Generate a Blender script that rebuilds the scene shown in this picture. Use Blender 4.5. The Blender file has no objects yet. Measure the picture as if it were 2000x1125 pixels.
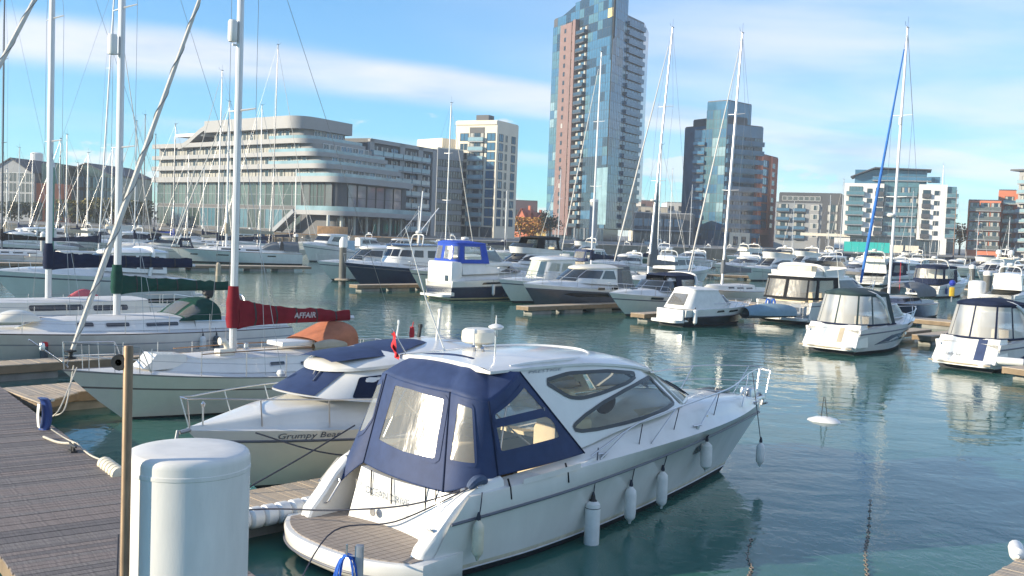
import bpy, math, random
from mathutils import Vector, Matrix
R = math.radians
random.seed(7)
scene = bpy.context.scene
col = scene.collection

# ---------------------------------------------------------------- camera
EYE, PITCH, ROLL, FOC = 5.0, math.atan(110 / 2000), R(2.2), 2000.0
_fw = Vector((0, math.cos(PITCH), -math.sin(PITCH)))
_r0 = Vector((1, 0, 0)); _u0 = Vector((0, math.sin(PITCH), math.cos(PITCH)))
_rt = _r0 * math.cos(ROLL) + _u0 * math.sin(ROLL)
_up = _u0 * math.cos(ROLL) - _r0 * math.sin(ROLL)
cam = bpy.data.cameras.new('camera'); camo = bpy.data.objects.new('camera', cam); col.objects.link(camo)
camo.matrix_world = Matrix(((_rt.x, _up.x, -_fw.x, 0), (_rt.y, _up.y, -_fw.y, 0), (_rt.z, _up.z, -_fw.z, EYE), (0, 0, 0, 1)))
cam.sensor_width = 36; cam.lens = 36 * FOC / 2000; cam.clip_start = 0.1; cam.clip_end = 20000
scene.camera = camo

def ray(u, v):
    return _fw + _rt * ((u - 1000) / FOC) + _up * ((562.5 - v) / FOC)
def spot(u, v, z=0.0):            # where a sight line meets the level z
    d = ray(u, v); t = (z - EYE) / d.z
    return (d.x * t, d.y * t)
def spot_far(u, v, y):            # where it meets the depth y
    d = ray(u, v); t = y / d.y
    return (d.x * t, y, EYE + d.z * t)

# ---------------------------------------------------------------- sky and sun
SUN_EL, SUN_DIR = R(15), Vector((-0.965, -0.26, 0))
world = bpy.data.worlds.new('World'); scene.world = world; world.use_nodes = True
nt = world.node_tree; nt.nodes.clear()
def wn(t, **k):
    n = nt.nodes.new(t)
    for a, b in k.items(): setattr(n, a, b)
    return n
sky = wn('ShaderNodeTexSky', sky_type='NISHITA', sun_disc=False, sun_elevation=SUN_EL, sun_rotation=math.atan2(SUN_DIR.x, SUN_DIR.y), air_density=1.0, dust_density=0.0, ozone_density=6.0)
geo = wn('ShaderNodeTexCoord'); sep = wn('ShaderNodeSeparateXYZ'); nt.links.new(geo.outputs['Generated'], sep.inputs[0])
def wmath(op, a, b=None, c=None, clamp=False):
    n = wn('ShaderNodeMath', operation=op); n.use_clamp = clamp
    for i, x in enumerate((a, b, c)):
        if x is None: continue
        if isinstance(x, (int, float)): n.inputs[i].default_value = x
        else: nt.links.new(x, n.inputs[i])
    return n.outputs[0]
zc = wmath('ADD', wmath('MAXIMUM', sep.outputs[2], 0.0), 0.10)
cx = wmath('DIVIDE', sep.outputs[0], zc); cy = wmath('DIVIDE', sep.outputs[1], zc)
def noise_at(sx, sy, ox, oy, scale, detail=6, rough=.55, dist=.0):
    cmb = wn('ShaderNodeCombineXYZ')
    nt.links.new(wmath('ADD', wmath('MULTIPLY', cx, sx), ox), cmb.inputs[0]); nt.links.new(wmath('ADD', wmath('MULTIPLY', cy, sy), oy), cmb.inputs[1])
    n = wn('ShaderNodeTexNoise'); n.inputs['Scale'].default_value = scale; n.inputs['Detail'].default_value = detail; n.inputs['Roughness'].default_value = rough; n.inputs['Distortion'].default_value = dist
    nt.links.new(cmb.outputs[0], n.inputs['Vector']); return n.outputs['Fac']
def ramp01(x, a, b):
    n = wn('ShaderNodeMapRange', interpolation_type='SMOOTHSTEP'); n.inputs['From Min'].default_value = a; n.inputs['From Max'].default_value = b
    nt.links.new(x, n.inputs['Value']); return n.outputs[0]
wob = wmath('MULTIPLY', wmath('SUBTRACT', noise_at(1, 1, 3, 1, .35, 4), .5), .55)
soft = ramp01(noise_at(1, 1.5, 0, 0, .55, 7, .58, .4), .30, .66)
# a long band of thin cloud that crosses from the left, and a broad thin sheet on the right
q = wmath('ADD', wmath('ADD', cy, wmath('MULTIPLY', cx, -.43)), wob)
band = wmath('MULTIPLY', ramp01(q, 3.82, 4.12), wmath('SUBTRACT', 1, ramp01(q, 4.4, 4.85)))
band = wmath('MULTIPLY', band, wmath('ADD', wmath('MULTIPLY', soft, .45), .55))
band2 = wmath('MULTIPLY', wmath('MULTIPLY', ramp01(q, 5.5, 5.8), wmath('SUBTRACT', 1, ramp01(q, 5.9, 6.3))), wmath('MULTIPLY', soft, .35))
sheet = wmath('MULTIPLY', ramp01(wmath('ADD', wmath('SUBTRACT', cx, wmath('MULTIPLY', wmath('MAXIMUM', wmath('SUBTRACT', cy, 3.5), 0), .35)), wmath('MULTIPLY', wob, 1.6)), -.75, .8), wmath('ADD', wmath('MULTIPLY', soft, .62), .30))
scud = ramp01(noise_at(1, 2.2, 2.2, 5.1, .8, 6, .6, .3), .56, .76)
zz_ = sep.outputs[2]
# small heaped clouds low over the roofs
az = wmath('ARCTAN2', sep.outputs[0], sep.outputs[1])
def low_noise(sx, sz, scale, ox):
    cmb = wn('ShaderNodeCombineXYZ'); nt.links.new(wmath('ADD', wmath('MULTIPLY', az, sx), ox), cmb.inputs[0]); nt.links.new(wmath('MULTIPLY', zz_, sz), cmb.inputs[1])
    n = wn('ShaderNodeTexNoise'); n.inputs['Scale'].default_value = scale; n.inputs['Detail'].default_value = 6; n.inputs['Roughness'].default_value = .55
    nt.links.new(cmb.outputs[0], n.inputs['Vector']); return n.outputs['Fac']
heap = wmath('MULTIPLY', ramp01(wmath('SUBTRACT', low_noise(4.5, 10, 2.2, 3.3), wmath('MULTIPLY', zz_, 2.2)), .40, .47), .6)
cl = wmath('MAXIMUM', wmath('MAXIMUM', wmath('MULTIPLY', band, .80), wmath('MULTIPLY', sheet, .66)), wmath('MAXIMUM', wmath('MAXIMUM', band2, heap), wmath('MULTIPLY', scud, .10)), clamp=True)
shade = wn('ShaderNodeMixRGB'); nt.links.new(ramp01(noise_at(1, 1.2, 5, 9, 1.1, 5, .5), .42, .68), shade.inputs[0])
shade.inputs[1].default_value = (6.5, 6.15, 6.3, 1); shade.inputs[2].default_value = (3.9, 4.5, 5.6, 1)
tint = wn('ShaderNodeMixRGB', blend_type='MULTIPLY'); tint.inputs[0].default_value = 1; nt.links.new(sky.outputs[0], tint.inputs[1]); tint.inputs[2].default_value = (1.04, 1.42, 1.42, 1)
mixc = wn('ShaderNodeMixRGB'); nt.links.new(cl, mixc.inputs[0]); nt.links.new(tint.outputs[0], mixc.inputs[1]); nt.links.new(shade.outputs[0], mixc.inputs[2])
bg = wn('ShaderNodeBackground'); nt.links.new(mixc.outputs[0], bg.inputs[0]); bg.inputs[1].default_value = 0.10
out = wn('ShaderNodeOutputWorld'); nt.links.new(bg.outputs[0], out.inputs[0])

sun = bpy.data.lights.new('sun', 'SUN'); sun.energy = 5.0; sun.angle = R(0.53); sun.color = (1.0, 0.87, 0.66)
suno = bpy.data.objects.new('sun', sun); col.objects.link(suno)
sd = SUN_DIR.normalized() * math.cos(SUN_EL) + Vector((0, 0, math.sin(SUN_EL)))
suno.rotation_euler = sd.to_track_quat('Z', 'Y').to_euler(); suno.location = (-60, -20, 60)
scene.view_settings.view_transform = 'Standard'; scene.view_settings.look = 'None'
scene.view_settings.exposure = 0.88; scene.view_settings.gamma = 1; scene.view_settings.use_curve_mapping = False
scene.render.resolution_x = 1024; scene.render.resolution_y = 576
try:
    scene.cycles.max_bounces = 8; scene.cycles.transparent_max_bounces = 12; scene.cycles.caustics_reflective = False; scene.cycles.caustics_refractive = False
except Exception: pass

# ---------------------------------------------------------------- materials
MATS = {}
def mat(name, rgb, rough=.5, metal=0.0, var=.12, scale=3.0, coat=0.0, spec=.5, bump=0.0, bscale=40, streak=None, tone=None):
    if name in MATS: return MATS[name]
    m = bpy.data.materials.new(name); m.use_nodes = True; t = m.node_tree; b = t.nodes['Principled BSDF']
    b.inputs['Roughness'].default_value = rough; b.inputs['Metallic'].default_value = metal
    b.inputs['Coat Weight'].default_value = coat; b.inputs['Coat Roughness'].default_value = .08; b.inputs['Specular IOR Level'].default_value = spec
    tc = t.nodes.new('ShaderNodeTexCoord'); n = t.nodes.new('ShaderNodeTexNoise'); n.inputs['Scale'].default_value = scale; n.inputs['Detail'].default_value = 6; n.inputs['Roughness'].default_value = .6
    src = tc.outputs['Object']
    if streak:
        mp = t.nodes.new('ShaderNodeMapping'); mp.inputs['Scale'].default_value = streak; t.links.new(src, mp.inputs[0]); src = mp.outputs[0]
    t.links.new(src, n.inputs['Vector'])
    mx = t.nodes.new('ShaderNodeMixRGB'); lo = tone or [c * (1 - var) for c in rgb]; hi = [min(1, c * (1 + var)) for c in rgb]
    mx.inputs[1].default_value = (*lo, 1); mx.inputs[2].default_value = (*hi, 1)
    mr = t.nodes.new('ShaderNodeMapRange'); mr.inputs['From Min'].default_value = .3; mr.inputs['From Max'].default_value = .7
    t.links.new(n.outputs['Fac'], mr.inputs['Value']); t.links.new(mr.outputs[0], mx.inputs[0]); t.links.new(mx.outputs[0], b.inputs['Base Color'])
    if bump:
        n2 = t.nodes.new('ShaderNodeTexNoise'); n2.inputs['Scale'].default_value = bscale; n2.inputs['Detail'].default_value = 4; t.links.new(src, n2.inputs['Vector'])
        bp = t.nodes.new('ShaderNodeBump'); bp.inputs['Strength'].default_value = bump; bp.inputs['Distance'].default_value = .02; t.links.new(n2.outputs['Fac'], bp.inputs['Height']); t.links.new(bp.outputs[0], b.inputs['Normal'])
    MATS[name] = m; return m
def glassy(name, tint, haze=0.0, hazecol=(.8, .8, .75), rough=.03, bump=0.0, bscale=3.0, ior=1.5, streak=(1, 1, 1)):
    """clear sheet: tinted see-through plus mirror by Fresnel, with an optional milky film"""
    if name in MATS: return MATS[name]
    m = bpy.data.materials.new(name); m.use_nodes = True; t = m.node_tree; t.nodes.clear()
    o = t.nodes.new('ShaderNodeOutputMaterial'); tr = t.nodes.new('ShaderNodeBsdfTransparent'); tr.inputs[0].default_value = (*tint, 1)
    gl = t.nodes.new('ShaderNodeBsdfGlossy'); gl.inputs['Roughness'].default_value = rough
    fr = t.nodes.new('ShaderNodeFresnel'); fr.inputs['IOR'].default_value = ior
    mx = t.nodes.new('ShaderNodeMixShader'); t.links.new(fr.outputs[0], mx.inputs[0])
    base = tr.outputs[0]
    if haze:
        df = t.nodes.new('ShaderNodeBsdfDiffuse'); df.inputs[0].default_value = (*hazecol, 1)
        hz = t.nodes.new('ShaderNodeMixShader'); hz.inputs[0].default_value = haze; t.links.new(base, hz.inputs[1]); t.links.new(df.outputs[0], hz.inputs[2]); base = hz.outputs[0]
    t.links.new(base, mx.inputs[1]); t.links.new(gl.outputs[0], mx.inputs[2]); t.links.new(mx.outputs[0], o.inputs[0])
    if bump:
        tc = t.nodes.new('ShaderNodeTexCoord'); mp = t.nodes.new('ShaderNodeMapping'); mp.inputs['Scale'].default_value = streak
        n2 = t.nodes.new('ShaderNodeTexNoise'); n2.inputs['Scale'].default_value = bscale; n2.inputs['Detail'].default_value = 3; t.links.new(tc.outputs['Object'], mp.inputs[0]); t.links.new(mp.outputs[0], n2.inputs['Vector'])
        bp = t.nodes.new('ShaderNodeBump'); bp.inputs['Strength'].default_value = bump; bp.inputs['Distance'].default_value = .03; t.links.new(n2.outputs['Fac'], bp.inputs['Height'])
        t.links.new(bp.outputs[0], gl.inputs['Normal']); t.links.new(bp.outputs[0], fr.inputs['Normal'])
    MATS[name] = m; return m

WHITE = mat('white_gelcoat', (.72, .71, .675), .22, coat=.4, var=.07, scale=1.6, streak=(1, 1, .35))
STAIN = mat('stained_gelcoat', (.60, .55, .42), .4, coat=.1, var=.16, scale=5, streak=(1, 1, .3))
CREAM = mat('cream_gelcoat', (.74, .69, .58), .3, coat=.2, var=.06, scale=1.2)
SHELL = mat('matt_deck_white', (.72, .70, .66), .55, var=.07, scale=2.5, bump=.1, bscale=90)
NAVYH = mat('navy_gelcoat', (.018, .03, .075), .15, coat=.5, var=.15)
GREYH = mat('slate_gelcoat', (.07, .085, .11), .2, coat=.4, var=.1)
BLACKH = mat('black_gelcoat', (.012, .014, .02), .18, coat=.4, var=.1)
GREENH = mat('green_gelcoat', (.05, .12, .11), .25, coat=.3)
ANTIF = mat('antifoul_blue_black', (.012, .016, .024), .7, var=.3, scale=5)
ANTIR = mat('antifoul_red', (.12, .03, .025), .7, var=.3, scale=5)
BLUEC = mat('blue_canvas', (.034, .054, .125), .6, var=.15, scale=4, bump=.25, bscale=5, spec=.2)
RBLUEC = mat('royal_blue_canvas', (.03, .08, .42), .85, var=.12, scale=4, bump=.2, bscale=5, spec=.2)
NAVYC = mat('navy_canvas', (.012, .02, .05), .85, var=.2, scale=4, bump=.25, bscale=5, spec=.2)
BLACKC = mat('black_canvas', (.012, .013, .016), .8, var=.2, bump=.2, bscale=5, spec=.2)
GREYC = mat('grey_canvas', (.16, .17, .18), .85, var=.12, bump=.25, bscale=5, spec=.2)
GREENC = mat('dark_green_canvas', (.008, .055, .042), .85, var=.2, bump=.3, bscale=5, spec=.2)
REDC = mat('maroon_canvas', (.19, .012, .022), .85, var=.2, bump=.35, bscale=6, spec=.2)
ORANGEC = mat('terracotta_canvas', (.42, .155, .085), .85, var=.15, bump=.25, bscale=5, spec=.2)
TANC = mat('tan_canvas', (.42, .36, .27), .85, var=.15, bump=.25, bscale=5, spec=.2)
WHITEC = mat('white_canvas', (.74, .73, .70), .8, var=.08, bump=.25, bscale=5, spec=.2)
SAILC = mat('furled_sailcloth', (.60, .57, .52), .8, var=.18, scale=2.5, bump=.4, bscale=9, streak=(9, 9, 1.2))
BLUESAIL = mat('blue_sail_strip', (.03, .15, .46), .8, var=.12)
STEEL = mat('stainless_steel', (.60, .60, .60), .32, 1.0, var=.05)
ALLOY = mat('anodised_alloy', (.60, .60, .60), .42, .55, var=.06, scale=1)
WMAST = mat('white_painted_alloy', (.74, .74, .74), .4, var=.05)
DMAST = mat('dark_anodised_mast', (.10, .11, .13), .4, .4, var=.1)
WIRE = mat('rigging_wire', (.33, .33, .34), .35, .8, var=.05)
ROPEB = mat('dark_rope', (.035, .04, .06), .9, var=.25, scale=30)
ROPEW = mat('pale_rope', (.52, .48, .40), .9, var=.25, scale=30)
ROPEBL = mat('blue_rope', (.02, .12, .50), .85, var=.2, scale=20)
RUBBER = mat('black_rubber', (.02, .02, .022), .6, var=.2)
FENDW = mat('white_fender_vinyl', (.70, .70, .68), .4, var=.08, scale=8)
FENDC = mat('cream_fender_vinyl', (.66, .60, .46), .45, var=.12, scale=8)
FENDB = mat('blue_fender_vinyl', (.02, .05, .20), .4, var=.1)
FENDD = mat('dark_fender_vinyl', (.05, .07, .09), .5, var=.1)
DKGLASS = mat('dark_tinted_glass', (.012, .014, .018), .04, var=.2, spec=.8)
BLGLASS = mat('smoked_window', (.03, .04, .05), .05, var=.2, spec=.7)
INTER = mat('cream_upholstery', (.74, .62, .43), .7, var=.1, bump=.15, bscale=12)
WOODD = mat('varnished_teak', (.30, .16, .07), .35, var=.25, scale=3, streak=(1, 8, 8), coat=.2)
RED = mat('red_cloth', (.55, .02, .03), .8, var=.12)
PAINTBL = mat('pale_blue_paint', (.30, .45, .55), .5, var=.08)
YELLOW = mat('yellow_plastic', (.75, .45, .03), .5, var=.1)
TEXTD = mat('dark_lettering', (.10, .12, .16), .6, var=.05)
TEXTW = mat('white_lettering', (.75, .75, .75), .7, var=.05)
VINYL = glassy('clear_vinyl_window', (.93, .93, .90), haze=.16, hazecol=(.80, .78, .72), rough=.24, bump=.5, bscale=2.2, streak=(2.5, 2.5, .7))
CGLASS = glassy('green_tinted_glass', (.90, .95, .90), haze=.02, rough=.02, ior=1.4)
VINYL2 = glassy('milky_vinyl_window', (.93, .93, .90), haze=.42, hazecol=(.84, .82, .76), rough=.28, bump=.5, bscale=2.2, streak=(2.5, 2.5, .7))
# ---------------------------------------------------------------- object helpers
def tag(o, label=None, cat=None, group=None, kind=None):
    if label: o['label'] = label
    if cat: o['category'] = cat
    if group: o['group'] = group
    if kind: o['kind'] = kind
    return o
def thing(name, label, cat, loc=(0, 0, 0), rz=0.0, group=None):
    o = bpy.data.objects.new(name, None); o.empty_display_size = .3; col.objects.link(o)
    o.location = loc; o.rotation_euler = (0, 0, rz); return tag(o, label, cat, group)
def link(name, me, parent=None, loc=None, rot=None):
    o = bpy.data.objects.new(name, me); col.objects.link(o)
    if parent is not None: o.parent = parent
    if loc is not None: o.location = loc
    if rot is not None: o.rotation_euler = rot
    return o
def lerp(a, b, t): return a + (b - a) * t
def vl(a, b, t): return tuple(x + (y - x) * t for x, y in zip(a, b))
def interp(x, xs, ys):
    if x <= xs[0]: return ys[0]
    for i in range(1, len(xs)):
        if x <= xs[i]: return lerp(ys[i - 1], ys[i], (x - xs[i - 1]) / (xs[i] - xs[i - 1]))
    return ys[-1]
def smooth_interp(x, xs, ys):
    if x <= xs[0]: return ys[0]
    if x >= xs[-1]: return ys[-1]
    n = len(xs)
    for i in range(1, n):
        if x <= xs[i]:
            h = xs[i] - xs[i - 1]; t = (x - xs[i - 1]) / h
            m0 = (ys[i] - ys[i - 2]) / (xs[i] - xs[i - 2]) * h if i > 1 else (ys[i] - ys[i - 1])
            m1 = (ys[i + 1] - ys[i - 1]) / (xs[i + 1] - xs[i - 1]) * h if i < n - 1 else (ys[i] - ys[i - 1])
            t2, t3 = t * t, t * t * t
            return (2 * t3 - 3 * t2 + 1) * ys[i - 1] + (t3 - 2 * t2 + t) * m0 + (-2 * t3 + 3 * t2) * ys[i] + (t3 - t2) * m1
def curve_pts(pts, n):
    """smooth curve through points (Catmull-Rom), n samples"""
    out = []; m = len(pts) - 1
    for k in range(n):
        f = k / (n - 1) * m; i = min(int(f), m - 1); t = f - i
        p = [Vector(pts[max(0, min(m, i + j)) ]) for j in (-1, 0, 1, 2)]
        out.append(.5 * ((2 * p[1]) + (p[2] - p[0]) * t + (2 * p[0] - 5 * p[1] + 4 * p[2] - p[3]) * t * t + (3 * p[1] - p[0] - 3 * p[2] + p[3]) * t ** 3))
    return out

class MB:
    def __init__(s): s.v = []; s.f = []; s.m = []; s.mi = 0
    def add(s, p): s.v.append(tuple(p)); return len(s.v) - 1
    def face(s, idx): s.f.append(tuple(idx)); s.m.append(s.mi)
    def poly(s, pts): s.face([s.add(p) for p in pts])
    def box(s, x0, x1, y0, y1, z0, z1):
        b = len(s.v)
        s.v += [(x0, y0, z0), (x1, y0, z0), (x1, y1, z0), (x0, y1, z0), (x0, y0, z1), (x1, y0, z1), (x1, y1, z1), (x0, y1, z1)]
        for f in ((0, 3, 2, 1), (4, 5, 6, 7), (0, 1, 5, 4), (1, 2, 6, 5), (2, 3, 7, 6), (3, 0, 4, 7)): s.face([b + i for i in f])
        return s
    def rbox(s, x0, x1, y0, y1, z0, z1, r=.03):
        """box with softened upright and top edges"""
        def ring(i, z):
            a, b_, c, d = x0 + i, x1 - i, y0 + i, y1 - i; k = max(r - i, .001)
            return [(a + k, c, z), (b_ - k, c, z), (b_ - k * .3, c + k * .3, z), (b_, c + k, z), (b_, d - k, z), (b_ - k * .3, d - k * .3, z), (b_ - k, d, z), (a + k, d, z), (a + k * .3, d - k * .3, z), (a, d - k, z), (a, c + k, z), (a + k * .3, c + k * .3, z)]
        s.loft([ring(0, z0), ring(0, z1 - r), ring(r * .3, z1 - r * .3), ring(r, z1)], True, True, True); return s
    def obox(s, c, ax, ay, az):
        c, ax, ay, az = Vector(c), Vector(ax), Vector(ay), Vector(az); b = len(s.v)
        for k in ((-1, -1, -1), (1, -1, -1), (1, 1, -1), (-1, 1, -1), (-1, -1, 1), (1, -1, 1), (1, 1, 1), (-1, 1, 1)): s.v.append(tuple(c + ax * k[0] + ay * k[1] + az * k[2]))
        for f in ((0, 3, 2, 1), (4, 5, 6, 7), (0, 1, 5, 4), (1, 2, 6, 5), (2, 3, 7, 6), (3, 0, 4, 7)): s.face([b + i for i in f])
        return s
    def bar(s, a, b, w, h=None):
        a, b = Vector(a), Vector(b); d = (b - a); L = d.length; d.normalize(); ref = Vector((0, 0, 1)) if abs(d.z) < .95 else Vector((1, 0, 0))
        x = d.cross(ref).normalized(); y = x.cross(d)
        return s.obox((a + b) / 2, d * (L / 2), x * (w / 2), y * ((h or w) / 2))
    def loft(s, rings, closed=True, cap0=False, cap1=False, mats=None):
        n = len(rings[0]); ids = [[s.add(p) for p in r] for r in rings]; keep = s.mi
        for i in range(len(rings) - 1):
            if mats: s.mi = mats[i]
            for j in range(n if closed else n - 1):
                k = (j + 1) % n; s.face((ids[i][j], ids[i][k], ids[i + 1][k], ids[i + 1][j]))
        s.mi = keep
        if cap0: s.face(list(reversed(ids[0])))
        if cap1: s.face(ids[-1])
        return s
    def grid(s, fn, nu, nv, skip=None, matfn=None):
        ids = [[s.add(fn(i / nu, j / nv)) for j in range(nv + 1)] for i in range(nu + 1)]
        for i in range(nu):
            for j in range(nv):
                if skip and skip((i + .5) / nu, (j + .5) / nv): continue
                if matfn: s.mi = matfn((i + .5) / nu, (j + .5) / nv)
                s.face((ids[i][j], ids[i + 1][j], ids[i + 1][j + 1], ids[i][j + 1]))
        return s
    def tube(s, pts, r, n=6, cap=True):
        pts = [Vector(p) for p in pts]; rs = r if isinstance(r, (list, tuple)) else [r] * len(pts); rings = []
        up = None
        for i, p in enumerate(pts):
            d = (pts[min(i + 1, len(pts) - 1)] - pts[max(i - 1, 0)])
            if d.length < 1e-9: d = Vector((0, 0, 1))
            d.normalize()
            if up is None:
                ref = Vector((0, 0, 1)) if abs(d.z) < .9 else Vector((1, 0, 0)); up = d.cross(ref).normalized()
            up = (up - d * up.dot(d))
            if up.length < 1e-6: up = d.orthogonal()
            up.normalize(); w = d.cross(up)
            rings.append([p + (up * math.cos(2 * math.pi * k / n) + w * math.sin(2 * math.pi * k / n)) * rs[i] for k in range(n)])
        return s.loft(rings, True, cap, cap)
    def lathe(s, prof, n=12, c=(0, 0, 0), axis='z'):
        rings = []
        for r, h in prof:
            ring = []
            for k in range(n):
                a = 2 * math.pi * k / n; x, y = r * math.cos(a), r * math.sin(a)
                ring.append((c[0] + x, c[1] + y, c[2] + h) if axis == 'z' else (c[0] + h, c[1] + x, c[2] + y) if axis == 'x' else (c[0] + y, c[1] + h, c[2] + x))
            rings.append(ring)
        return s.loft(rings, True, prof[0][0] > 1e-4, prof[-1][0] > 1e-4)
    def prism(s, poly, z0, z1):
        return s.loft([[(p[0], p[1], z0) for p in poly], [(p[0], p[1], z1) for p in poly]], True, True, True)
    def mesh(s, name, mats, angle=35):
        me = bpy.data.meshes.new(name); me.from_pydata(s.v, [], s.f)
        for m in (mats if isinstance(mats, (list, tuple)) else [mats]): me.materials.append(m)
        if any(s.m): me.polygons.foreach_set('material_index', s.m)
        me.update()
        if angle:
            me.polygons.foreach_set('use_smooth', [True] * len(me.polygons))
            try: me.set_sharp_from_angle(angle=R(angle))
            except Exception: pass
        return me
    def build(s, name, mats, parent=None, angle=35, loc=None):
        return link(name, s.mesh(name, mats, angle), parent, loc)

import bmesh as _bm
def fix_normals(o):
    b = _bm.new(); b.from_mesh(o.data); _bm.ops.recalc_face_normals(b, faces=b.faces); b.to_mesh(o.data); b.free(); return o

def inpoly(x, y, P_):
    c = False; n = len(P_); j = n - 1
    for i in range(n):
        if (P_[i][1] > y) != (P_[j][1] > y) and x < (P_[j][0] - P_[i][0]) * (y - P_[i][1]) / (P_[j][1] - P_[i][1]) + P_[i][0]: c = not c
        j = i
    return c
def refine(P_, step=.15, closed=True):
    out = []; n = len(P_)
    for i in range(n if closed else n - 1):
        a, b = P_[i], P_[(i + 1) % n]; k = max(1, int(math.dist(a, b) / step))
        out += [vl(a, b, j / k) for j in range(k)]
    if not closed: out.append(P_[-1])
    return out
def rounded(P_, r=.08, n=3):
    out = []; m = len(P_)
    for i in range(m):
        p, a, b = Vector(P_[i]), Vector(P_[i - 1]), Vector(P_[(i + 1) % m])
        k = min(r, (a - p).length * .45, (b - p).length * .45); A = p + (a - p).normalized() * k; B = p + (b - p).normalized() * k
        for j in range(n + 1):
            t = j / n; out.append(tuple(A * (1 - t) ** 2 + p * 2 * t * (1 - t) + B * t * t))
    return out
def grow(P_, d):
    cx_ = sum(p[0] for p in P_) / len(P_); cy_ = sum(p[1] for p in P_) / len(P_)
    ar = sum(P_[i - 1][0] * P_[i][1] - P_[i][0] * P_[i - 1][1] for i in range(len(P_)))
    sgn = 1 if ar > 0 else -1; out = []
    for i in range(len(P_)):
        a, b = Vector(P_[i - 1]), Vector(P_[(i + 1) % len(P_)]); t = (b - a)
        if t.length < 1e-9: out.append(P_[i]); continue
        t.normalize(); out.append((P_[i][0] + t.y * d * sgn, P_[i][1] - t.x * d * sgn))
    return out
def patch(mb, P_, fn, rings=3, step=.15):
    """fill an outline (2-D) with a sheet laid on the surface fn(a, b) -> point"""
    P_ = refine(P_, step); cxy = (sum(p[0] for p in P_) / len(P_), sum(p[1] for p in P_) / len(P_))
    prev = [mb.add(fn(*p)) for p in P_]
    for k in range(1, rings + 1):
        if k == rings:
            c = mb.add(fn(*cxy))
            for i in range(len(P_)): mb.face((prev[i], prev[(i + 1) % len(P_)], c))
        else:
            t = k / rings; cur = [mb.add(fn(*vl(p, cxy, t))) for p in P_]
            for i in range(len(P_)): j = (i + 1) % len(P_); mb.face((prev[i], prev[j], cur[j], cur[i]))
            prev = cur
def border(mb, P_, fn, w, fn2=None, step=.15):
    """a strip of width w round the outline"""
    P_ = refine(P_, step); O_ = grow(P_, w); n = len(P_)
    A = [mb.add(fn(*p)) for p in P_]; B = [mb.add(fn(*p)) for p in O_]
    for i in range(n): j = (i + 1) % n; mb.face((A[i], A[j], B[j], B[i]))

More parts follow.
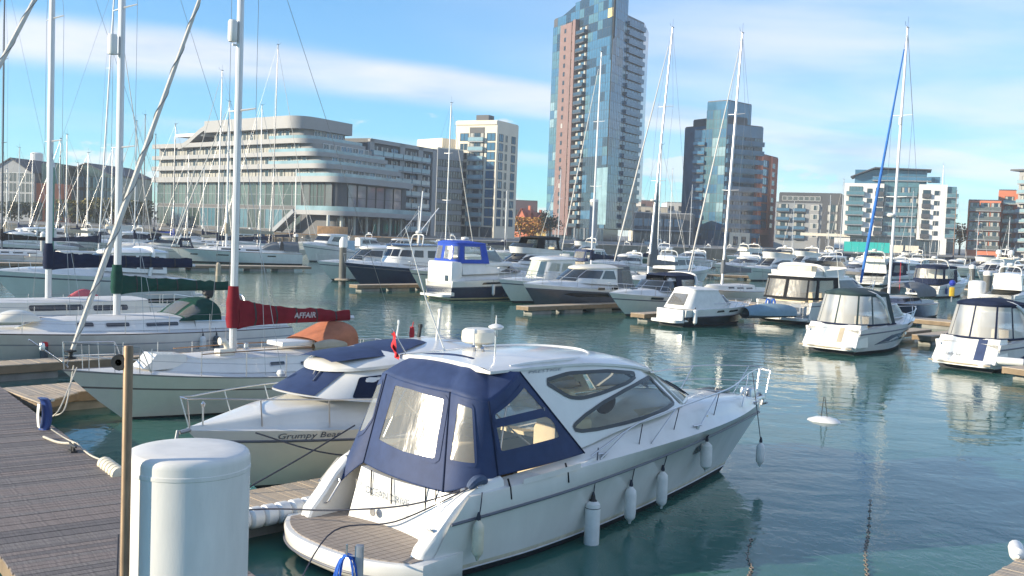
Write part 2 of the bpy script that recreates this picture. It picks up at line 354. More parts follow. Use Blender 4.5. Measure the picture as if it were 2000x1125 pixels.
# ---------------------------------------------------------------- hulls
class Hull:
    """longitudinal lines; each: x0, x1 (ends), z(s), half-beam(s)"""
    def __init__(s, L, B, zs=(1.0, 1.4), wl=.86, s0=.4, p=2.0, aft=.92, bw=.84, rub=None, rake=.12, deep=.35, zp=1.4, pw=None, stern_rake=0.0):
        s.L, s.B = L, B; b = B / 2
        z = lambda t: zs[0] + (zs[1] - zs[0]) * t ** zp
        s.sheer = lambda t: z(t)
        pw = pw or max(1.35, p - .4)
        def half(t, b, s0, p, aft): return b * (aft + (1 - aft) * (1 - ((s0 - t) / s0) ** 2)) if t < s0 else b * (1 - ((t - s0) / (1 - s0)) ** p)
        s.half = half
        # (x0,x1,zfn,b,s0,p,aft)
        s.lines = [(0.0, L * (wl - .06), lambda t: -deep, b * bw * .55, s0 * .8, pw, aft),
                   (0.0, L * wl, lambda t: .06, b * bw, s0 * .85, pw, aft),
                   (0.0, L * wl + .012 * L, lambda t: .16, b * (bw + .02), s0 * .85, pw, aft)]
        for fr in (rub or (.5, .8, 1.0)):
            g = fr ** .8
            s.lines.append((-stern_rake * fr, lerp(L * wl, L, fr ** .9), (lambda fr: lambda t: lerp(.06, z(t), fr))(fr), lerp(b * bw, b, g), lerp(s0 * .85, s0, fr), lerp(pw, p, fr), aft))
    def pt(s, k, t):
        x0, x1, z, b, s0, p, a = s.lines[k]; return (x0 + (x1 - x0) * t, s.half(t, b, s0, p, a), z(t))
    def build(s, name, mats, strip_mats, parent, n=28, closed=99):
        """strip_mats: material index per strip between lines"""
        mb = MB(); T = [1 - (1 - i / n) ** 1.25 for i in range(n + 1)]
        for sg in (-1, 1):
            rows = [[(x, sg * y, z) for x, y, z in (s.pt(k, t) for t in T)] for k in range(len(s.lines))]
            if sg > 0: rows = [r[::-1] for r in rows]
            mb.loft(rows, False, mats=strip_mats)
        keep = mb.mi
        for k in range(len(s.lines) - 1):
            if k >= closed: continue
            a, b = s.pt(k, 0), s.pt(k + 1, 0); mb.mi = strip_mats[k]
            mb.poly([(a[0], a[1], a[2]), (a[0], -a[1], a[2]), (b[0], -b[1], b[2]), (b[0], b[1], b[2])])
        mb.mi = keep
        return fix_normals(mb.build(name, mats, parent, 40))
    def deck_fn(s, inset=.03, drop=.02, crown=.06):
        k = len(s.lines) - 1
        def f(t, v):
            x, y, z = s.pt(k, t); y = max(0, y - inset); w = v * 2 - 1
            return (x - .02 * t, y * w, z - drop + crown * (1 - w * w) * min(1, y / (s.B * .3)))
        return f
    def deck(s, name, m, parent, t0=0, t1=1, **kw):
        f = s.deck_fn(**kw); mb = MB(); mb.grid(lambda u, v: f(lerp(t0, t1, u), v), 26, 8); return fix_normals(mb.build(name, m, parent, 40))
    def side_y(s, x, z):
        best = None; pts = []
        for k in range(1, len(s.lines)):
            x0, x1, zf, b, s0, p, a = s.lines[k]; t = min(1, max(0, (x - x0) / (x1 - x0))); pts.append((zf(t), s.half(t, b, s0, p, a) if x < x1 else 0))
        for i in range(1, len(pts)):
            if z <= pts[i][0] or i == len(pts) - 1:
                d = pts[i][0] - pts[i - 1][0]; return lerp(pts[i - 1][1], pts[i][1], max(0, min(1.05, (z - pts[i - 1][0]) / max(d, 1e-4))))
    def edge(s, t, inset=0, dz=0, side=1):
        x, y, z = s.pt(len(s.lines) - 1, t); return (x - inset * .6 * t, side * max(0, y - inset), z + dz)
    def along(s, k, n=24, t0=0, t1=1, out=0, side=1):
        return [(x, side * (y + out), z) for x, y, z in (s.pt(k, lerp(t0, t1, i / n)) for i in range(n + 1))]

def rub_rail(h, k, m, parent, r=.03, out=.01, t0=0, name='rub_rail'):
    mb = MB()
    L_ = h.along(k, 26, t0, 1, out, -1); L2 = h.along(k, 26, t0, 1, out, 1)
    mb.tube(L_ + L2[::-1][1:], r, 6); return mb.build(name, m, parent)

# ---------------------------------------------------------------- deckhouses
class House:
    def __init__(s, base, top, n1=10, n2=12):
        """base/top: dict(xa, xf, w, nose, p, z or zf, taper)"""
        s.n1, s.n2 = n1, n2; s.B = s.outline(base); s.T = s.outline(top); s.N = len(s.B); s.base = base; s.top = top
    def outline(s, d):
        xa, xf, w = d['xa'], d['xf'], d['w']; nl = d.get('nose', .4); p = d.get('p', 2.4); tp = d.get('taper', 0); z = d['z']
        xn = xf - nl * (xf - xa); half = []
        for i in range(s.n1): t = i / s.n1; half.append((lerp(xa, xn, t), w * (1 - tp * (1 - t) ** 2)))
        for i in range(s.n2 + 1):
            a = math.pi / 2 * i / s.n2; half.append((xn + (xf - xn) * math.sin(a) ** (2 / p), w * max(0, math.cos(a)) ** (2 / p)))
        zf = z if callable(z) else (lambda x: z)
        H_ = [(x, -y, zf(x)) for x, y in half]
        return H_ + [(x, -y, z_) for x, y, z_ in H_[-2::-1]]
    def at(s, u, t, off=0.0):
        f = max(0, min(1, u)) * (s.N - 1); i = min(int(f), s.N - 2); k = f - i
        b = vl(s.B[i], s.B[i + 1], k); a = vl(s.T[i], s.T[i + 1], k); p = vl(b, a, t)
        if off:
            du = Vector(vl(s.B[i + 1], s.T[i + 1], t)) - Vector(vl(s.B[i], s.T[i], t)); n = du.cross(Vector(a) - Vector(b))
            if n.length > 1e-9: n.normalize(); p = tuple(Vector(p) + n * off)
        return p
    def solve(s, x, z):
        t = .5; u = 0
        for _ in range(6):
            lo, hi = 0.0, .5
            for _ in range(18):
                m = (lo + hi) / 2
                if s.at(m, t)[0] < x: lo = m
                else: hi = m
            u = (lo + hi) / 2; b, a = s.at(u, 0), s.at(u, 1); t = (z - b[2]) / max(1e-6, a[2] - b[2])
        return u, t
    def side(s, off, sg=-1):
        def f(x, z):
            u, t = s.solve(x, z); p = s.at(u, t, off); return (p[0], p[1] if sg < 0 else -p[1], p[2])
        return f
    def wall(s, name, m, parent, skip=None, nu=None, nt_=6, aft=True):
        mb = MB(); nu = nu or (s.N - 1) * 2
        mb.grid(lambda u, t: s.at(u, t), nu, nt_, skip)
        if aft: mb.poly([s.at(0, 0), s.at(0, 1), s.at(1, 1), s.at(1, 0)])
        return fix_normals(mb.build(name, m, parent, 40))
    def roof(s, name, m, parent, eave=.06, th=.07, crown=.1, aft_ext=0.0, fwd_ext=None):
        h = (s.N + 1) // 2; fwd_ext = eave if fwd_ext is None else fwd_ext
        xa, xf, w = s.top['xa'], s.top['xf'], s.top['w']
        def rim(i):
            x, y, z = s.T[i]; r = (x - xa) / max(1e-6, xf - xa); return (x + lerp(-aft_ext - eave, fwd_ext, r), y * (1 + eave / w) - 0, z)
        nv = 8
        def top(u, v):
            f = u * (h - 1); i = min(int(f), h - 2); p = vl(rim(i), rim(i + 1), f - i); k = v * 2 - 1
            e = 1 - abs(k) ** 6 * .9
            return (p[0], -p[1] * k if p[1] < 0 else p[1] * k, p[2] + th * .4 + th * .6 * min(1, e * 3) + crown * (1 - k * k) * min(1, abs(p[1]) / (w * .5) + .15) * min(1, 2.2 * (1 - u) + .25) * min(1, u * 4 + .4))
        mb = MB(); mb.grid(top, (h - 1) * 2, nv * 2)
        def bot(u, v):
            f = u * (h - 1); i = min(int(f), h - 2); p = vl(rim(i), rim(i + 1), f - i); k = v * 2 - 1
            return (p[0], abs(p[1]) * k, p[2] - .005)
        mb.grid(bot, (h - 1) * 2, nv)
        n = (h - 1) * 2
        for k_ in (0, 1):
            a = [top(i / n, k_) for i in range(n + 1)]; b = [bot(i / n, k_) for i in range(n + 1)]; mb.loft([a, b], False)
        a = [top(0, j / 8) for j in range(9)]; b = [bot(0, j / 8) for j in range(9)]; mb.loft([a, b], False)
        return fix_normals(mb.build(name, m, parent, 50))
    def window(s, P_, parent, m, frame=None, fw=.035, off=.012, both=True, name='window', sides=(-1, 1)):
        out = []
        for sg in (sides if both else (-1,)):
            mb = MB(); patch(mb, P_, s.side(off, sg), 3, .2); w = fix_normals(mb.build(name, m, parent, 60)); out.append(w)
            if frame:
                mb = MB(); border(mb, P_, s.side(off + .006, sg), fw, step=.2); border(mb, [*P_], s.side(off - .004, sg), fw, step=.2); fix_normals(mb.build('frame', frame, w, 60))
        return out
    def band(s, u0, u1, t0, t1, parent, m, panes=1, gap=.012, off=.012, name='window', slope=0):
        for k in range(panes):
            a = lerp(u0, u1, k / panes) + gap / 2; b = lerp(u0, u1, (k + 1) / panes) - gap / 2; mb = MB()
            mb.grid(lambda u, t: s.at(lerp(a, b, u), lerp(t0, t1, t), off), 8, 3); fix_normals(mb.build(name, m, parent, 60))

# ---------------------------------------------------------------- fittings
def rail(parent, h, t0, t1, height, m=STEEL, posts=6, inset=.12, r=.014, name='guard_rail', mid=False, lean=.05, tip=True, drop0=True):
    """pulpit rail round the bow: one per boat, posts joined to the rail"""
    mb = MB(); n = 22
    def P_(t, sg, dz):
        e = h.edge(t, inset, 0, sg); return (e[0] + lean * dz / height, e[1] + sg * lean * dz / height, e[2] + dz)
    k0 = (lambda t: min(1, (t - t0) / (.12 * (t1 - t0)) ) if drop0 else 1)
    for dz_ in ([height, height * .5] if mid else [height]):
        A = [P_(lerp(t0, t1, i / n), -1, dz_ * k0(lerp(t0, t1, i / n)) + .02) for i in range(n + 1)]; B_ = [(x, -y, z) for x, y, z in A]
        mb.tube(A + (B_[::-1] if tip else []), r, 5)
        if not tip: mb.tube(B_, r, 5)
    for i in range(posts):
        t = lerp(t0 + .14 * (t1 - t0), t1, i / (posts - 1))
        for sg in (-1, 1): mb.tube([P_(t, sg, -.02), P_(t, sg, height)], r * .9, 5)
    return mb.build(name, m, parent)
def fender_mb(L=.6, r=.11, n=12):
    mb = MB(); mb.lathe([(.02, -L / 2 - .06), (.03, -L / 2 - .02), (r * .6, -L / 2 + .01), (r * .93, -L / 2 + .05), (r, -L / 2 + .12), (r, L / 2 - .12), (r * .93, L / 2 - .05), (r * .6, L / 2 - .01), (.03, L / 2 + .02), (.028, L / 2 + .07)], n); return mb
FEND = {}
def fender(loc, top, label, L=.6, r=.11, m=None, group='fenders', tilt=(0, 0, 0), rope=None, parent=None):
    """a fender hangs from a boat: a thing of its own, with its lanyard as a part"""
    m = m or FENDW; key = (L, r, m.name)
    if key not in FEND: FEND[key] = fender_mb(L, r).mesh('fender', m)
    if label is None:
        o = link('fender', FEND[key], parent, loc, tilt)
    else:
        o = tag(link('fender', FEND[key], None, loc, tilt), label, 'fender', group)
    if top is not None:
        mb = MB(); d = Vector(top) - Vector(loc); mb.tube([(0, 0, L / 2 + .04), tuple(d * .5 + Vector((.005, .005, L / 4))), tuple(d)], .009, 5)
        mb.lathe([(.03, L / 2 + .02), (.035, L / 2 + .06), (.015, L / 2 + .14)], 8)
        mb.build('lanyard', rope or ROPEB, o)
    return o
def text_mesh(txt, size, m, parent, mw, name='lettering', fnt=None, shear=0.0, bold=0.0, space=1.0):
    c = bpy.data.curves.new('txt', 'FONT'); c.body = txt; c.size = size; c.extrude = .002; c.shear = shear; c.offset = bold; c.space_character = space; c.resolution_u = 2
    o = bpy.data.objects.new('txt', c); dg = bpy.context.evaluated_depsgraph_get(); col.objects.link(o); dg.update()
    me = bpy.data.meshes.new_from_object(o.evaluated_get(dg)); me.name = name; bpy.data.objects.remove(o); bpy.data.curves.remove(c)
    me.materials.clear(); me.materials.append(m)
    if callable(mw):
        for v in me.vertices: v.co = mw(v.co)
        return link(name, me, parent)
    o = link(name, me, parent); o.matrix_local = mw; return o
def rope(pts, r, m, label, cat='rope', group=None, name='mooring_rope', n=24):
    mb = MB(); mb.tube(curve_pts(pts, n), r, 6); o = mb.build(name, m); return tag(o, label, cat, group)
def sag(a, b, d, k=5):
    return [tuple(Vector(a).lerp(Vector(b), i / k) - Vector((0, 0, 4 * d * (i / k) * (1 - i / k)))) for i in range(k + 1)]
# ---------------------------------------------------------------- water
def water_material():
    m = bpy.data.materials.new('harbour_water'); m.use_nodes = True; t = m.node_tree; b = t.nodes['Principled BSDF']
    b.inputs['Base Color'].default_value = (.022, .082, .085, 1); b.inputs['Roughness'].default_value = .035; b.inputs['IOR'].default_value = 1.34; b.inputs['Specular IOR Level'].default_value = .37
    tc = t.nodes.new('ShaderNodeTexCoord')
    def nz(scale, mapscale, rot=0, detail=3, dist=0):
        mp = t.nodes.new('ShaderNodeMapping'); mp.inputs['Scale'].default_value = mapscale; mp.inputs['Rotation'].default_value = (0, 0, rot)
        n = t.nodes.new('ShaderNodeTexNoise'); n.inputs['Scale'].default_value = scale; n.inputs['Detail'].default_value = detail; n.inputs['Distortion'].default_value = dist
        t.links.new(tc.outputs['Object'], mp.inputs[0]); t.links.new(mp.outputs[0], n.inputs['Vector']); return n.outputs['Fac']
    big = nz(.06, (1, 1, 1), 0, 2, .4)      # where the breeze ruffles the surface
    mr = t.nodes.new('ShaderNodeMapRange'); mr.inputs['From Min'].default_value = .42; mr.inputs['From Max'].default_value = .62; t.links.new(big, mr.inputs['Value'])
    mr.inputs['To Min'].default_value = .25; mr.inputs['To Max'].default_value = 1.0
    def mth(op, a, b_):
        n = t.nodes.new('ShaderNodeMath'); n.operation = op
        for i, x in enumerate((a, b_)):
            if isinstance(x, (int, float)): n.inputs[i].default_value = x
            else: t.links.new(x, n.inputs[i])
        return n.outputs[0]
    swell = nz(.55, (1, 1.5, 1), R(20), 3, .3); chop = nz(2.6, (1.6, 1.0, 1), R(-38), 4, .5); fine = nz(9, (1.8, 1, 1), R(-38), 2, .2)
    hgt = mth('ADD', mth('MULTIPLY', swell, .4), mth('MULTIPLY', mth('ADD', mth('MULTIPLY', chop, .20), mth('MULTIPLY', fine, .04)), mr.outputs[0]))
    bp = t.nodes.new('ShaderNodeBump'); bp.inputs['Strength'].default_value = 1.0; bp.inputs['Distance'].default_value = .075
    t.links.new(hgt, bp.inputs['Height']); t.links.new(bp.outputs[0], b.inputs['Normal'])
    mx = t.nodes.new('ShaderNodeMixRGB'); mx.inputs[1].default_value = (.026, .105, .088, 1); mx.inputs[2].default_value = (.042, .140, .114, 1)
    t.links.new(nz(.11, (1, 1, 1), 0, 4), mx.inputs[0]); t.links.new(mx.outputs[0], b.inputs['Base Color'])
    return m
mb = MB(); mb.poly([(-6000, -300, 0), (6000, -300, 0), (6000, 6000, 0), (-6000, 6000, 0)])
tag(mb.build('water', water_material(), angle=0), kind='structure')

# ---------------------------------------------------------------- pontoons
DECKW = mat('weathered_decking', (.195, .17, .155), .75, var=.36, scale=2.2, streak=(1, 14, 1), bump=.5, bscale=10)
DECKW2 = mat('weathered_decking_redder', (.215, .175, .155), .75, var=.36, scale=2.0, streak=(1, 14, 1), bump=.5, bscale=10)
DECKW3 = mat('weathered_decking_dark', (.15, .132, .125), .78, var=.34, scale=2.4, streak=(1, 14, 1), bump=.5, bscale=10)
DECKT = mat('dry_tan_decking', (.47, .38, .28), .8, var=.2, scale=2.2, streak=(1, 14, 1), bump=.45, bscale=10)
DECKT2 = mat('dry_tan_decking_grey', (.40, .34, .27), .8, var=.2, scale=2.2, streak=(1, 14, 1), bump=.45, bscale=10)
TIMBER = mat('pontoon_timber', (.22, .16, .10), .8, var=.25, scale=2, bump=.3, bscale=20)
FLOATM = mat('grey_pontoon_float', (.24, .24, .22), .8, var=.25, scale=2, bump=.3)
GALV = mat('galvanised_steel', (.36, .37, .38), .45, .6, var=.15, scale=5)
CONC = mat('quay_concrete', (.33, .31, .28), .85, var=.15, scale=.8, bump=.3, bscale=6)

def pontoon(name, label, a, b, w, zt=.5, board=.145, mats=(DECKT, DECKT2), cat='pontoon', boards=True, gap=.012, taper=None, edge=TIMBER):
    """walkway from a to b, cross-boards laid one by one on a frame with floats"""
    a, b = Vector((*a, 0)), Vector((*b, 0)); d = b - a; L = d.length; o = thing(name, label, cat, a, math.atan2(d.y, d.x))
    mb = MB(); hw = w / 2
    mb.box(0, L, -hw, -hw + .1, zt - .26, zt - .032); mb.box(0, L, hw - .1, hw, zt - .26, zt - .032)
    for k in range(int(L / 2) + 1): mb.box(min(L - .1, k * 2.0), min(L, k * 2.0 + .1), -hw + .1, hw - .1, zt - .24, zt - .036)
    mb.build('frame', edge, o)
    mb = MB()
    for k in range(max(1, int(L / 3))): mb.rbox(k * 3 + .5, k * 3 + 2.3, -hw + .12, hw - .12, -.35, zt - .27, .06)
    mb.build('float', FLOATM, o)
    if boards:
        n = int(L / board); kinds = []
        for m_ in mats:
            q = MB(); q.box(0, board - gap, -hw - .015, hw + .015, -.03, 0); kinds.append(q.mesh('board', m_, 0))
        rnd = random.Random(len(label))
        many = MB()
        for k in range(n):
            if k < 300: 
                bd = link('board', kinds[rnd.randrange(len(kinds))], o, (k * board, rnd.uniform(-.01, .01), zt + rnd.uniform(-.004, .003)))
            else: many.box(k * board, k * board + board - gap, -hw, hw, zt - .03, zt)
        if many.v: tag(many.build('boards', mats[0], o, 0), kind='stuff')
    else:
        q = MB(); q.box(0, L, -hw - .01, hw + .01, zt - .03, zt); q.build('deck', mats[0], o)
    return o

# thin sea air round everything
hb_ = MB(); hb_.box(-900, 900, -60, 700, -2.0, 118)
hz_ob = hb_.build('haze', [], None, 0)
hm_ = bpy.data.materials.new('sea_air'); hm_.use_nodes = True; t_ = hm_.node_tree; t_.nodes.clear(); o_ = t_.nodes.new('ShaderNodeOutputMaterial'); v_ = t_.nodes.new('ShaderNodeVolumePrincipled')
v_.inputs['Density'].default_value = .0004; v_.inputs['Color'].default_value = (.9, .96, 1.0, 1); v_.inputs['Anisotropy'].default_value = .2; t_.links.new(v_.outputs[0], o_.inputs['Volume'])
hz_ob.data.materials.append(hm_); tag(hz_ob, kind='stuff')
# ---------------------------------------------------------------- quay and ground
QZ = 3.0
QUAY = [(-700, 196), (-66, 188), (-27, 186), (22, 214), (85, 240), (330, 262), (900, 270)]
mb = MB()
mb.face([mb.add((x, y, QZ)) for x, y in QUAY] + [mb.add(p) for p in ((6000, 300, QZ), (6000, 6000, QZ), (-6000, 6000, QZ), (-6000, 200, QZ))])
tag(mb.build('ground', mat('paving_grey', (.24, .23, .21), .9, var=.15, scale=.3), angle=0), kind='structure')
mb = MB()
for (a, b) in zip(QUAY[:-1], QUAY[1:]): mb.poly([(*a, -1), (*b, -1), (*b, QZ - .02), (*a, QZ - .02)])
tag(mb.build('quay_face', mat('stained_stone', (.20, .18, .15), .9, var=.3, scale=.6, bump=.4, bscale=3), angle=0), kind='structure')
BRICKR = mat('red_brick', (.36, .12, .08), .85, var=.2, scale=2)
BRICKP = mat('rose_brick_cladding', (.21, .135, .125), .8, var=.1, scale=.5)
BRICKO = mat('orange_render', (.62, .20, .11), .8, var=.1, scale=.4)
CLAD = mat('light_grey_cladding', (.28, .285, .29), .55, var=.05, scale=.3)
CLADD = mat('mid_grey_cladding', (.26, .28, .30), .6, var=.08, scale=.3)
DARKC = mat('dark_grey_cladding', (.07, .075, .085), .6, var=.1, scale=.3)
IVORY = mat('ivory_render', (.72, .66, .54), .8, var=.05, scale=.3)
RENDW = mat('white_render', (.74, .73, .70), .8, var=.05, scale=.3)
def bg(name, c, r=.06): return mat(name, c, r, var=.25, scale=.25, spec=.35 if 'steel' in name else .75)
G_BLUE = bg('blue_curtain_glass', (.05, .14, .235)); G_DK = bg('dark_curtain_glass', (.026, .05, .075)); G_TEAL = bg('teal_curtain_glass', (.08, .17, .21)); G_PALE = bg('pale_curtain_glass', (.22, .34, .38), .12); G_GREY = bg('grey_curtain_glass', (.10, .11, .11), .1); G_GRN = bg('green_grey_glass', (.05, .075, .07), .08)
CURT = mat('net_curtain', (.40, .40, .37), .8, var=.1)
LITW = bpy.data.materials.new('lit_window'); LITW.use_nodes = True; LITW.node_tree.nodes['Principled BSDF'].inputs['Base Color'].default_value = (.85, .62, .18, 1); LITW.node_tree.nodes['Principled BSDF'].inputs['Emission Color'].default_value = (1, .72, .25, 1); LITW.node_tree.nodes['Principled BSDF'].inputs['Emission Strength'].default_value = .45
FRAMEW = mat('white_window_frame', (.66, .66, .64), .5); FRAMED = mat('dark_frame', (.04, .045, .05), .5)
def fx(px, D): p = spot_far(px, 450, D); return (p[0], D)
def fz(px, v, D): return spot_far(px, v, D)[2]
WM = {}
def win(w, h, glass, frame=FRAMED, mull=1, trans=0, fw=.09, curtain=None, dep=.10):
    key = (round(w, 2), round(h, 2), glass.name, frame.name, mull, trans, curtain.name if curtain else '', fw)
    if key in WM: return WM[key]
    m = MB(); m.mi = 0; m.box(0, w, -.02, .0, 0, h); m.mi = 1
    m.box(0, fw, -dep, 0, 0, h); m.box(w - fw, w, -dep, 0, 0, h); m.box(fw, w - fw, -dep, 0, h - fw, h); m.box(fw, w - fw, -dep, 0, 0, fw)
    for k in range(mull): x = w * (k + 1) / (mull + 1); m.box(x - fw * .4, x + fw * .4, -dep * .8, -.021, fw, h - fw)
    for k in range(trans): z = h * (k + 1) / (trans + 1); m.box(fw, w - fw, -dep * .7, -.022, z - fw * .4, z + fw * .4)
    mats = [glass, frame]
    if curtain: m.mi = 2; m.box(fw + .02, fw + w * .28, -.035, -.021, fw, h - fw); m.box(w * .78, w - fw - .05, -.035, -.021, fw, h - fw); mats.append(curtain)
    WM[key] = m.mesh('window', mats, 0); return WM[key]
def balc(w, d, slab, railm, h=1.05):
    key = ('b', round(w, 2), round(d, 2), slab.name, railm.name)
    if key in WM: return WM[key]
    m = MB(); m.mi = 0; m.box(0, w, -d, 0, -.28, 0); m.mi = 1; m.box(.03, w - .03, -d, -d + .05, .06, h); m.box(0, .05, -d + .05, -.0, .06, h); m.box(w - .05, w, -d + .05, 0, .06, h); m.mi = 0; m.box(0, w, -d - .03, -d + .08, h, h + .07)
    WM[key] = m.mesh('balcony', [slab, railm], 0); return WM[key]
class Bldg:
    def __init__(s, name, label, cat, org):
        s.o = thing(name, label, cat, (org[0], org[1], QZ)); s.org = org
    def L(s, p): return (p[0] - s.org[0], p[1] - s.org[1])
    def block(s, name, foot, z0, z1, m, roofm=None):
        """foot: plan points in world; z above datum"""
        P_ = [s.L(p) for p in foot]; mb = MB(); mb.prism(P_, z0 - QZ, z1 - QZ); o = fix_normals(mb.build(name, m, s.o, 0))
        if roofm is not None: mb = MB(); c = (sum(p[0] for p in P_) / len(P_), sum(p[1] for p in P_) / len(P_)); Q_ = [vl(p, c, .02) for p in P_]; mb.prism(Q_, z1 - QZ, z1 - QZ + .35); fix_normals(mb.build('roof', roofm, s.o, 0))
        return o
    def face(s, p0, p1):
        a, b = s.L(p0), s.L(p1); d = Vector((b[0] - a[0], b[1] - a[1])); ln = d.length; d.normalize(); n = Vector((d.y, -d.x)); ang = math.atan2(d.y, d.x)
        def put(mesh, along, z, out=.03, name='window', label=None):
            o = link(name, mesh, s.o, (a[0] + d.x * along + n.x * out, a[1] + d.y * along + n.y * out, z - QZ), (0, 0, ang))
            if label: o['label'] = label
            return o
        put.L = ln; put.d = d; put.n = n; put.a = a; return put
def foot4(p0, p1, depth):
    d = Vector((p1[0] - p0[0], p1[1] - p0[1])).normalized(); n = Vector((-d.y, d.x)) * depth; return [p0, p1, (p1[0] + n.x, p1[1] + n.y), (p0[0] + n.x, p0[1] + n.y)]

# ---------------------------------------------------------------- curved hotel
A_, C_, E_ = fx(298, 250), fx(655, 206), fx(806, 232)
ht = Bldg('hotel', 'curved light grey waterfront hotel with stacked ribbon balconies and rounded corner', 'hotel', C_)
ld = Vector((C_[0] - A_[0], C_[1] - A_[1])); LL = ld.length; ld.normalize(); rdv = Vector((E_[0] - C_[0], E_[1] - C_[1])); RL = rdv.length; rdv.normalize()
ln_ = Vector((ld.y, -ld.x)); rn_ = Vector((rdv.y, -rdv.x))
def along_px(px):      # distance along the left face for a picture column
    lo, hi = 0, LL * 1.2
    for _ in range(30):
        m = (lo + hi) / 2; p = Vector(A_) + ld * m; u = 1000 + FOC * p.x / p.y
        if u < px: lo = m
        else: hi = m
    return lo
def hpath(a0, c, r_len, off, rad=5.0, n=8):
    """left face from a0 to the corner at c, rounded, then r_len along the right face; off outward"""
    Cc = Vector(A_) + ld * c; th = rad; p = [Vector(A_) + ld * a0, Cc - ld * th]
    q = [];
    for i in range(1, n): t = i / n; q.append((Cc - ld * th) * (1 - t) ** 2 + Cc * 2 * t * (1 - t) + (Cc + rdv * th) * t * t)
    p += q + [Cc + rdv * th, Cc + rdv * r_len]; out = []
    for i, v in enumerate(p):
        d = (p[min(i + 1, len(p) - 1)] - p[max(0, i - 1)]).normalized(); nn = Vector((d.y, -d.x)); w = v + nn * off; out.append((w.x - C_[0], w.y - C_[1]))
    return out
def ribbon(name, path_o, path_i, z0, z1, m):
    mb = MB(); mb.loft([[(a[0], a[1], z0 - QZ), (a[0], a[1], z1 - QZ), (b[0], b[1], z1 - QZ), (b[0], b[1], z0 - QZ)] for a, b in zip(path_o, path_i)], True, True, True); return fix_normals(mb.build(name, m, ht.o, 30))
LEV = [(655, 27, 13.6, 14.8, 0), (630, 27, 16.4, 17.4, 0), (612, 25, 19.0, 19.9, 0), (592, 20, 21.7, 22.7, 0)]
for i, (px, rl_, z0, z1, st) in enumerate(LEV):
    c = along_px(px); po = hpath(st, c, rl_, .55); pi_ = hpath(st, c, rl_, -.9); ribbon('ribbon_balcony', po, pi_, z0, z1, CLAD)
    mb = MB(); pa = hpath(along_px(520) if i else along_px(575), c, rl_ - 1, .38); mb.loft([[(x, y, z1 - QZ + .0), (x, y, z1 - QZ + .65)] for x, y in pa], False); mb.build('glass_balustrade', G_PALE, ht.o, 30)
c = along_px(578); st = along_px(398); ribbon('roof_fascia', hpath(st, c, 17, .9), hpath(st, c, 17, -3), 24.8, 27.4, CLAD)
mb = MB(); q = hpath(st, c, 17, .7); mb.poly([(x, y, 27.42 - QZ) for x, y in q] + [(q[-1][0] - rn_.x * 18, q[-1][1] - rn_.y * 18, 27.42 - QZ), (q[0][0] - ln_.x * 18, q[0][1] - ln_.y * 18, 27.42 - QZ)]); mb.build('roof', CLADD, ht.o, 0)
# body behind the ribbons
def body(z0, z1, a0, px, rl_, off, m, name='wall'):
    q = hpath(a0, along_px(px), rl_, off); mb = MB(); P_ = q + [(q[-1][0] - rn_.x * 16, q[-1][1] - rn_.y * 16), (q[0][0] - ln_.x * 16, q[0][1] - ln_.y * 16)]; mb.prism(P_, z0 - QZ, z1 - QZ); return fix_normals(mb.build(name, m, ht.o, 20))
BODYM = mat('pale_grey_reveal', (.25, .25, .25), .7, var=.06, scale=.3)
body(3, 13.7, 0, 655, 27, -1.2, DARKC); body(13.7, 16.5, 0, 640, 26, -1.4, BODYM); body(16.5, 19.1, 0, 622, 25, -1.4, BODYM); body(19.1, 21.8, 0, 604, 23, -1.4, BODYM); body(21.8, 25, st + 2, 586, 16, -1.4, BODYM)
# the swooping roof edge on the left
pts = []
for i in range(25):
    t = i / 24; s_ = t * t * (3 - 2 * t); a = lerp(along_px(345), along_px(406), t); p = Vector(A_) + ld * a + ln_ * .6; pts.append((p.x - C_[0], p.y - C_[1], lerp(21.9, 26.2, s_) - QZ))
mb = MB(); mb.loft([[(x, y, z - .55), (x, y, z + .55), (x - ln_.x * 4, y - ln_.y * 4, z + .55), (x - ln_.x * 4, y - ln_.y * 4, z - .55)] for x, y, z in pts], True, True, True); fix_normals(mb.build('roof_swoop', CLAD, ht.o, 40))
p = Vector(A_) + ld * along_px(362) - ln_ * 3; mb = MB(); mb.obox((p.x - C_[0], p.y - C_[1], 24.6 - QZ), (ld.x * 5.5, ld.y * 5.5, 0), (ln_.x * 3, ln_.y * 3, 0), (0, 0, .35)); mb.build('canopy_slab', RENDW, ht.o, 0); mb = MB(); mb.obox((p.x - C_[0] - ln_.x, p.y - C_[1] - ln_.y, 23.2 - QZ), (ld.x * 3, ld.y * 3, 0), (ln_.x * 2, ln_.y * 2, 0), (0, 0, 1.2)); mb.build('roof_room', CLAD, ht.o, 0)
rnd = random.Random(3)
GL = [win(2.4, 2.0, G_GREY, CLADD, 1, 0, .08, CURT), win(2.4, 2.0, CURT, CLADD, 1, 0, .08), win(2.4, 2.0, CURT, CLADD, 2, 0, .08), win(2.4, 2.0, G_DK, CLADD, 1, 0, .08, CURT)]
GR_ = [win(2.0, 2.0, G_DK, FRAMEW, 1, 0, .1, CURT), win(2.0, 2.0, G_BLUE, FRAMEW, 1, 0, .1), win(2.0, 2.0, G_DK, FRAMEW, 1, 0, .1)]
for (z, px0, px1, off) in ((14.85, 300, 640, 1.4), (17.45, 300, 622, 1.4), (19.95, 300, 604, 1.4), (22.75, 402, 586, 1.4)):
    p0 = Vector(A_) + ld * along_px(px0) - ln_ * off; p1 = Vector(A_) + ld * (along_px(px1) - 5) - ln_ * off; f = ht.face(tuple(p0), tuple(p1)); k = 0
    dk_ = z > 17 and z < 22
    while k * 2.55 + 2.4 < f.L: f(rnd.choice((GL[0], GL[1], GL[3]) if dk_ and k * 2.55 < f.L * .55 else GL), k * 2.55, z, .03); k += 1
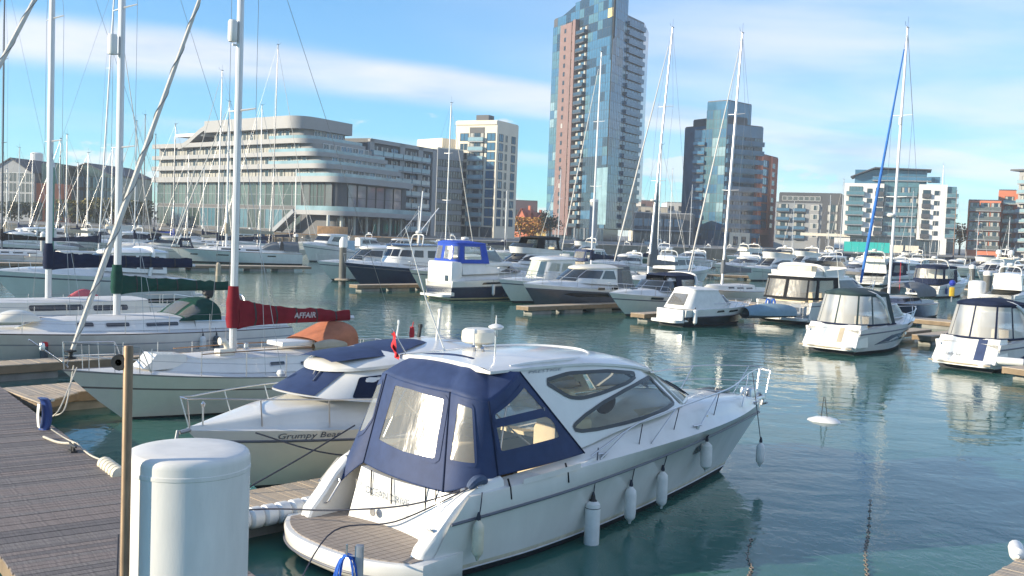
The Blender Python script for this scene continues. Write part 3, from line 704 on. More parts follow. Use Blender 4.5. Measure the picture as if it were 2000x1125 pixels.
for (z, px, rl_) in ((14.85, 640, 26), (17.45, 622, 25), (19.95, 604, 23), (22.75, 586, 16)):
    Cc = Vector(A_) + ld * along_px(px); p0 = Cc + rdv * 5 - rn_ * 1.4; p1 = Cc + rdv * rl_ - rn_ * 1.4; f = ht.face(tuple(p0), tuple(p1)); k = 0
    while k * 2.1 + 2.0 < f.L: f(rnd.choice(GR_), k * 2.1, z, .03); k += 1
# tall restaurant glazing and terrace
f = ht.face(tuple(Vector(A_) + ld * along_px(577) - ln_ * 1.2), tuple(Vector(C_) - ld * 5 - ln_ * 1.2)); k = 0
RG = win(2.3, 5.4, G_GRN, DARKC, 1, 1, .12); RG2 = win(2.3, 5.4, G_GREY, DARKC, 0, 2, .12)
while k * 2.4 + 2.3 < f.L + 3: f(RG if k % 3 else RG2, k * 2.4, 8.0, .04); k += 1
C5 = Vector(A_) + ld * along_px(655); f = ht.face(tuple(C5 + rdv * 4.5 - rn_ * 1.2), tuple(C5 + rdv * 26 - rn_ * 1.2)); RB = win(3.2, 5.4, bg('violet_grey_glass', (.20, .19, .22), .04), FRAMED, 0, 1, .1)
for k in range(6): f(RB, .3 + k * 3.4, 8.0, .04)
f = ht.face(tuple(Vector(A_) - ln_ * 1.2), tuple(Vector(A_) + ld * along_px(577) - ln_ * 1.2)); LG = [win(3.0, 4.9, G_GRN, CLADD, 0, 1, .09), win(3.0, 4.9, bg('sea_green_glass', (.10, .15, .14), .1), CLADD, 1, 1, .09)]; LG2 = [win(3.0, 4.3, G_GRN, CLADD, 1, 0, .09), win(3.0, 4.3, G_TEAL, CLADD, 1, 0, .09)]
k = 0
while k * 3.1 + 3 < f.L: f(LG[k % 2], k * 3.1, 8.6, .04); f(LG2[(k // 2) % 2], k * 3.1, 3.6, .04); k += 1
a0 = along_px(588); ribbon('terrace_slab', hpath(a0, LL + 2.5, 30, 2.2, 6), hpath(a0, LL + 2.5, 30, -2.5, 6), 6.9, 7.8, CLAD)
mb = MB(); q = hpath(a0, LL + 2.5, 30, 2.0, 6); mb.loft([[(x, y, 7.8 - QZ), (x, y, 8.7 - QZ)] for x, y in q], False); mb.build('terrace_balustrade', G_PALE, ht.o, 30)
p0 = Vector(A_) + ld * along_px(548) + ln_ * 2.4; p1 = Vector(A_) + ld * a0 + ln_ * 2.4
mb = MB(); mb.bar((p0.x - C_[0], p0.y - C_[1], .2), (p1.x - C_[0], p1.y - C_[1], 4.6), .5, .9); mb.bar((p0.x - C_[0] - ln_.x * 2, p0.y - C_[1] - ln_.y * 2, .2), (p1.x - C_[0] - ln_.x * 2, p1.y - C_[1] - ln_.y * 2, 4.6), .3, .6); mb.build('stair_side', CLADD, ht.o, 0)
for k in range(22): p = p0.lerp(p1, (k + .5) / 22) - ln_ * 1.1; mb = MB(); mb.obox((p.x - C_[0], p.y - C_[1], .2 + 4.3 * (k + .5) / 22), (ld.x * .2, ld.y * .2, 0), (ln_.x * .9, ln_.y * .9, 0), (0, 0, .1)); mb.build('step', CLADD, ht.o, 0)
GC = mat('pale_column', (.50, .52, .48), .6)
for k in range(7): p = Vector(C_) + rdv * (-3 + k * 4.4) + rn_ * .4; mb = MB(); mb.lathe([(.32, 0), (.32, 3.9)], 12, (p.x - C_[0], p.y - C_[1], 0)); mb.build('column', GC, ht.o)
f = ht.face(tuple(C5 + rdv * 1 - rn_ * 1.2), tuple(C5 + rdv * 27 - rn_ * 1.2)); SG = win(3.0, 3.2, G_DK, FRAMED, 1, 0, .1)
for k in range(8): f(SG, .3 + k * 3.2, 3.3, .05)
rnd = random.Random(8)
mb = MB()
for k in range(26):
    p = Vector(C_) + rdv * rnd.uniform(2, 27) + rn_ * rnd.uniform(.2, 1.6); x, y = p.x - C_[0], p.y - C_[1]; mb.rbox(x - .3, x + .3, y - .3, y + .3, 7.82 - QZ, 8.3 - QZ, .05); mb.box(x - .3, x + .3, y + .24, y + .3, 8.3 - QZ, 8.75 - QZ)
tag(mb.build('terrace_chairs', RENDW, ht.o, 0), kind='stuff')

# grey residential wing right of it, and the darker block behind
def slabs(label, pa, pb, depth, z1, cols, floors, fh, z0, wall, pier, name='apartment_block', cat='apartment block', winm=None, bal=None, roofm=DARKC, piers=(), side=None, skip=None):
    b = Bldg(name, label, cat, pa); b.block('wall', foot4(pa, pb, depth), QZ, z1, wall, roofm); f = b.face(pa, pb); w = f.L / cols
    for j in range(floors):
        for i in range(cols):
            m_ = winm(i, j) if callable(winm) else winm
            if m_ is None: continue
            f(m_, i * w + (w - WMW(m_)) / 2, z0 + j * fh, .04)
            if bal and bal(i, j): f(bal(i, j), i * w + .1, z0 + j * fh - .15, .05, 'balcony')
    for (s0, s1) in piers: m = MB(); m.box(s0 * f.L, s1 * f.L, -.45, .2, .02, z1 - QZ + .15); f(m.mesh('pier', pier, 0), 0, QZ, .0, 'pier')
    if side:
        q = foot4(pa, pb, depth); g = b.face(q[1], q[2]); sc, smesh = side
        for j in range(floors):
            for i in range(sc): f2 = smesh(i, j); f2 and g(f2, (i + .5) * g.L / sc - WMW(f2) / 2, z0 + j * fh, .04)
    return b, f
def WMW(me): return max(v.co.x for v in me.vertices)
pa, pb = fx(716, 236), fx(846, 262); W0 = win(3.2, 2.1, G_DK, FRAMED, 2, 0, .09, CURT); W1 = win(3.2, 2.1, G_BLUE, FRAMED, 2, 0, .09); rnd = random.Random(4)
b1 = balc(3.9, 1.2, CLADD, G_PALE)
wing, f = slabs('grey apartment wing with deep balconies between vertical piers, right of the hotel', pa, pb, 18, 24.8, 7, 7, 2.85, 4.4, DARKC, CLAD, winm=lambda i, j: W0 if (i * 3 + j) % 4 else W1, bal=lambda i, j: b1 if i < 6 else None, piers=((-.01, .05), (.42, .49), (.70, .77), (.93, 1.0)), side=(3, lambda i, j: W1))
m = MB(); m.box(0, f.L, -.4, 0, 0, .9); f(m.mesh('cornice', CLAD, 0), 0, 24.2, .05, 'cornice')
pa, pb = fx(850, 282), fx(900, 288); W2 = win(1.8, 1.9, G_GREY, FRAMED, 1, 0, .1)
slabs('dark apartment block half hidden behind the pale tower, ivory top storey', pa, pb, 16, 27, 5, 7, 3.0, 4.2, CLADD, IVORY, winm=W2, roofm=IVORY)
pa, pb = fx(858, 300), fx(888, 304); bb = Bldg('apartment_block', 'ivory set back storey seen between the grey wing and the pale block', 'apartment block', pa); bb.block('wall', foot4(pa, pb, 12), QZ, fz(870, 272, 300), IVORY, IVORY)
f = bb.face(pa, pb)
for j in range(3): f(W2, .8, 20 + j * 3.2, .04); f(W2, 2.9, 20 + j * 3.2, .04)

# pale apartment tower
pa, pb = fx(884, 292), fx(964, 286); zt = fz(920, 237, 289)
pt = Bldg('apartment_block', 'ivory apartment tower with dark recessed balcony column in the middle', 'apartment tower', pa); dpt = 13
q4 = foot4(pa, pb, dpt); f = pt.face(pa, pb)
pt.block('wall', q4, QZ, zt, IVORY, IVORY); FH = (zt - 6.2 - QZ) / 10
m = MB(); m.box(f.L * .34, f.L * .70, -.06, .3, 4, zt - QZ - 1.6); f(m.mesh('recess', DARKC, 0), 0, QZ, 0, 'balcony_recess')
WL = win(f.L * .19, 2.0, G_DK, IVORY, 1, 0, .1); WLB = win(f.L * .20, 2.2, G_BLUE, FRAMED, 1, 0, .1); WC = win(f.L * .34, 2.3, G_DK, FRAMED, 3, 0, .1, CURT); BC = balc(f.L * .36, .9, CLADD, G_PALE)
m = MB(); m.box(0, f.L, -.35, 0, 0, 1.0); TOPM = m.mesh('band', IVORY, 0); f(TOPM, 0, zt - .9, .02, 'parapet')
for j in range(10):
    z = 6.4 + j * FH; f(WL if j < 9 else WLB, f.L * .11, z, .03); f(WC, f.L * .35, z, .09); f(BC, f.L * .34, z - .1, .07, 'balcony'); f(WLB, f.L * .76, z, .03)
g = pt.face(q4[1], q4[2]); WS = win(1.5, 2.1, G_GREY, IVORY, 0, 0, .1); WS2 = win(2.4, 2.1, G_BLUE, FRAMED, 1, 0, .1)
for j in range(10):
    for i, s_ in enumerate((.14, .42, .72)): g(WS if i % 2 else WS2, g.L * s_ - .6, 6.4 + j * FH, .03)
SH = win(f.L * .28, 2.8, G_DK, FRAMED, 1)
for s_ in (.05, .36, .68): f(SH, f.L * s_, 3.2, .05)
m = MB(); m.box(f.L * .45, f.L * .75, .8, 4, 0, 1.6); f(m.mesh('plant', DARKC, 0), 0, zt + .3, 0, 'roof_plant')

# ---------------------------------------------------------------- tall glass tower
A2, B2, C2, D2 = fx(1066, 380), fx(1180, 342), fx(1207, 354), fx(1240, 366)
tw = Bldg('glass_tower', 'tallest blue glass tower with rose brick strip up its left side', 'tower block', B2)
ZT = 86.5; NF = 26; fh = (ZT - 7.5) / NF
back = Vector((A2[0] - B2[0], A2[1] - B2[1])); bn = Vector((12, 26))
tw.block('wall', [A2, B2, C2, (C2[0] + 2, C2[1] + 26), (A2[0] + 14, A2[1] + 22)], 7.0, ZT - 3.5, DARKC, DARKC)
tw.block('lobby', [vl(A2, B2, .03), vl(B2, A2, .02), C2, (C2[0] + 2, C2[1] + 22), (A2[0] + 14, A2[1] + 20)], QZ, 7.0, G_DK)
f = tw.face(A2, B2); FL = f.L; npan = 13; pw = FL / npan; rnd = random.Random(21)
top_at = lambda s: lerp(ZT - 4.5, ZT + 5.5, s)          # sloping crown
GM = [G_BLUE, G_DK, G_TEAL, G_BLUE, G_PALE]
PM = {}
def pan(gm, w=pw, h=fh, mull=1):
    k = (gm.name, round(w, 2), round(h, 2), mull)
    if k not in PM:
        m = MB(); m.mi = 0; m.box(.04, w - .04, -.10, 0, .05, h - .05); m.mi = 1; m.box(0, .04, -.14, 0, 0, h); m.box(w - .04, w, -.14, 0, 0, h); m.box(.04, w - .04, -.13, 0, h - .05, h); m.box(.04, w - .04, -.13, 0, 0, .05)
        for q in range(mull): m.box(w * (q + 1) / (mull + 1) - .03, w * (q + 1) / (mull + 1) + .03, -.13, -.101, .05, h - .05)
        PM[k] = m.mesh('glass_panel', [gm, FRAMED], 0)
    return PM[k]
slots = []
for j in range(NF + 3):
    for i in range(npan):
        s = (i + .5) / npan; z = 7.2 + j * fh
        if z + fh > top_at(s) + .3: continue
        if .20 < s < .46 and z < 78.6: continue                    # brick strip
        if .46 <= s < .60 and z < 77: continue                     # balcony bay
        hi_ = z > 70
        r_ = rnd.random()
        gm = (G_TEAL if r_ < .35 else G_PALE if r_ < .55 else G_BLUE) if s < .2 and z < 68 else (G_BLUE if r_ < .45 else G_DK if r_ < .85 else G_TEAL) if hi_ or r_ < .5 else rnd.choice((G_BLUE, G_TEAL, G_DK, G_BLUE))
        if s > .6 and z < 30: gm = G_DK if r_ < .75 else G_BLUE
        slots.append((f, i * pw, z, gm, pw))
f2 = tw.face(B2, C2); w2 = f2.L / 4
for j in range(NF + 4):
    for i in range(4):
        z = 7.2 + j * fh
        if z + fh > ZT + 8: continue
        slots.append((f2, i * w2, z, G_BLUE if rnd.random() < .7 else G_TEAL if rnd.random() < .5 else G_DK, w2))
# crown fins carry the panels above the roof line
m = MB(); m.poly([(0, .35, 70 - QZ), (FL, .35, 70 - QZ), (FL, .35, top_at(1) - QZ), (0, .35, top_at(0) - QZ)]); m.poly([(0, .75, 70 - QZ), (0, .75, top_at(0) - QZ), (FL, .75, top_at(1) - QZ), (FL, .75, 70 - QZ)]); m.poly([(0, .35, top_at(0) - QZ), (FL, .35, top_at(1) - QZ), (FL, .75, top_at(1) - QZ), (0, .75, top_at(0) - QZ)]); f(m.mesh('crown_screen', G_DK, 0), 0, QZ, 0, 'crown_screen')
m = MB(); m.box(0, f2.L, .3, .7, 60, ZT + 7.6 - QZ); f2(m.mesh('crown_screen', G_DK, 0), 0, QZ, 0, 'crown_screen')
slots.sort(key=lambda t: (t[0] is f2, t[2]), reverse=True)
for n_, (ff, a, z, gm, w) in enumerate(slots[:296]): ff(pan(gm, w), a, z, .05, 'glass_panel')
mbs = {}
for (ff, a, z, gm, w) in slots[296:]:
    q = mbs.setdefault('g', MB()); q.mi = GM.index(gm) if gm in GM else 0; d_, n__, a_ = ff.d, ff.n, ff.a; o_ = Vector((a_[0] + d_.x * (a + w / 2) + n__.x * .12, a_[1] + d_.y * (a + w / 2) + n__.y * .12, z - QZ + fh / 2)); q.obox(o_, (d_.x * (w / 2 - .04), d_.y * (w / 2 - .04), 0), (n__.x * .06, n__.y * .06, 0), (0, 0, fh / 2 - .05))
if mbs: tag(mbs['g'].build('glass_panels', GM, tw.o, 0), kind='stuff')
lit = f(pan(LITW), pw * (npan - 1), 7.2 + 23 * fh, .09, 'lit_window')
m = MB(); m.box(FL * .195, FL * .395, -1.6, .0, 1.5, 79.2 - QZ); m.box(FL * .415, FL * .462, -1.7, .0, 1.5, 79.8 - QZ); m.box(FL * .395, FL * .415, -1.2, 0, 1.5, 78.6 - QZ); f(m.mesh('brick_strip', BRICKP, 0), 0, QZ, 0, 'brick_strip')
BW = win(1.1, 1.5, G_DK, FRAMED, 0, 0, .08); BWl = win(1.1, 1.5, CURT, FRAMEW, 0, 0, .08); BN = win(.75, 2.3, G_GREY, IVORY, 0, 0, .08); BNl = win(.75, 2.3, CURT, IVORY, 0, 0, .08)
for j in range(23):
    z = 9.2 + j * fh; f(BWl if rnd.random() < .35 else BW, FL * .275, z, 1.63); f(BNl if rnd.random() < .45 else BN, FL * .395, z - .4, 1.23)
BAL = balc(FL * .14, 1.5, DARKC, G_DK); BWIN = win(FL * .12, 2.4, G_BLUE, FRAMED, 2, 0, .1, CURT)
for j in range(23): z = 7.6 + j * fh; f(BAL, FL * .463, z, .05, 'balcony'); f(BWIN, FL * .47, z + .1, .05)
m = MB(); m.box(0, FL * .17, -.14, 0, 0, 19); PP = m.mesh('pale_glass_screen', G_PALE, 0); f(PP, FL * .86, 8.5, .25, 'pale_glass_screen')
# lower balcony slab on the right
tw.block('side_slab', [C2, D2, (D2[0] + 4, D2[1] + 18), (C2[0] + 4, C2[1] + 18)], 7, 80, G_DK, DARKC); f3 = tw.face(C2, D2); B3 = balc(f3.L - .2, 1.0, G_BLUE, bg('steel_blue_glass', (.06, .135, .215)), 1.25); W3 = win(f3.L - .6, 1.7, G_BLUE, FRAMED, 4, 0, .08)
for j in range(24): z = 8.0 + j * 3.0; f3(B3, .1, z, .03, 'balcony'); f3(W3, .3, z + 1.0, .04)
for k in range(6): p = vl(A2, D2, (k + .5) / 6); m = MB(); m.lathe([(.4, 0), (.4, 4.2)], 10); f(m.mesh('column', CLADD, 20), FL * (k + .5) / 6, QZ, 1.4, 'column')

# ---------------------------------------------------------------- second glass tower
P0, P1, P2, P3 = fx(1348, 352), fx(1370, 350), fx(1410, 344), fx(1481, 352)
t2 = Bldg('glass_tower', 'shorter blue glass tower with a raised glazed stair core, right of the tallest one', 'tower block', P1)
zc_, zm_, zr_ = fz(1390, 197, 346), fz(1430, 231, 348), fz(1465, 247, 350)
t2.block('stair_core', foot4(P1, P2, 14), QZ, zc_, G_BLUE, DARKC); t2.block('left_wing', foot4(P0, P1, 16), QZ, fz(1360, 254, 351), G_BLUE, DARKC); t2.block('wall', foot4(P2, P3, 22), QZ, zr_, G_BLUE, DARKC)
pc = vl(P2, P3, .55); t2.block('penthouse', foot4(vl(P2, P3, .02), pc, 18), zr_, zm_ + 0, DARKC, DARKC)
f = t2.face(P1, P2); w = f.L / 3; H_ = 3.1; j = 0
while 5 + (j + 1) * H_ < zc_:
    for i in range(3): f(pan(rnd.choice((G_TEAL, G_TEAL, G_BLUE, G_PALE) if 5 + j * H_ < 42 else (G_BLUE, G_TEAL)), w, H_), i * w, 5 + j * H_, .04, 'glass_panel')
    j += 1
f = t2.face(P0, P1); j = 0; WQ = win(f.L - .4, 2.2, G_BLUE, FRAMED, 1); BQ = balc(f.L, 1.0, DARKC, G_BLUE)
while 6 + (j + 1) * H_ < fz(1360, 254, 351): f(WQ, .2, 6 + j * H_, .04); f(BQ, 0, 5.8 + j * H_, .04, 'balcony'); j += 1
f = t2.face(P2, P3); j = 0; WQ = [win(f.L / 4 - .2, 2.3, g_, FRAMED, 2, 0, .09, c_) for g_, c_ in ((G_DK, None), (G_BLUE, None), (G_TEAL, None))]; BQ = balc(f.L, 1.0, G_BLUE, bg('steel_blue_glass', (.06, .135, .215)), 1.2)
while 6.5 + (j + 1) * H_ < zr_:
    for i in range(4): f(rnd.choice(WQ), .1 + i * f.L / 4, 6.5 + j * H_, .04)
    f(BQ, 0, 6.3 + j * H_, .05, 'balcony'); j += 1
m = MB(); m.box(0, f.L * .55, -.3, 0, 0, 4.6); f(m.mesh('entrance_box', IVORY, 0), f.L * .1, QZ, 1.8, 'entrance_box'); f(win(f.L * .12, 3.0, G_DK, FRAMED, 1), f.L * .2, QZ + .3, 2.15); f(win(f.L * .12, 3.0, G_DK, FRAMED, 1), f.L * .42, QZ + .3, 2.15)
# red framed block
pa, pb = fx(1474, 350), fx(1513, 368); rb = Bldg('apartment_block', 'narrow red brick apartment block joined to the shorter glass tower', 'apartment block', pa); zt = fz(1490, 303, 356); rb.block('wall', foot4(pa, pb, 16), QZ, zt, BRICKR, DARKC); f = rb.face(pa, pb)
WQ = win(f.L * .34, 2.4, G_BLUE, FRAMED, 1); WR = win(f.L * .16, 1.7, G_DK, FRAMEW, 0); m = MB(); m.box(0, f.L * .08, -.8, 0, 0, zt - QZ - 6); m.box(f.L * .46, f.L * .54, -.8, 0, 0, zt - QZ - 6); m.box(0, f.L * .54, -.8, 0, -1.8, 0); f(m.mesh('red_frame', BRICKO, 0), f.L * .06, QZ + 6, .02, 'red_frame')
for j in range(8): f(WQ, f.L * .17, 9.6 + j * 3.0, .05); f(WR, f.L * .68, 9.8 + j * 3.0, .05)
# grey flats
pa, pb = fx(1512, 348), fx(1640, 340); gb_ = Bldg('apartment_block', 'low grey flats with dark top storey, between the red brick block and the white flats', 'apartment block', pa); zt = fz(1570, 378, 344); q4 = foot4(pa, pb, 18)
gb_.block('wall', q4, QZ, zt - 3.2, CLADD, DARKC); gb_.block('top_storey', [vl(pa, pb, .05), vl(pa, pb, 1.0), q4[2], q4[3]], zt - 3.2, zt, DARKC, DARKC); f = gb_.face(pa, pb); WQ = win(2.7, 1.7, G_DK, FRAMEW, 2, 0, .09, CURT); WR = win(3.4, 2.3, G_DK, FRAMED, 2, 0, .08, CURT); BQ = balc(4.2, 1.3, DARKC, bg('steel_blue_glass', (.06, .135, .215)))
m = MB(); m.box(0, f.L * .19, -.5, 0, 0, zt - QZ - 3.4); f(m.mesh('bay', CLAD, 0), f.L * .48, QZ, .02, 'projecting_bay'); m = MB(); m.box(f.L * .72, f.L, -.3, 0, 0, zt - QZ); f(m.mesh('dark_end', DARKC, 0), 0, QZ, .0, 'dark_end')
for j in range(4):
    z = 6.6 + j * 3.0; f(WR, f.L * .04, z, .05); f(BQ, f.L * .03, z - .2, .05, 'balcony'); f(WR, f.L * .29, z, .05); f(BQ, f.L * .28, z - .2, .05, 'balcony'); f(WQ, f.L * .55, z + .3, .56); f(WR, f.L * .80, z, .34)
for k in range(7): f(win(1.6, 1.5, G_GREY, FRAMEW, 0), f.L * (.1 + .085 * k), zt - 2.4, .05)

# ---------------------------------------------------------------- white flats with the winged glass roof
pa, pb = fx(1642, 330), fx(1864, 318); wf = Bldg('apartment_block', 'white flats with glazed centre and dark winged roof behind the blue foresail', 'apartment block', pa); f = wf.face(pa, pb); FLN = f.L
S = lambda px: (px - 1642) / 222 * FLN
zl, zr2, zg, zroof = fz(1680, 358, 328), fz(1825, 361, 321), fz(1740, 372, 324), fz(1740, 328, 326)
def fb_(name, s0, s1, d0, d1, z0, z1, m): q = MB(); q.box(s0, s1, -d1, -d0, z0 - QZ, z1 - QZ); return f(q.mesh(name, m, 0), 0, QZ, 0, name)
zgr = 8.0
fb_('left_block', S(1645), S(1724), -14, .6, zgr, zl, RENDW); fb_('right_block', S(1792), S(1846), -14, .6, zgr - .6, zr2, RENDW); fb_('glazed_centre', S(1724), S(1792), -12, -1.2, QZ, zl + 1, G_TEAL); fb_('right_end', S(1846), S(1864), -14, -.4, QZ + 4, zr2 - .5, G_TEAL)
fb_('glass_penthouse', S(1664), S(1806), -12, -2.0, zl, zroof - .6, G_BLUE); fb_('ground_floor', S(1660), S(1850), -12, -.8, QZ, zgr, G_DK); fb_('podium', S(1630), S(1662), -10, .3, QZ, zgr + .3, RENDW)
q = MB(); q.loft([[(S(1656), -.8, zroof - 3.2 - QZ), (S(1656), 11, zroof - 3.2 - QZ), (S(1656), 11, zroof - 2.9 - QZ), (S(1656), -.8, zroof - 2.9 - QZ)], [(S(1704), -1.0, zroof - .3 - QZ), (S(1704), 12, zroof - .3 - QZ), (S(1704), 12, zroof + .1 - QZ), (S(1704), -1.0, zroof + .1 - QZ)], [(S(1814), -1.0, zroof - .7 - QZ), (S(1814), 12, zroof - .7 - QZ), (S(1814), 12, zroof - .4 - QZ), (S(1814), -1.0, zroof - .4 - QZ)]], True, True, True); f(q.mesh('winged_roof', DARKC, 0), 0, QZ, 0, 'winged_roof')
W5 = win(2.2, 2.2, G_DK, FRAMED, 1, 0, .09); W6 = win(1.5, 1.4, G_DK, FRAMED, 1, 0, .09); W7 = win(S(1682) - S(1655), 2.5, G_TEAL, FRAMED, 3, 0, .08); B5 = balc(2.6, .7, DARKC, DARKC); B7 = balc(S(1684) - S(1648), 1.4, CLADD, G_TEAL); WG = win((S(1792) - S(1724)) / 4 - .1, 2.6, G_TEAL, FRAMED, 1, 0, .08); WG2 = win((S(1792) - S(1724)) / 4 - .1, 2.6, G_BLUE, FRAMED, 2, 0, .08, CURT); BG_ = balc(S(1790) - S(1726), 1.2, CLADD, G_TEAL); BE = balc(S(1868) - S(1846), 1.6, CLADD, G_TEAL)
FH5 = (zl - zgr - 1.0) / 5
for j in range(5):
    z = zgr + .6 + j * FH5; f(W7, S(1655), z, .64); f(B7, S(1650), z - .2, .62, 'balcony'); f(W6, S(1691), z + .5, .64); f(W5, S(1708), z, .64); f(B5, S(1707), z - .1, .64, 'balcony'); f(W5, S(1800), z - .4, .64); f(B5, S(1799), z - .5, .64, 'balcony'); f(W6, S(1822), z + .2, .64); f(BE, S(1846), z - .3, -.4, 'balcony')
    for i in range(4): f(WG if (i + j) % 3 else WG2, S(1724) + i * (S(1792) - S(1724)) / 4 + .05, z, -1.16)
    f(BG_, S(1725), z - .2, -1.15, 'balcony')
WP = win(3.6, zroof - zl - 3.2, G_BLUE, FRAMED, 1)
for k in range(5): f(WP, S(1705) + k * 3.9, zl + .6, -1.95)
f(balc(S(1815) - S(1700), 1.6, CLADD, G_BLUE), S(1700), zl + 1.2, -1.9, 'balcony')
for k in range(8): f(win(3.4, 3.6, G_DK, FRAMEW if k % 3 == 0 else FRAMED, 1), S(1664) + k * 3.9, QZ + .4, -.74)
fb_('canopy_beam', S(1560), S(1662), .2, 1.0, zgr - .6, zgr + .3, IVORY); fb_('white_pier', S(1838), S(1850), .2, .9, QZ, zgr, RENDW)
for k, px in enumerate((1712, 1742, 1772)): fb_('shopfront_panel', S(px), S(px + 26), .1, .3, QZ, QZ + 2.4, IVORY)
hd = thing('hoarding', 'bright teal site hoarding at the foot of the white flats', 'hoarding', (*fx(1650, 300), QZ), math.atan2(f.d.y, f.d.x))
TEALB = mat('teal_hoarding', (.02, .42, .38), .5, var=.06)
for k in range(6): mb = MB(); mb.box(k * 2.1, k * 2.1 + 2.05, -.06, .06, 0, 2.9); mb.build('panel', TEALB, hd, 0)
# ---------------------------------------------------------------- red flats at the right edge
pa, pb = fx(1888, 322), fx(1952, 318); rf = Bldg('apartment_block', 'orange red brick flats with dark balconies near the right edge', 'apartment block', pa); zt = fz(1920, 392, 320); rf.block('wall', foot4(pa, pb, 16), QZ, zt, BRICKO, DARKC); f = rf.face(pa, pb); WQ = win(2.6, 2.2, G_DK, FRAMED, 1, 0, .09, CURT); BQ = balc(3.0, .8, CLADD, G_GREY)
for j in range(5):
    for i in range(3): f(WQ, f.L * (.06 + .32 * i), 5.4 + j * 3.0, .05); f(BQ, f.L * (.05 + .32 * i), 5.2 + j * 3.0, .05, 'balcony')
pa, pb = fx(1946, 332), fx(2010, 328); rf2 = Bldg('apartment_block', 'taller orange red brick flats with grey glass balconies at the right edge', 'apartment block', pa); zt = fz(1970, 372, 330); rf2.block('wall', foot4(pa, pb, 14), QZ, zt, BRICKO, DARKC); f = rf2.face(pa, pb); BQ = balc(4.6, 1.5, CLAD, G_PALE)
for j in range(6):
    for i in range(2): f(WQ, f.L * (.2 + .45 * i), 5.2 + j * 3.0, .05); f(BQ, f.L * (.16 + .45 * i), 5.0 + j * 3.0, .05, 'balcony')
pa, pb = fx(1984, 322), fx(2030, 316); ct = Bldg('apartment_block', 'grey corner tower with jutting flat roof cut by the right edge', 'apartment tower', pa); zt = fz(1992, 333, 320); ct.block('wall', foot4(pa, pb, 14), QZ, zt, CLAD, DARKC); f = ct.face(pa, pb); m = MB(); m.box(-2.2, f.L + 1, -1.5, 8, 0, .5); f(m.mesh('jutting_roof', DARKC, 0), 0, zt, 0, 'jutting_roof'); BQ = balc(5.0, 1.5, CLAD, G_PALE)
for j in range(8): f(WQ, 1.0, 5.2 + j * 3.0, .05); f(BQ, .2, 5.0 + j * 3.0, .05, 'balcony')
# ---------------------------------------------------------------- low dark hall and roofs between the towers
pa, pb = fx(1236, 330), fx(1352, 326); lh = Bldg('hall', 'low dark glazed building between the two glass towers', 'building', pa); zt = fz(1290, 417, 328); lh.block('wall', foot4(pa, pb, 20), QZ, zt, DARKC, CLADD); f = lh.face(pa, pb); WQ = win(2.9, 2.6, G_BLUE, FRAMED, 1); WR = win(2.9, 3.0, G_DK, FRAMED, 1)
for k in range(int(f.L / 3.2)): f(WQ, .2 + k * 3.2, 8.4, .05); f(WR, .2 + k * 3.2, 3.4, .05)
m = MB(); m.box(0, f.L, -1.6, 0, 0, .4); f(m.mesh('terrace', CLADD, 0), 0, 7.0, .05, 'terrace_slab')
for (p_, w_, d_, vt, mm, lab) in ((1236, 66, 420, 404, IVORY, 'pale rooftop block behind the dark hall, left part'), (1300, 52, 424, 396, RENDW, 'pale rooftop block behind the dark hall, taller right part'), (1246, 30, 440, 392, BRICKP, 'brown plant room on the roofs behind the dark hall')):
    pa, pb = fx(p_, d_), fx(p_ + w_, d_); b_ = Bldg('building', lab, 'building', pa); b_.block('wall', foot4(pa, pb, 15), QZ, fz(p_ + 10, vt, d_), mm, CLADD); f = b_.face(pa, pb)
    for k in range(max(1, int(f.L / 4))): f(W2, .8 + k * 4, fz(p_ + 10, vt, d_) - 3.2, .04)
# brick gable house and yellow house between the pale block and the tower
def gable_house(label, px0, px1, D, v_eave, v_ridge, m, roofm, name='house', rows=3, cols=2, chim=True, dep=14, wm=None):
    pa, pb = fx(px0, D), fx(px1, D - 2); b = Bldg(name, label, 'house', pa); ze = fz(px0, v_eave, D); zr = fz((px0 + px1) / 2, v_ridge, D); b.block('wall', foot4(pa, pb, dep), QZ, ze, m); f = b.face(pa, pb); w = f.L
    q = MB(); q.loft([[(0, .02, 0), (w, .02, 0), (w / 2, .02, zr - ze)], [(0, dep, 0), (w, dep, 0), (w / 2, dep, zr - ze)]], True, True, True); f(q.mesh('gable', m, 0), 0, ze, 0, 'gable')
    q = MB()
    for sx in (0, 1):
        a = (-.4, -.3) if sx == 0 else (w + .4, -.3); q.poly([(a[0], -.4, a[1]), (w / 2, -.4, zr - ze + .15), (w / 2, dep + .3, zr - ze + .15), (a[0], dep + .3, a[1])]); q.poly([(a[0], -.4, a[1] + .25), (a[0], dep + .3, a[1] + .25), (w / 2, dep + .3, zr - ze + .4), (w / 2, -.4, zr - ze + .4)]); q.poly([(a[0], -.4, a[1]), (a[0], -.4, a[1] + .25), (w / 2, -.4, zr - ze + .4), (w / 2, -.4, zr - ze + .15)])
    f(q.mesh('roof', roofm, 0), 0, ze, 0, 'roof')
    wm = wm or win(1.1, 1.6, G_DK, FRAMEW, 1, 1, .1)
    for j in range(rows):
        for i in range(cols): f(wm, w * (i + .5) / cols - .55, QZ + 2 + j * (ze - QZ - 2) / rows, .04)
    if chim: q = MB(); q.box(w * .8, w * .8 + .9, 3, 4.2, 0, zr - ze + 1.4); f(q.mesh('chimney', m, 0), 0, ze, 0, 'chimney')
    return b
SLATE = mat('slate_roof', (.06, .065, .08), .7, var=.15, scale=1); TILE = mat('red_tile_roof', (.34, .10, .07), .8, var=.15, scale=1); GLD = mat('yellow_stock_brick', (.55, .40, .14), .85, var=.15)
gable_house('red brick house with pointed gable between the pale block and the tall tower', 1003, 1030, 400, 437, 408, BRICKO, TILE, rows=3)
gable_house('second red tiled house beside the pointed gable house', 1028, 1050, 404, 436, 416, BRICKR, TILE, rows=2)
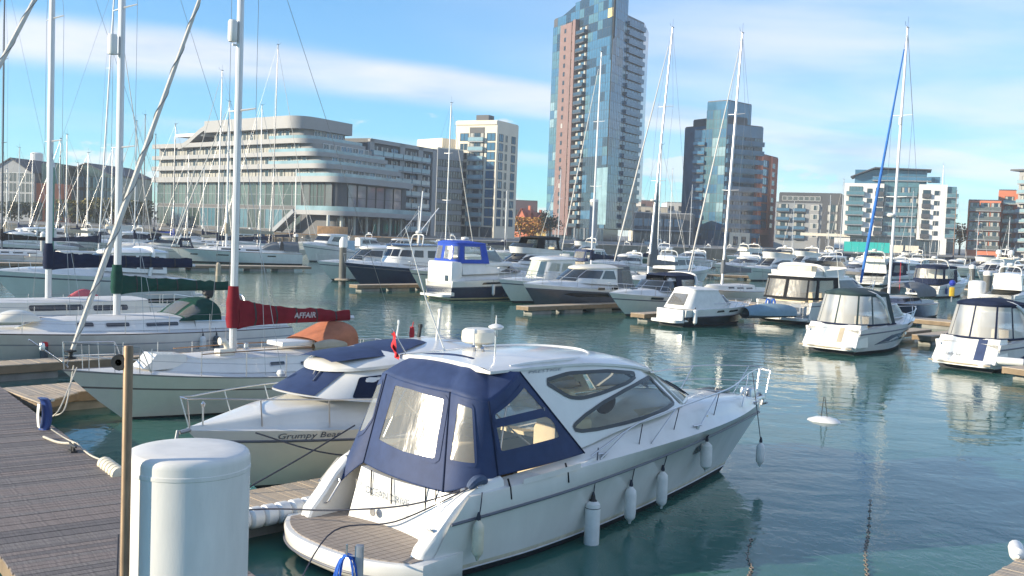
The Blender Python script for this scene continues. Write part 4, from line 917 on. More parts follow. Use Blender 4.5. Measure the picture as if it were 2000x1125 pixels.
gable_house('small yellow brick house at the foot of the tall tower', 1044, 1068, 396, 432, 420, GLD, TILE, rows=2)
pa, pb = fx(998, 440), fx(1048, 440); b_ = Bldg('building', 'dark plum office block behind the red brick houses', 'building', pa); b_.block('wall', foot4(pa, pb, 15), QZ, fz(1010, 392, 440), mat('plum_cladding', (.13, .09, .10), .7), DARKC); f = b_.face(pa, pb)
for k in range(4):
    for j in range(3): f(W2, 1 + k * 2.6, 6 + j * 3.2, .04)
# far left: dark roofed pavilion and green glass roof building
gable_house('grey pavilion with low dark gable roof at the far left', -20, 60, 262, 334, 311, CLADD, SLATE, rows=4, cols=5, chim=False, dep=20, name='pavilion', wm=win(2.6, 2.4, G_GREY, FRAMEW, 1))
gable_house('building with dark hipped roof, green glass storeys and orange wall on the left', 118, 214, 268, 338, 321, G_GRN, SLATE, rows=3, cols=7, chim=False, dep=22, name='glass_hall', wm=win(2.6, 2.9, G_TEAL, FRAMED, 1))
pa, pb = fx(62, 262), fx(120, 262); b_ = Bldg('building', 'low orange walled building with green glass storey behind the left masts', 'building', pa); b_.block('wall', foot4(pa, pb, 14), QZ, fz(90, 358, 262), BRICKO, DARKC); f = b_.face(pa, pb)
for k in range(3): f(win(1.9, 4.5, G_DK, FRAMED, 1, 2), .8 + k * 2.6, 3.3, .05)
b_.block('glass_storey', foot4(vl(pa, pb, .3), pb, 12), fz(90, 358, 262), fz(90, 322, 262), G_GRN, G_GRN)
wt = thing('water_tank', 'white round rooftop tank behind the far left pavilion', 'tank', (*fx(70, 300), QZ)); mb = MB(); zq = fz(70, 298, 300) - QZ; mb.lathe([(.3, 0), (.3, zq - 3.4), (1.6, zq - 3.2), (1.7, zq - .3), (1.2, zq), (0, zq)], 16); fix_normals(mb.build('tank', RENDW, wt))

# ---------------------------------------------------------------- timber quay front
TQ = [mat('orange_timber', (.44, .25, .12), .8, var=.25, scale=1.5, streak=(6, 6, 1)), mat('tan_timber', (.40, .27, .15), .8, var=.25, scale=1.5, streak=(6, 6, 1)), mat('dark_timber', (.10, .08, .06), .85, var=.3, scale=1.5)]
pal = thing('timber_quay', 'orange brown timber quay front on dark piles below the hotel', 'quay', (-48, 186.6, 0)); qa, qb = Vector((-48, 186.6)), Vector((-17, 190.5)); qd = (qb - qa); ql = qd.length; qang = math.atan2(qd.y, qd.x); qd.normalize(); pal.rotation_euler = (0, 0, qang)
q = MB(); q.box(0, 1.25, -.35, -.1, 1.9, 3.15); TM = [q.mesh('plank', m, 0) for m in TQ[:2]]
q = MB(); q.lathe([(.2, -1), (.2, 2.4), (.0, 2.45)], 8); PL = q.mesh('pile', TQ[2], 30); k = 0; rnd = random.Random(6)
while k * 1.32 < ql: link('plank', TM[rnd.randrange(2)], pal, (k * 1.32, rnd.uniform(-.05, .05), rnd.uniform(-.06, .1))); link('pile', PL, pal, (k * 1.32 + .6, -.7, 0)); k += 1
q = MB(); q.rbox(12, 17.5, -.3, .6, 3.0, 4.7, .1); q.build('timber_shed', TQ[0], pal)
# ---------------------------------------------------------------- trees
def leaf_mat(n, c): return mat(n, c, .7, var=.35, scale=.7)
LF = {'gold': [leaf_mat('gold_leaf', (.42, .20, .03)), leaf_mat('rust_leaf', (.34, .12, .025)), leaf_mat('amber_leaf', (.50, .30, .05))], 'olive': [leaf_mat('olive_leaf', (.10, .09, .02)), leaf_mat('dark_leaf', (.035, .05, .02)), leaf_mat('yellow_leaf', (.24, .19, .04))], 'dark': [leaf_mat('deep_leaf', (.03, .045, .02)), leaf_mat('green_leaf', (.05, .07, .025)), leaf_mat('dark_leaf2', (.025, .035, .02))]}
def tree(label, px, D, vtop, w, kind, seed, n=900):
    x, y = fx(px, D); h = fz(px, vtop, D) - QZ; o = thing('tree', label, 'tree', (x, y, QZ)); rnd = random.Random(seed); mb = MB(); mb.tube([(0, 0, -.1), (.1, 0, h * .3), (0, .1, h * .55), (.1, 0, h * .85)], [h * .035, h * .028, h * .02, .03], 8)
    ends = []
    for k in range(9):
        a = k * 2.4 + rnd.uniform(-.4, .4); z0 = h * rnd.uniform(.28, .6); e = (math.cos(a) * w * rnd.uniform(.25, .42), math.sin(a) * w * rnd.uniform(.25, .42), z0 + h * rnd.uniform(.12, .3)); mb.tube([(0, 0, z0), vl((0, 0, z0), e, .5), e], [h * .014, h * .01, .02], 5); ends.append(e)
    mb.build('trunk', mat('bark', (.07, .055, .04), .9), o); ends += [(rnd.uniform(-.3, .3) * w, rnd.uniform(-.3, .3) * w, h * rnd.uniform(.5, .95)) for _ in range(10)]
    mb = MB()
    for k in range(n):
        c = rnd.choice(ends); r = w * .20; p = Vector((c[0] + rnd.gauss(0, r * .6), c[1] + rnd.gauss(0, r * .6), min(h, c[2] + rnd.gauss(0, r * .55)))); s_ = rnd.uniform(.18, .38) * w / 7; d = Vector((rnd.uniform(-1, 1), rnd.uniform(-1, 1), rnd.uniform(-.6, 1))).normalized(); u = d.orthogonal().normalized() * s_; v = d.cross(u).normalized() * s_ * .7; mb.mi = rnd.randrange(3); mb.poly([p - u, p + v, p + u, p - v])
    tag(mb.build('crown', LF[kind], o, 0), kind='stuff')
tree('golden autumn tree in front of the pointed gable house', 1016, 330, 425, 9, 'gold', 1, 1600); tree('rust coloured autumn tree right of the golden one', 1036, 332, 430, 9, 'gold', 2, 1600); tree('amber autumn tree at the foot of the tall tower', 1055, 328, 426, 8, 'gold', 3, 1600)
tree('dark tree beside the left corner of the tall tower', 1074, 322, 412, 7, 'dark', 4)
for k, (px, vt, kd, lab) in enumerate(((142, 392, 'olive', 'olive autumn tree before the green glass building, left one'), (160, 400, 'dark', 'dark tree between the two olive trees on the left'), (206, 388, 'olive', 'yellowing tree at the right end of the green glass building'), (236, 396, 'dark', 'dark tree left of the hotel'), (262, 392, 'dark', 'second dark tree close to the hotel end wall'), (28, 396, 'dark', 'dark tree before the far left pavilion'), (1876, 436, 'gold', 'rust tree between the white flats and the red flats'))): tree(lab, px, 240 if px < 1000 else 330, vt, 9, kd, 10 + k)
# ---------------------------------------------------------------- piles standing in the harbour
def hpile(label, px, vbase, vtop, r, capm=RENDW, bodym=None, caph=.7, collar=True, D=None):
    x, y = spot(px, vbase); h = fz(px, vtop, y); o = thing('mooring_pile', label, 'pile', (x, y, 0)); bodym = bodym or mat('weathered_steel_pile', (.13, .13, .12), .7, var=.25, scale=1.2, streak=(2, 2, .4))
    mb = MB(); mb.lathe([(r, -1), (r, h - caph)], 16); mb.build('shaft', bodym, o); mb = MB(); mb.lathe([(r * 1.06, h - caph), (r * 1.06, h - caph * .35), (r * .5, h - .05), (.0, h)], 16); fix_normals(mb.build('cap', capm, o))
    if collar: mb = MB(); mb.rbox(-r - .25, r + .25, -r - .25, r + .25, .42, .56, .04); mb.build('guide_collar', DECKT, o)
hpile('white capped grey pile before the white hardtop cruiser', 668, 557, 462, .30, caph=.9); hpile('dark pile left of the boxy fishing cruiser', 577, 515, 456, .26, caph=.4)
hpile('white capped pile at the foot of the tall tower', 1085, 528, 470, .38, caph=1.1); hpile('grey pile with pale cap left of the blue foresail', 1662, 548, 502, .36, caph=.5); hpile('white capped pile before the navy canopied motor yacht', 1896, 574, 516, .34, caph=.5); hpile('dark white capped pile right of the navy canopied motor yacht', 1926, 588, 528, .40, caph=.5); hpile('white capped pile at the far right among the boats', 1956, 560, 512, .36, caph=.5)
hpile('short tan post standing in the water left of the maroon cover', 426, 539, 512, .22, capm=TANC, bodym=TANC, collar=False); hpile('tall green pile with white cap at the far left', 97, 505, 316, .42, bodym=mat('green_pile_sleeve', (.05, .22, .16), .6), caph=.6, collar=False); hpile('grey lamp pile with flat white head before the tall tower', 1156, 500, 388, .95, caph=.8, bodym=mat('pale_steel_pile', (.36, .37, .37), .6, var=.15, scale=.6))
hpile('pale post at the far left by the reflection', 84, 508, 452, .30, capm=RENDW, bodym=mat('pale_steel_pile', (.36, .37, .37), .6), collar=False); hpile('second pale post at the far left', 40, 500, 448, .30, bodym=mat('pale_steel_pile', (.36, .37, .37), .6), collar=False); hpile('dark pile right of the second white flats yacht', 1510, 540, 505, .3, caph=.4)
bc = thing('mooring_pile', 'fat white cylinder pile cover between two dark piles at the right', 'pile', (*spot(1906, 598), 0)); mb = MB(); mb.lathe([(.72, -.5), (.72, 2.05), (.66, 2.2), (.4, 2.28), (0, 2.3)], 24); fix_normals(mb.build('pile_cover', WHITEC, bc))
bx = thing('service_box', 'white box on the pontoon right of the white capped pile by the tower', 'box', (*spot(1102, 526), .5)); mb = MB(); mb.rbox(-.7, .7, -.4, .4, 0, 1.7, .05); mb.build('box', RENDW, bx); mb = MB(); mb.box(-.2, .2, -.43, -.41, .9, 1.3); mb.build('plate', CLADD, bx)
# pontoons of the middle rows
def line_pontoon(label, a, b, w=2.2): pontoon('walkway_pontoon', label, a, b, w, .5, .145, (DECKT, DECKT2), boards=False)
def fing(label, px, v, length, w=1.0, hd=46): 
    a = Vector(spot(px, v, .5)); d = Vector((math.cos(R(hd)), math.sin(R(hd)))); pontoon('finger_pontoon', label, tuple(a), tuple(a + d * length), w, .5, .145, (DECKT, DECKT2), boards=False)
fing('finger pontoon under the tender, right of the black speedboat', 1600, 662, 12); fing('finger pontoon right of the green topped sports cruiser', 1800, 655, 9); fing('finger pontoon left of the slate hulled cruiser', 1020, 598, 11); fing('finger pontoon left of the navy topped sports cruiser', 1245, 612, 11); fing('finger pontoon by the white capped pile and the trawler', 690, 556, 12); fing('pontoon end with white fender at the right edge', 1985, 720, 8, 1.2, 30)
line_pontoon('main walkway pontoon of the middle row', spot(700, 522, .5), spot(2000, 640, .5)); line_pontoon('walkway pontoon of the farther row, right half', spot(1040, 522, .5), spot(2010, 560, .5)); line_pontoon('walkway pontoon of the left middle distance', spot(-40, 512, .5), spot(600, 520, .5))
pd = thing('service_pedestal', 'white pedestal with blue hoses beside the tender', 'service pedestal', (*spot(1502, 616, .5), .5)); mb = MB(); mb.rbox(-.14, .14, -.14, .14, 0, 1.1, .04); mb.build('post', WHITE, pd)
for s_ in (-.18, .18): mb = MB(); mb.tube([(s_ + .10 * math.sin(a), -.2, .7 + .32 * math.cos(a)) for a in [2 * math.pi * i / 12 for i in range(13)]], .05, 6, False); mb.build('hose', ROPEBL, pd)
sg_ = thing('berth_sign', 'small white berth sign on the finger beside the black curtained yacht', 'sign', (*spot(1553, 618, .5), .5)); mb = MB(); mb.box(-.3, .3, -.02, .02, .1, .75); mb.build('board', RENDW, sg_); mb = MB(); mb.box(-.2, .2, -.028, -.022, .3, .55); mb.build('print', CLADD, sg_)
tag(link('fender', fender_mb(1.1, .16).mesh('fender', FENDW), None, (*spot(1972, 706, .55), .55), (R(90), 0, R(60))), 'long white fender at the end of the pontoon at the right edge', 'fender')
lb = thing('lifebuoy_post', 'post with blue dome and yellow lifebuoy housing at the right', 'lifebuoy post', (*spot(1858, 590, .5), .5)); mb = MB(); mb.tube([(0, 0, 0), (0, 0, 1.4)], .06); mb.build('post', GALV, lb); mb = MB(); mb.rbox(-.2, .2, -.12, .12, .5, 1.25, .06); mb.build('housing', YELLOW, lb); mb = MB(); mb.lathe([(.0, -.28), (.2, -.2), (.28, 0), (.2, .2), (0, .28)], 12, (0, 0, 1.6)); fix_normals(mb.build('dome', mat('blue_plastic', (.02, .04, .35), .4), lb))
# ---------------------------------------------------------------- the near cruiser
HO, HRZ = (-1.908, 15.119, 0), .802
hero = thing('motor_cruiser', 'white hardtop motor cruiser with navy blue cockpit canopy, nearest boat, stern toward the quay', 'motor boat', HO, HRZ)
def hloc(x, y, z):
    return (HO[0] + math.cos(HRZ) * x - math.sin(HRZ) * y, HO[1] + math.sin(HRZ) * x + math.cos(HRZ) * y, z)
def rubz(s): return .888 + .637 * s - .36 * s * s
H = Hull(11, 3.28)
HL = 10.995
def hline(x0, x1, z, b, s0, p, a): return (x0, x1, z, b, s0, p, a)
H.lines = [hline(-.3, HL * .80, lambda t: -.4, .9, .2, 1.35, .96),
           hline(-.3, HL * .862, lambda t: .05, 1.42, .19, 1.45, .97),
           hline(-.28, HL * .872, lambda t: .13, 1.45, .19, 1.45, .97),
           hline(-.27, HL * .876, lambda t: .20, 1.46, .19, 1.45, .97),
           hline(-.1, HL * .93, lambda t: lerp(.13, rubz(t), .5), 1.545, .19, 1.5, .97),
           hline(.08, HL - .08, lambda t: rubz(t), 1.635, .19, 1.66, .955),
           hline(.14, HL - .04, lambda t: rubz(t) + .05, 1.655, .19, 1.78, .955),
           hline(.42, HL - .02, lambda t: rubz(t) + lerp(.33, .27, t), 1.64, .19, 2.7, .955)]
H.L = HL
H.build('hull', [WHITE, ANTIF, STAIN], [1, 1, 2, 0, 0, 0, 0], hero, 44, 3)
mb = MB()
for sg in (-1, 1): mb.tube([(x, y * 1.0 + sg * .012, z - .01) for x, y, z in H.along(5, 40, 0, 1, .004, sg)], .022, 6)
mb.build('rub_rail', mat('grey_rub_strip', (.10, .11, .14), .4), hero)
mb = MB()
for sg in (-1, 1): mb.tube(H.along(2, 40, 0, .995, .004, sg), .012, 4)
mb.build('boot_line', mat('pale_grey_line', (.50, .52, .55), .4), hero)
def trise(x): return interp(x, [.4, 2.6, 4, 7, 9.3, 10.6, 11], [.10, .16, .37, .40, .24, .06, .02])
def hdeck(x, v):
    """deck moulding: side deck slope then crowned foredeck; v in -1..1 across"""
    k = len(H.lines) - 1; x0, x1 = H.lines[k][0], H.lines[k][1]; t = min(1, max(0, (x - x0) / (x1 - x0))); _, ys, zs = H.pt(k, t)
    r = trise(x); av = abs(v); yy = [0, .55, .80, .93, .985, 1.0]; ff = [1.35, 1.22, 1.0, .28, .06, 0]
    return (x - .0, ys * v, zs + r * smooth_interp(av, yy, ff))
mb = MB(); VS = [math.sin((j / 24 * 2 - 1) * math.pi / 2) for j in range(25)]
mb.grid(lambda u, v: hdeck(lerp(3.0, 10.97, u), math.sin((v * 2 - 1) * math.pi / 2)), 50, 28)
fix_normals(mb.build('foredeck', WHITE, hero, 50))
mb = MB()                                                           # side coamings beside the cockpit
for sg in (-1, 1):
    mb.grid(lambda u, v: (lambda p: (p[0], p[1], p[2]))(hdeck(lerp(.45, 3.05, u), sg * lerp(1.0, .86, v))), 16, 6)
    mb.grid(lambda u, v: (lambda p: (p[0], p[1] - sg * .03 * v, lerp(p[2], .75, v)))(hdeck(lerp(.45, 3.05, u), sg * .86)), 16, 3)
fix_normals(mb.build('coaming', WHITE, hero, 45))
mb = MB(); mb.box(.62, 3.4, -1.42, 1.42, .70, .75); mb.build('cockpit_sole', mat('teak_sole', (.36, .25, .15), .6, var=.2, streak=(1, 10, 1)), hero)
# swim platform with teak
def plat_edge(y): return -1.06 + .5 * (abs(y) / 1.5) ** 2.6
N = 24; ys_ = [lerp(-1.62, 1.62, i / N) for i in range(N + 1)]
def pring(z, g=0, front=.4):
    back = [(plat_edge(min(1.62, abs(y))) - g, y * (1 + g * .5), z) for y in ys_]
    return back + [(front, 1.5, z), (front, -1.5, z)]
mb = MB(); mb.loft([pring(.02, -.22), pring(.12, -.06), pring(.2, .0), pring(.38, .02), pring(.42, .0), pring(.425, -.05)], True, True, True)
fix_normals(mb.build('swim_platform', WHITE, hero, 45))
mb = MB(); mb.tube([(plat_edge(abs(y)) - .015, y * 1.003, .21) for y in ys_], .018, 6); mb.build('platform_line', mat('grey_rub_strip', (.1, .11, .14), .4), hero)
TEAK = mat('grey_teak', (.30, .25, .21), .7, var=.22, scale=2, streak=(12, 1, 1), bump=.2, bscale=14)
tk = MB(); tk.mi = 0
nst = 22; y0 = -1.46; wst = 2 * 1.46 / nst
meshes = []
for k in range(nst):                                               # planks run fore and aft
    ya, yb = y0 + k * wst + .006, y0 + (k + 1) * wst - .006
    q = MB(); ea, eb = plat_edge(abs(ya)) + .08, plat_edge(abs(yb)) + .08
    q.loft([[(ea, ya, .4262), (eb, yb, .4262), (.36, yb, .4262), (.36, ya, .4262)], [(ea, ya, .438), (eb, yb, .438), (.36, yb, .438), (.36, ya, .438)]], True, False, True)
    q.build('teak_plank', TEAK, hero, 0)
# quarter wings
for sg in (-1, 1):
    prof = [(-.36, .43), (-.30, .56), (-.05, .80), (.2, 1.06), (.45, 1.24), (.72, 1.36), (1.1, 1.40)]
    inner = [1.20, 1.20, 1.22, 1.26, 1.30, 1.36, 1.42]; outer = [1.44, 1.475, 1.50, 1.52, 1.535, 1.55, 1.55]
    rings = []
    for (x, z), a, b in zip(curve_pts([(p[0], 0, p[1]) for p in prof], 7), inner, outer) if False else zip(prof, inner, outer):
        m_ = (a + b) / 2
        rings.append([(x + .25 + (.42 - z) * .1, sg * a, .40), (x + .02, sg * a, z - .03), (x, sg * (a + .03), z), (x, sg * m_, z + .02), (x, sg * (b - .03), z), (x + .02, sg * b, z - .04), (x + .06, sg * min(b + .01, H.side_y(x + .06, max(.40, z - .3)) - .012), max(.40, z - .3)), (x + .12, sg * (min(b, H.side_y(x + .12, .3)) - .03), .30)])
    mb = MB(); mb.loft(rings, False, False, False); mb.poly(rings[0]); w = fix_normals(mb.build('quarter_wing', WHITE, hero, 40))
    mb = MB(); mb.tube([(-.05, sg * 1.195, .62), (-.03, sg * 1.15, .66), (.22, sg * 1.19, .93), (.22, sg * 1.24, .96)], .014, 6); mb.build('grab_handle', STEEL, hero)
# transom
def trans(u, v):
    y = lerp(-1.22, .92, u); xb = lerp(.10, .34, 1 - (abs(y) / 1.25) ** 2); return (lerp(xb - .02, lerp(.30, .5, (y / 1.2) ** 2), v), y, lerp(.43, lerp(1.17, 1.20, u), v))
mb = MB(); mb.grid(trans, 16, 5); mb.grid(lambda u, v: (lerp(trans(u, 1)[0], .9, v), trans(u, 1)[1], trans(u, 1)[2]), 16, 2)
mb.grid(lambda u, v: (lerp(trans(1, u)[0], .9, v), .92, lerp(.43, 1.2, u)), 5, 2)
fix_normals(mb.build('transom', WHITE, hero, 40))
def on_trans(co): u = co.x; v = co.y; p = trans(u, v); return Vector((p[0] - .02 - co.z, p[1], p[2]))
def tr_text(txt, u0, v0, size, parent, m=TEXTD, sh=0):
    sx = 1 / 2.14; sy = 1 / .78
    return text_mesh(txt, size, m, parent, lambda co: on_trans(Vector((u0 - co.x * sx, v0 + co.y * sy, co.z * .4))), 'boat_name', shear=sh)
tr_text('*', .97, .56, .20, hero, mat('pale_lettering', (.30, .33, .36), .6)); tr_text('OCEAN DRIVE', .89, .55, .165, hero, mat('pale_lettering', (.30, .33, .36), .6))
tr_text('JH', .42, .34, .07, hero, mat('pale_lettering', (.30, .33, .36), .6))
mb = MB(); mb.lathe([(.065, -.006), (.07, .004), (.0, .006)], 12, (0, 0, 0), 'x'); o = mb.build('deck_plate', STEEL, hero); o.location = (.215, .35, .62)
mb = MB(); mb.lathe([(.05, -.006), (.055, .004), (.0, .006)], 12, (0, 0, 0), 'x'); o = mb.build('filler_cap', STEEL, hero); o.location = (-.12, -1.36, .79); o.rotation_euler = (0, -.7, 0)
mb = MB(); mb.tube([(.5, 1.02, .5), (.48, 1.02, .95), (.52, 1.02, 1.15)], .015, 6); mb.tube([(.5, 1.12, .5), (.48, 1.12, .95)], .015, 6); mb.build('boarding_pole', STEEL, hero)
# superstructure
def hz_top(x): return smooth_interp(x, [1.2, 2.4, 3.5, 4.6, 5.4, 6.2], [2.86, 2.865, 2.84, 2.73, 2.59, 2.44])
def hz_base(x): return smooth_interp(x, [1.5, 3.0, 4.2, 6, 7.5], [1.50, 1.56, 1.76, 1.88, 1.97])
HS = House(dict(xa=1.7, xf=7.45, w=1.40, nose=.56, p=2.0, z=hz_base), dict(xa=1.25, xf=6.15, w=1.06, nose=.42, p=2.3, taper=.0, z=hz_top), 16, 22)
SLX = lambda z: interp(z, [1.5, 2.86], [3.02, 1.74])
W_UP = rounded([(2.40, 2.66), (3.0, 2.735), (4.0, 2.70), (4.72, 2.615), (4.86, 2.575), (4.55, 2.49), (3.7, 2.37), (3.25, 2.335), (2.95, 2.37)], .12)
W_SIDE = [(2.93, 1.875), (2.97, 1.93), (3.25, 2.05), (3.75, 2.21), (4.4, 2.36), (5.0, 2.455), (5.36, 2.48), (5.6, 2.28), (5.98, 1.99), (5.6, 1.945), (5.0, 1.90), (4.2, 1.85), (3.5, 1.82), (3.1, 1.83)]
W_SIDE = rounded(W_SIDE, .06, 2)
NUW, NTW = 170, 34
_cache = {}
def wall_skip(u, t):
    p = HS.at(u, t)
    if p[0] < SLX(p[2]): return True
    if u < .44 or u > .56:
        if inpoly(p[0], p[2], W_UP) or inpoly(p[0], p[2], W_SIDE): return True
        return False
    return False
def wall_skip2(u, t):
    if wall_skip(u, t): return True
    return .335 < u < .665 and .06 < t < .93 and not inpoly(HS.at(u, t)[0], HS.at(u, t)[2], W_SIDE) and (HS.at(u, t)[0] > 5.45 + (1 - t) * .7)
HS.wall('superstructure', WHITE, hero, wall_skip2, NUW, NTW, aft=False)
mb = MB(); mb.grid(lambda u, t: HS.at(u, t, -.03), 120, 24, wall_skip2); mb.grid(lambda u, v: (lerp(1.5, 5.9, u), lerp(-.98, .98, v), hz_top(lerp(1.5, 5.9, u)) - .03), 12, 2); fix_normals(mb.build('cabin_lining', mat('cream_headlining', (.86, .78, .62), .8, var=.04), hero, 40))
HS.roof('hardtop', WHITE, hero, .035, .06, .13, 0, .03)
FRM = mat('dark_window_frame', (.03, .033, .038), .35)
for P_, nm in ((W_UP, 'upper_window'), (W_SIDE, 'side_window')):
    for sg in (-1, 1):
        mb = MB(); patch(mb, P_, HS.side(.004, sg), 4, .12); w = fix_normals(mb.build(nm, CGLASS, hero, 60))
        mb = MB(); O_ = grow(P_, .03); border(mb, grow(P_, -.022), HS.side(.012, sg), .06, step=.08); fix_normals(mb.build('frame', FRM, w, 60))
mb = MB(); mb.grid(lambda u, t: HS.at(lerp(.345, .655, u), lerp(.05, .94, t), .004), 24, 5); fix_normals(mb.build('windscreen', CGLASS, hero, 60))
for u in (.345, .44, .56, .655):
    mb = MB(); mb.tube([HS.at(u, t, .006) for t in (.0, .3, .6, .96)], .028, 6); mb.build('windscreen_pillar', FRM if u in (.44, .56) else WHITE, hero)
mb = MB()                                                            # wiper at the foot of the screen
mb.tube([HS.at(.40, .02, .05), HS.at(.425, .3, .04), HS.at(.43, .55, .03)], .012, 5); mb.build('wiper', RUBBER, hero)
# cabin inside
mb = MB(); mb.box(2.9, 7.0, -1.2, 1.2, 1.60, 1.66); mb.build('cabin_sole', INTER, hero)
mb = MB(); mb.rbox(3.2, 3.7, -1.1, -.35, 1.46, 1.95, .08); mb.rbox(3.05, 3.25, -1.1, -.35, 1.5, 2.45, .08); mb.rbox(4.0, 5.2, .25, 1.15, 1.46, 1.92, .08); mb.rbox(4.0, 5.3, .95, 1.2, 1.5, 2.0, .08); fix_normals(mb.build('cabin_seat', INTER, hero))
mb = MB(); mb.loft([[(4.6, -1.15, 1.46), (4.6, 1.15, 1.46), (4.6, 1.1, 1.78), (4.6, -1.1, 1.78)], [(5.2, -1.15, 1.46), (5.2, 1.15, 1.46), (5.2, 1.1, 1.88), (5.2, -1.1, 1.88)], [(6.6, -.8, 1.46), (6.6, .8, 1.46), (6.6, .75, 1.90), (6.6, -.75, 1.90)]], True, True, True); fix_normals(mb.build('dashboard', mat('cream_dash', (.55, .47, .34), .6), hero))
mb = MB(); mb.lathe([(.19, -.012), (.205, 0), (.19, .012)], 18); mb.tube([(-.17, 0, 0), (.17, 0, 0)], .012); o = mb.build('steering_wheel', RUBBER, hero); o.location = (4.5, -.7, 2.05); o.rotation_euler = (0, R(-60), 0)
mb = MB(); mb.rbox(1.0, 1.55, -1.3, 1.0, .75, 1.12, .08); mb.rbox(.72, 1.0, -1.3, .9, .75, 1.5, .08); mb.rbox(2.1, 2.6, -1.35, -.85, .75, 1.35, .08); mb.rbox(2.5, 2.72, -1.3, -.8, 1.2, 1.95, .08); mb.rbox(2.0, 2.8, .5, 1.35, .75, 1.4, .08); fix_normals(mb.build('cockpit_seat', INTER, hero))
mb = MB(); mb.tube([(1.2, -1.35, 1.5), (1.45, -1.2, 2.2), (1.75, -1.05, 2.75)], .014, 6); mb.tube([(1.2, 1.35, 1.5), (1.45, 1.2, 2.2), (1.75, 1.05, 2.75)], .014, 6); mb.tube([(2.3, -1.3, 1.5), (1.6, -1.2, 2.0), (1.05, -1.1, 2.5), (1.0, 0, 2.6), (1.05, 1.1, 2.5), (1.6, 1.2, 2.0), (2.3, 1.3, 1.5)], .014, 6); mb.build('canopy_frame', STEEL, hero)
# cockpit canopy: cloth panels with clear windows sewn in
canopy = None
def bil(c, bulge=(0, 0, 0), sagz=0):
    a = [Vector(x) for x in c]; bz = Vector(bulge)
    def f(u, v):
        p = (a[0] * (1 - u) + a[1] * u) * (1 - v) + (a[3] * (1 - u) + a[2] * u) * v
        return p + bz * (4 * u * (1 - u)) + Vector((0, 0, -sagz * 4 * u * (1 - u) * (1 - v)))
    return f
def off_surface(f, d, c=Vector((1.6, 0, 1.9))):
    def g(u, v):
        e = .01; p = f(u, v); n = (f(u + e, v) - f(u - e, v)).cross(f(u, v + e) - f(u, v - e)); n.normalize()
        if n.dot(p - c) < 0: n = -n
        return p + n * d
    return g
TL = {'A': ([(1.78, -1.16, 2.86), (1.0, -1.3, 2.5), (1.05, -1.5, 1.42), (3.02, -1.49, 1.5)], (0, -.05, 0), [[(.95, .18), (.14, .10), (.06, .44), (.96, .29)], [(.965, .345), (.955, .72), (.14, .775), (.06, .56), (.12, .47)]]),
      'B': ([(1.0, -1.3, 2.5), (.80, -.68, 2.57), (.43, -1.0, 1.17), (1.05, -1.5, 1.42)], (-.10, -.10, 0), [[(.40, .09), (.80, .06), (.93, .70), (.38, .78)]]),
      'C': ([(.80, -.68, 2.57), (.9, .95, 2.63), (.46, .92, 1.25), (.43, -1.0, 1.17)], (-.12, 0, 0), [[(.03, .06), (.5, .035), (.78, .05), (.86, .715), (.45, .74), (.08, .72)]]),
      'D': ([(.9, .95, 2.63), (1.13, 1.3, 2.6), (.22, 1.42, .70), (.46, .92, 1.25)], (-.04, .03, 0), [[(.13, .08), (.8, .1), (.62, .58), (.3, .60), (.08, .5)]]),
      'E': ([(1.13, 1.3, 2.6), (1.78, 1.16, 2.86), (3.02, 1.49, 1.5), (1.05, 1.5, 1.42)], (0, .05, 0), [[(.06, .18), (.86, .10), (.92, .75), (.05, .73)]])}
class J: pass
mb = MB(); wins = []; seams = []
for k, (c, bg_, ws) in TL.items():
    f = bil(c, bg_); holes = [rounded(w, .05) for w in ws]
    mb.grid(lambda u, v: f(u, v), 64, 48, lambda u, v: any(inpoly(u, v, w) for w in holes))
    wins += [(f, w) for w in holes]
    q = MB(); q.tube([off_surface(f, .006)(0.001, v / 10) for v in range(11)], .012, 5); seams.append(q)
top_rim = []
for k in ('A', 'B', 'C', 'D', 'E'):
    f = bil(TL[k][0], TL[k][1]); top_rim += [f(i / 10, 0) for i in range(10)]
top_rim.append(Vector((1.78, 1.16, 2.86)))
nR = len(top_rim)
roofline = [Vector((HS.at(0, 1)[0] + .35 + .28 * 0, lerp(-1.08, 1.08, i / (nR - 1)), 2.875 + .135 * (1 - (lerp(-1, 1, i / (nR - 1))) ** 2))) for i in range(nR)]
def ctop(u, v):
    i = min(int(u * (nR - 1) + 1e-6), nR - 2); k = u * (nR - 1) - i; p = top_rim[i].lerp(top_rim[i + 1], k); q = roofline[i].lerp(roofline[i + 1], k)
    z = Vector((0, 0, .13 * math.sin(math.pi * v) * math.sin(math.pi * u) ** .7 - .035 * abs(math.sin(u * math.pi * 3.0)) * math.sin(math.pi * v)))
    return p.lerp(q, v) + z
mb.grid(ctop, nR * 2 - 2, 14)
canopy = fix_normals(mb.build('cockpit_canopy', BLUEC, hero, 60))
sol = canopy.modifiers.new('cloth', 'SOLIDIFY'); sol.thickness = .008; sol.offset = -1
for f, w in wins:
    q = MB(); g = off_surface(f, .004); patch(q, grow(w, .008), lambda a, b: g(a, b), 3, .06); wo = fix_normals(q.build('canopy_window', VINYL, canopy, 60))
    q = MB(); g2 = off_surface(f, .010); border(q, grow(w, -.028), lambda a, b: g2(a, b), .052, step=.05); fix_normals(q.build('hem', BLUEC, wo, 60))
for q in seams: q.build('canopy_seam', NAVYC, canopy)
mb = MB()
mb.grid(lambda u, v: HS.side(.02, -1)(SLX(lerp(1.53, 2.84, u)) + lerp(-.06, .05, v), lerp(1.53, 2.84, u)), 14, 2); mb.grid(lambda u, v: HS.side(.02, 1)(SLX(lerp(1.53, 2.84, u)) + lerp(-.06, .05, v), lerp(1.53, 2.84, u)), 14, 2)
fix_normals(mb.build('canopy_edge_band', NAVYC, canopy, 60))
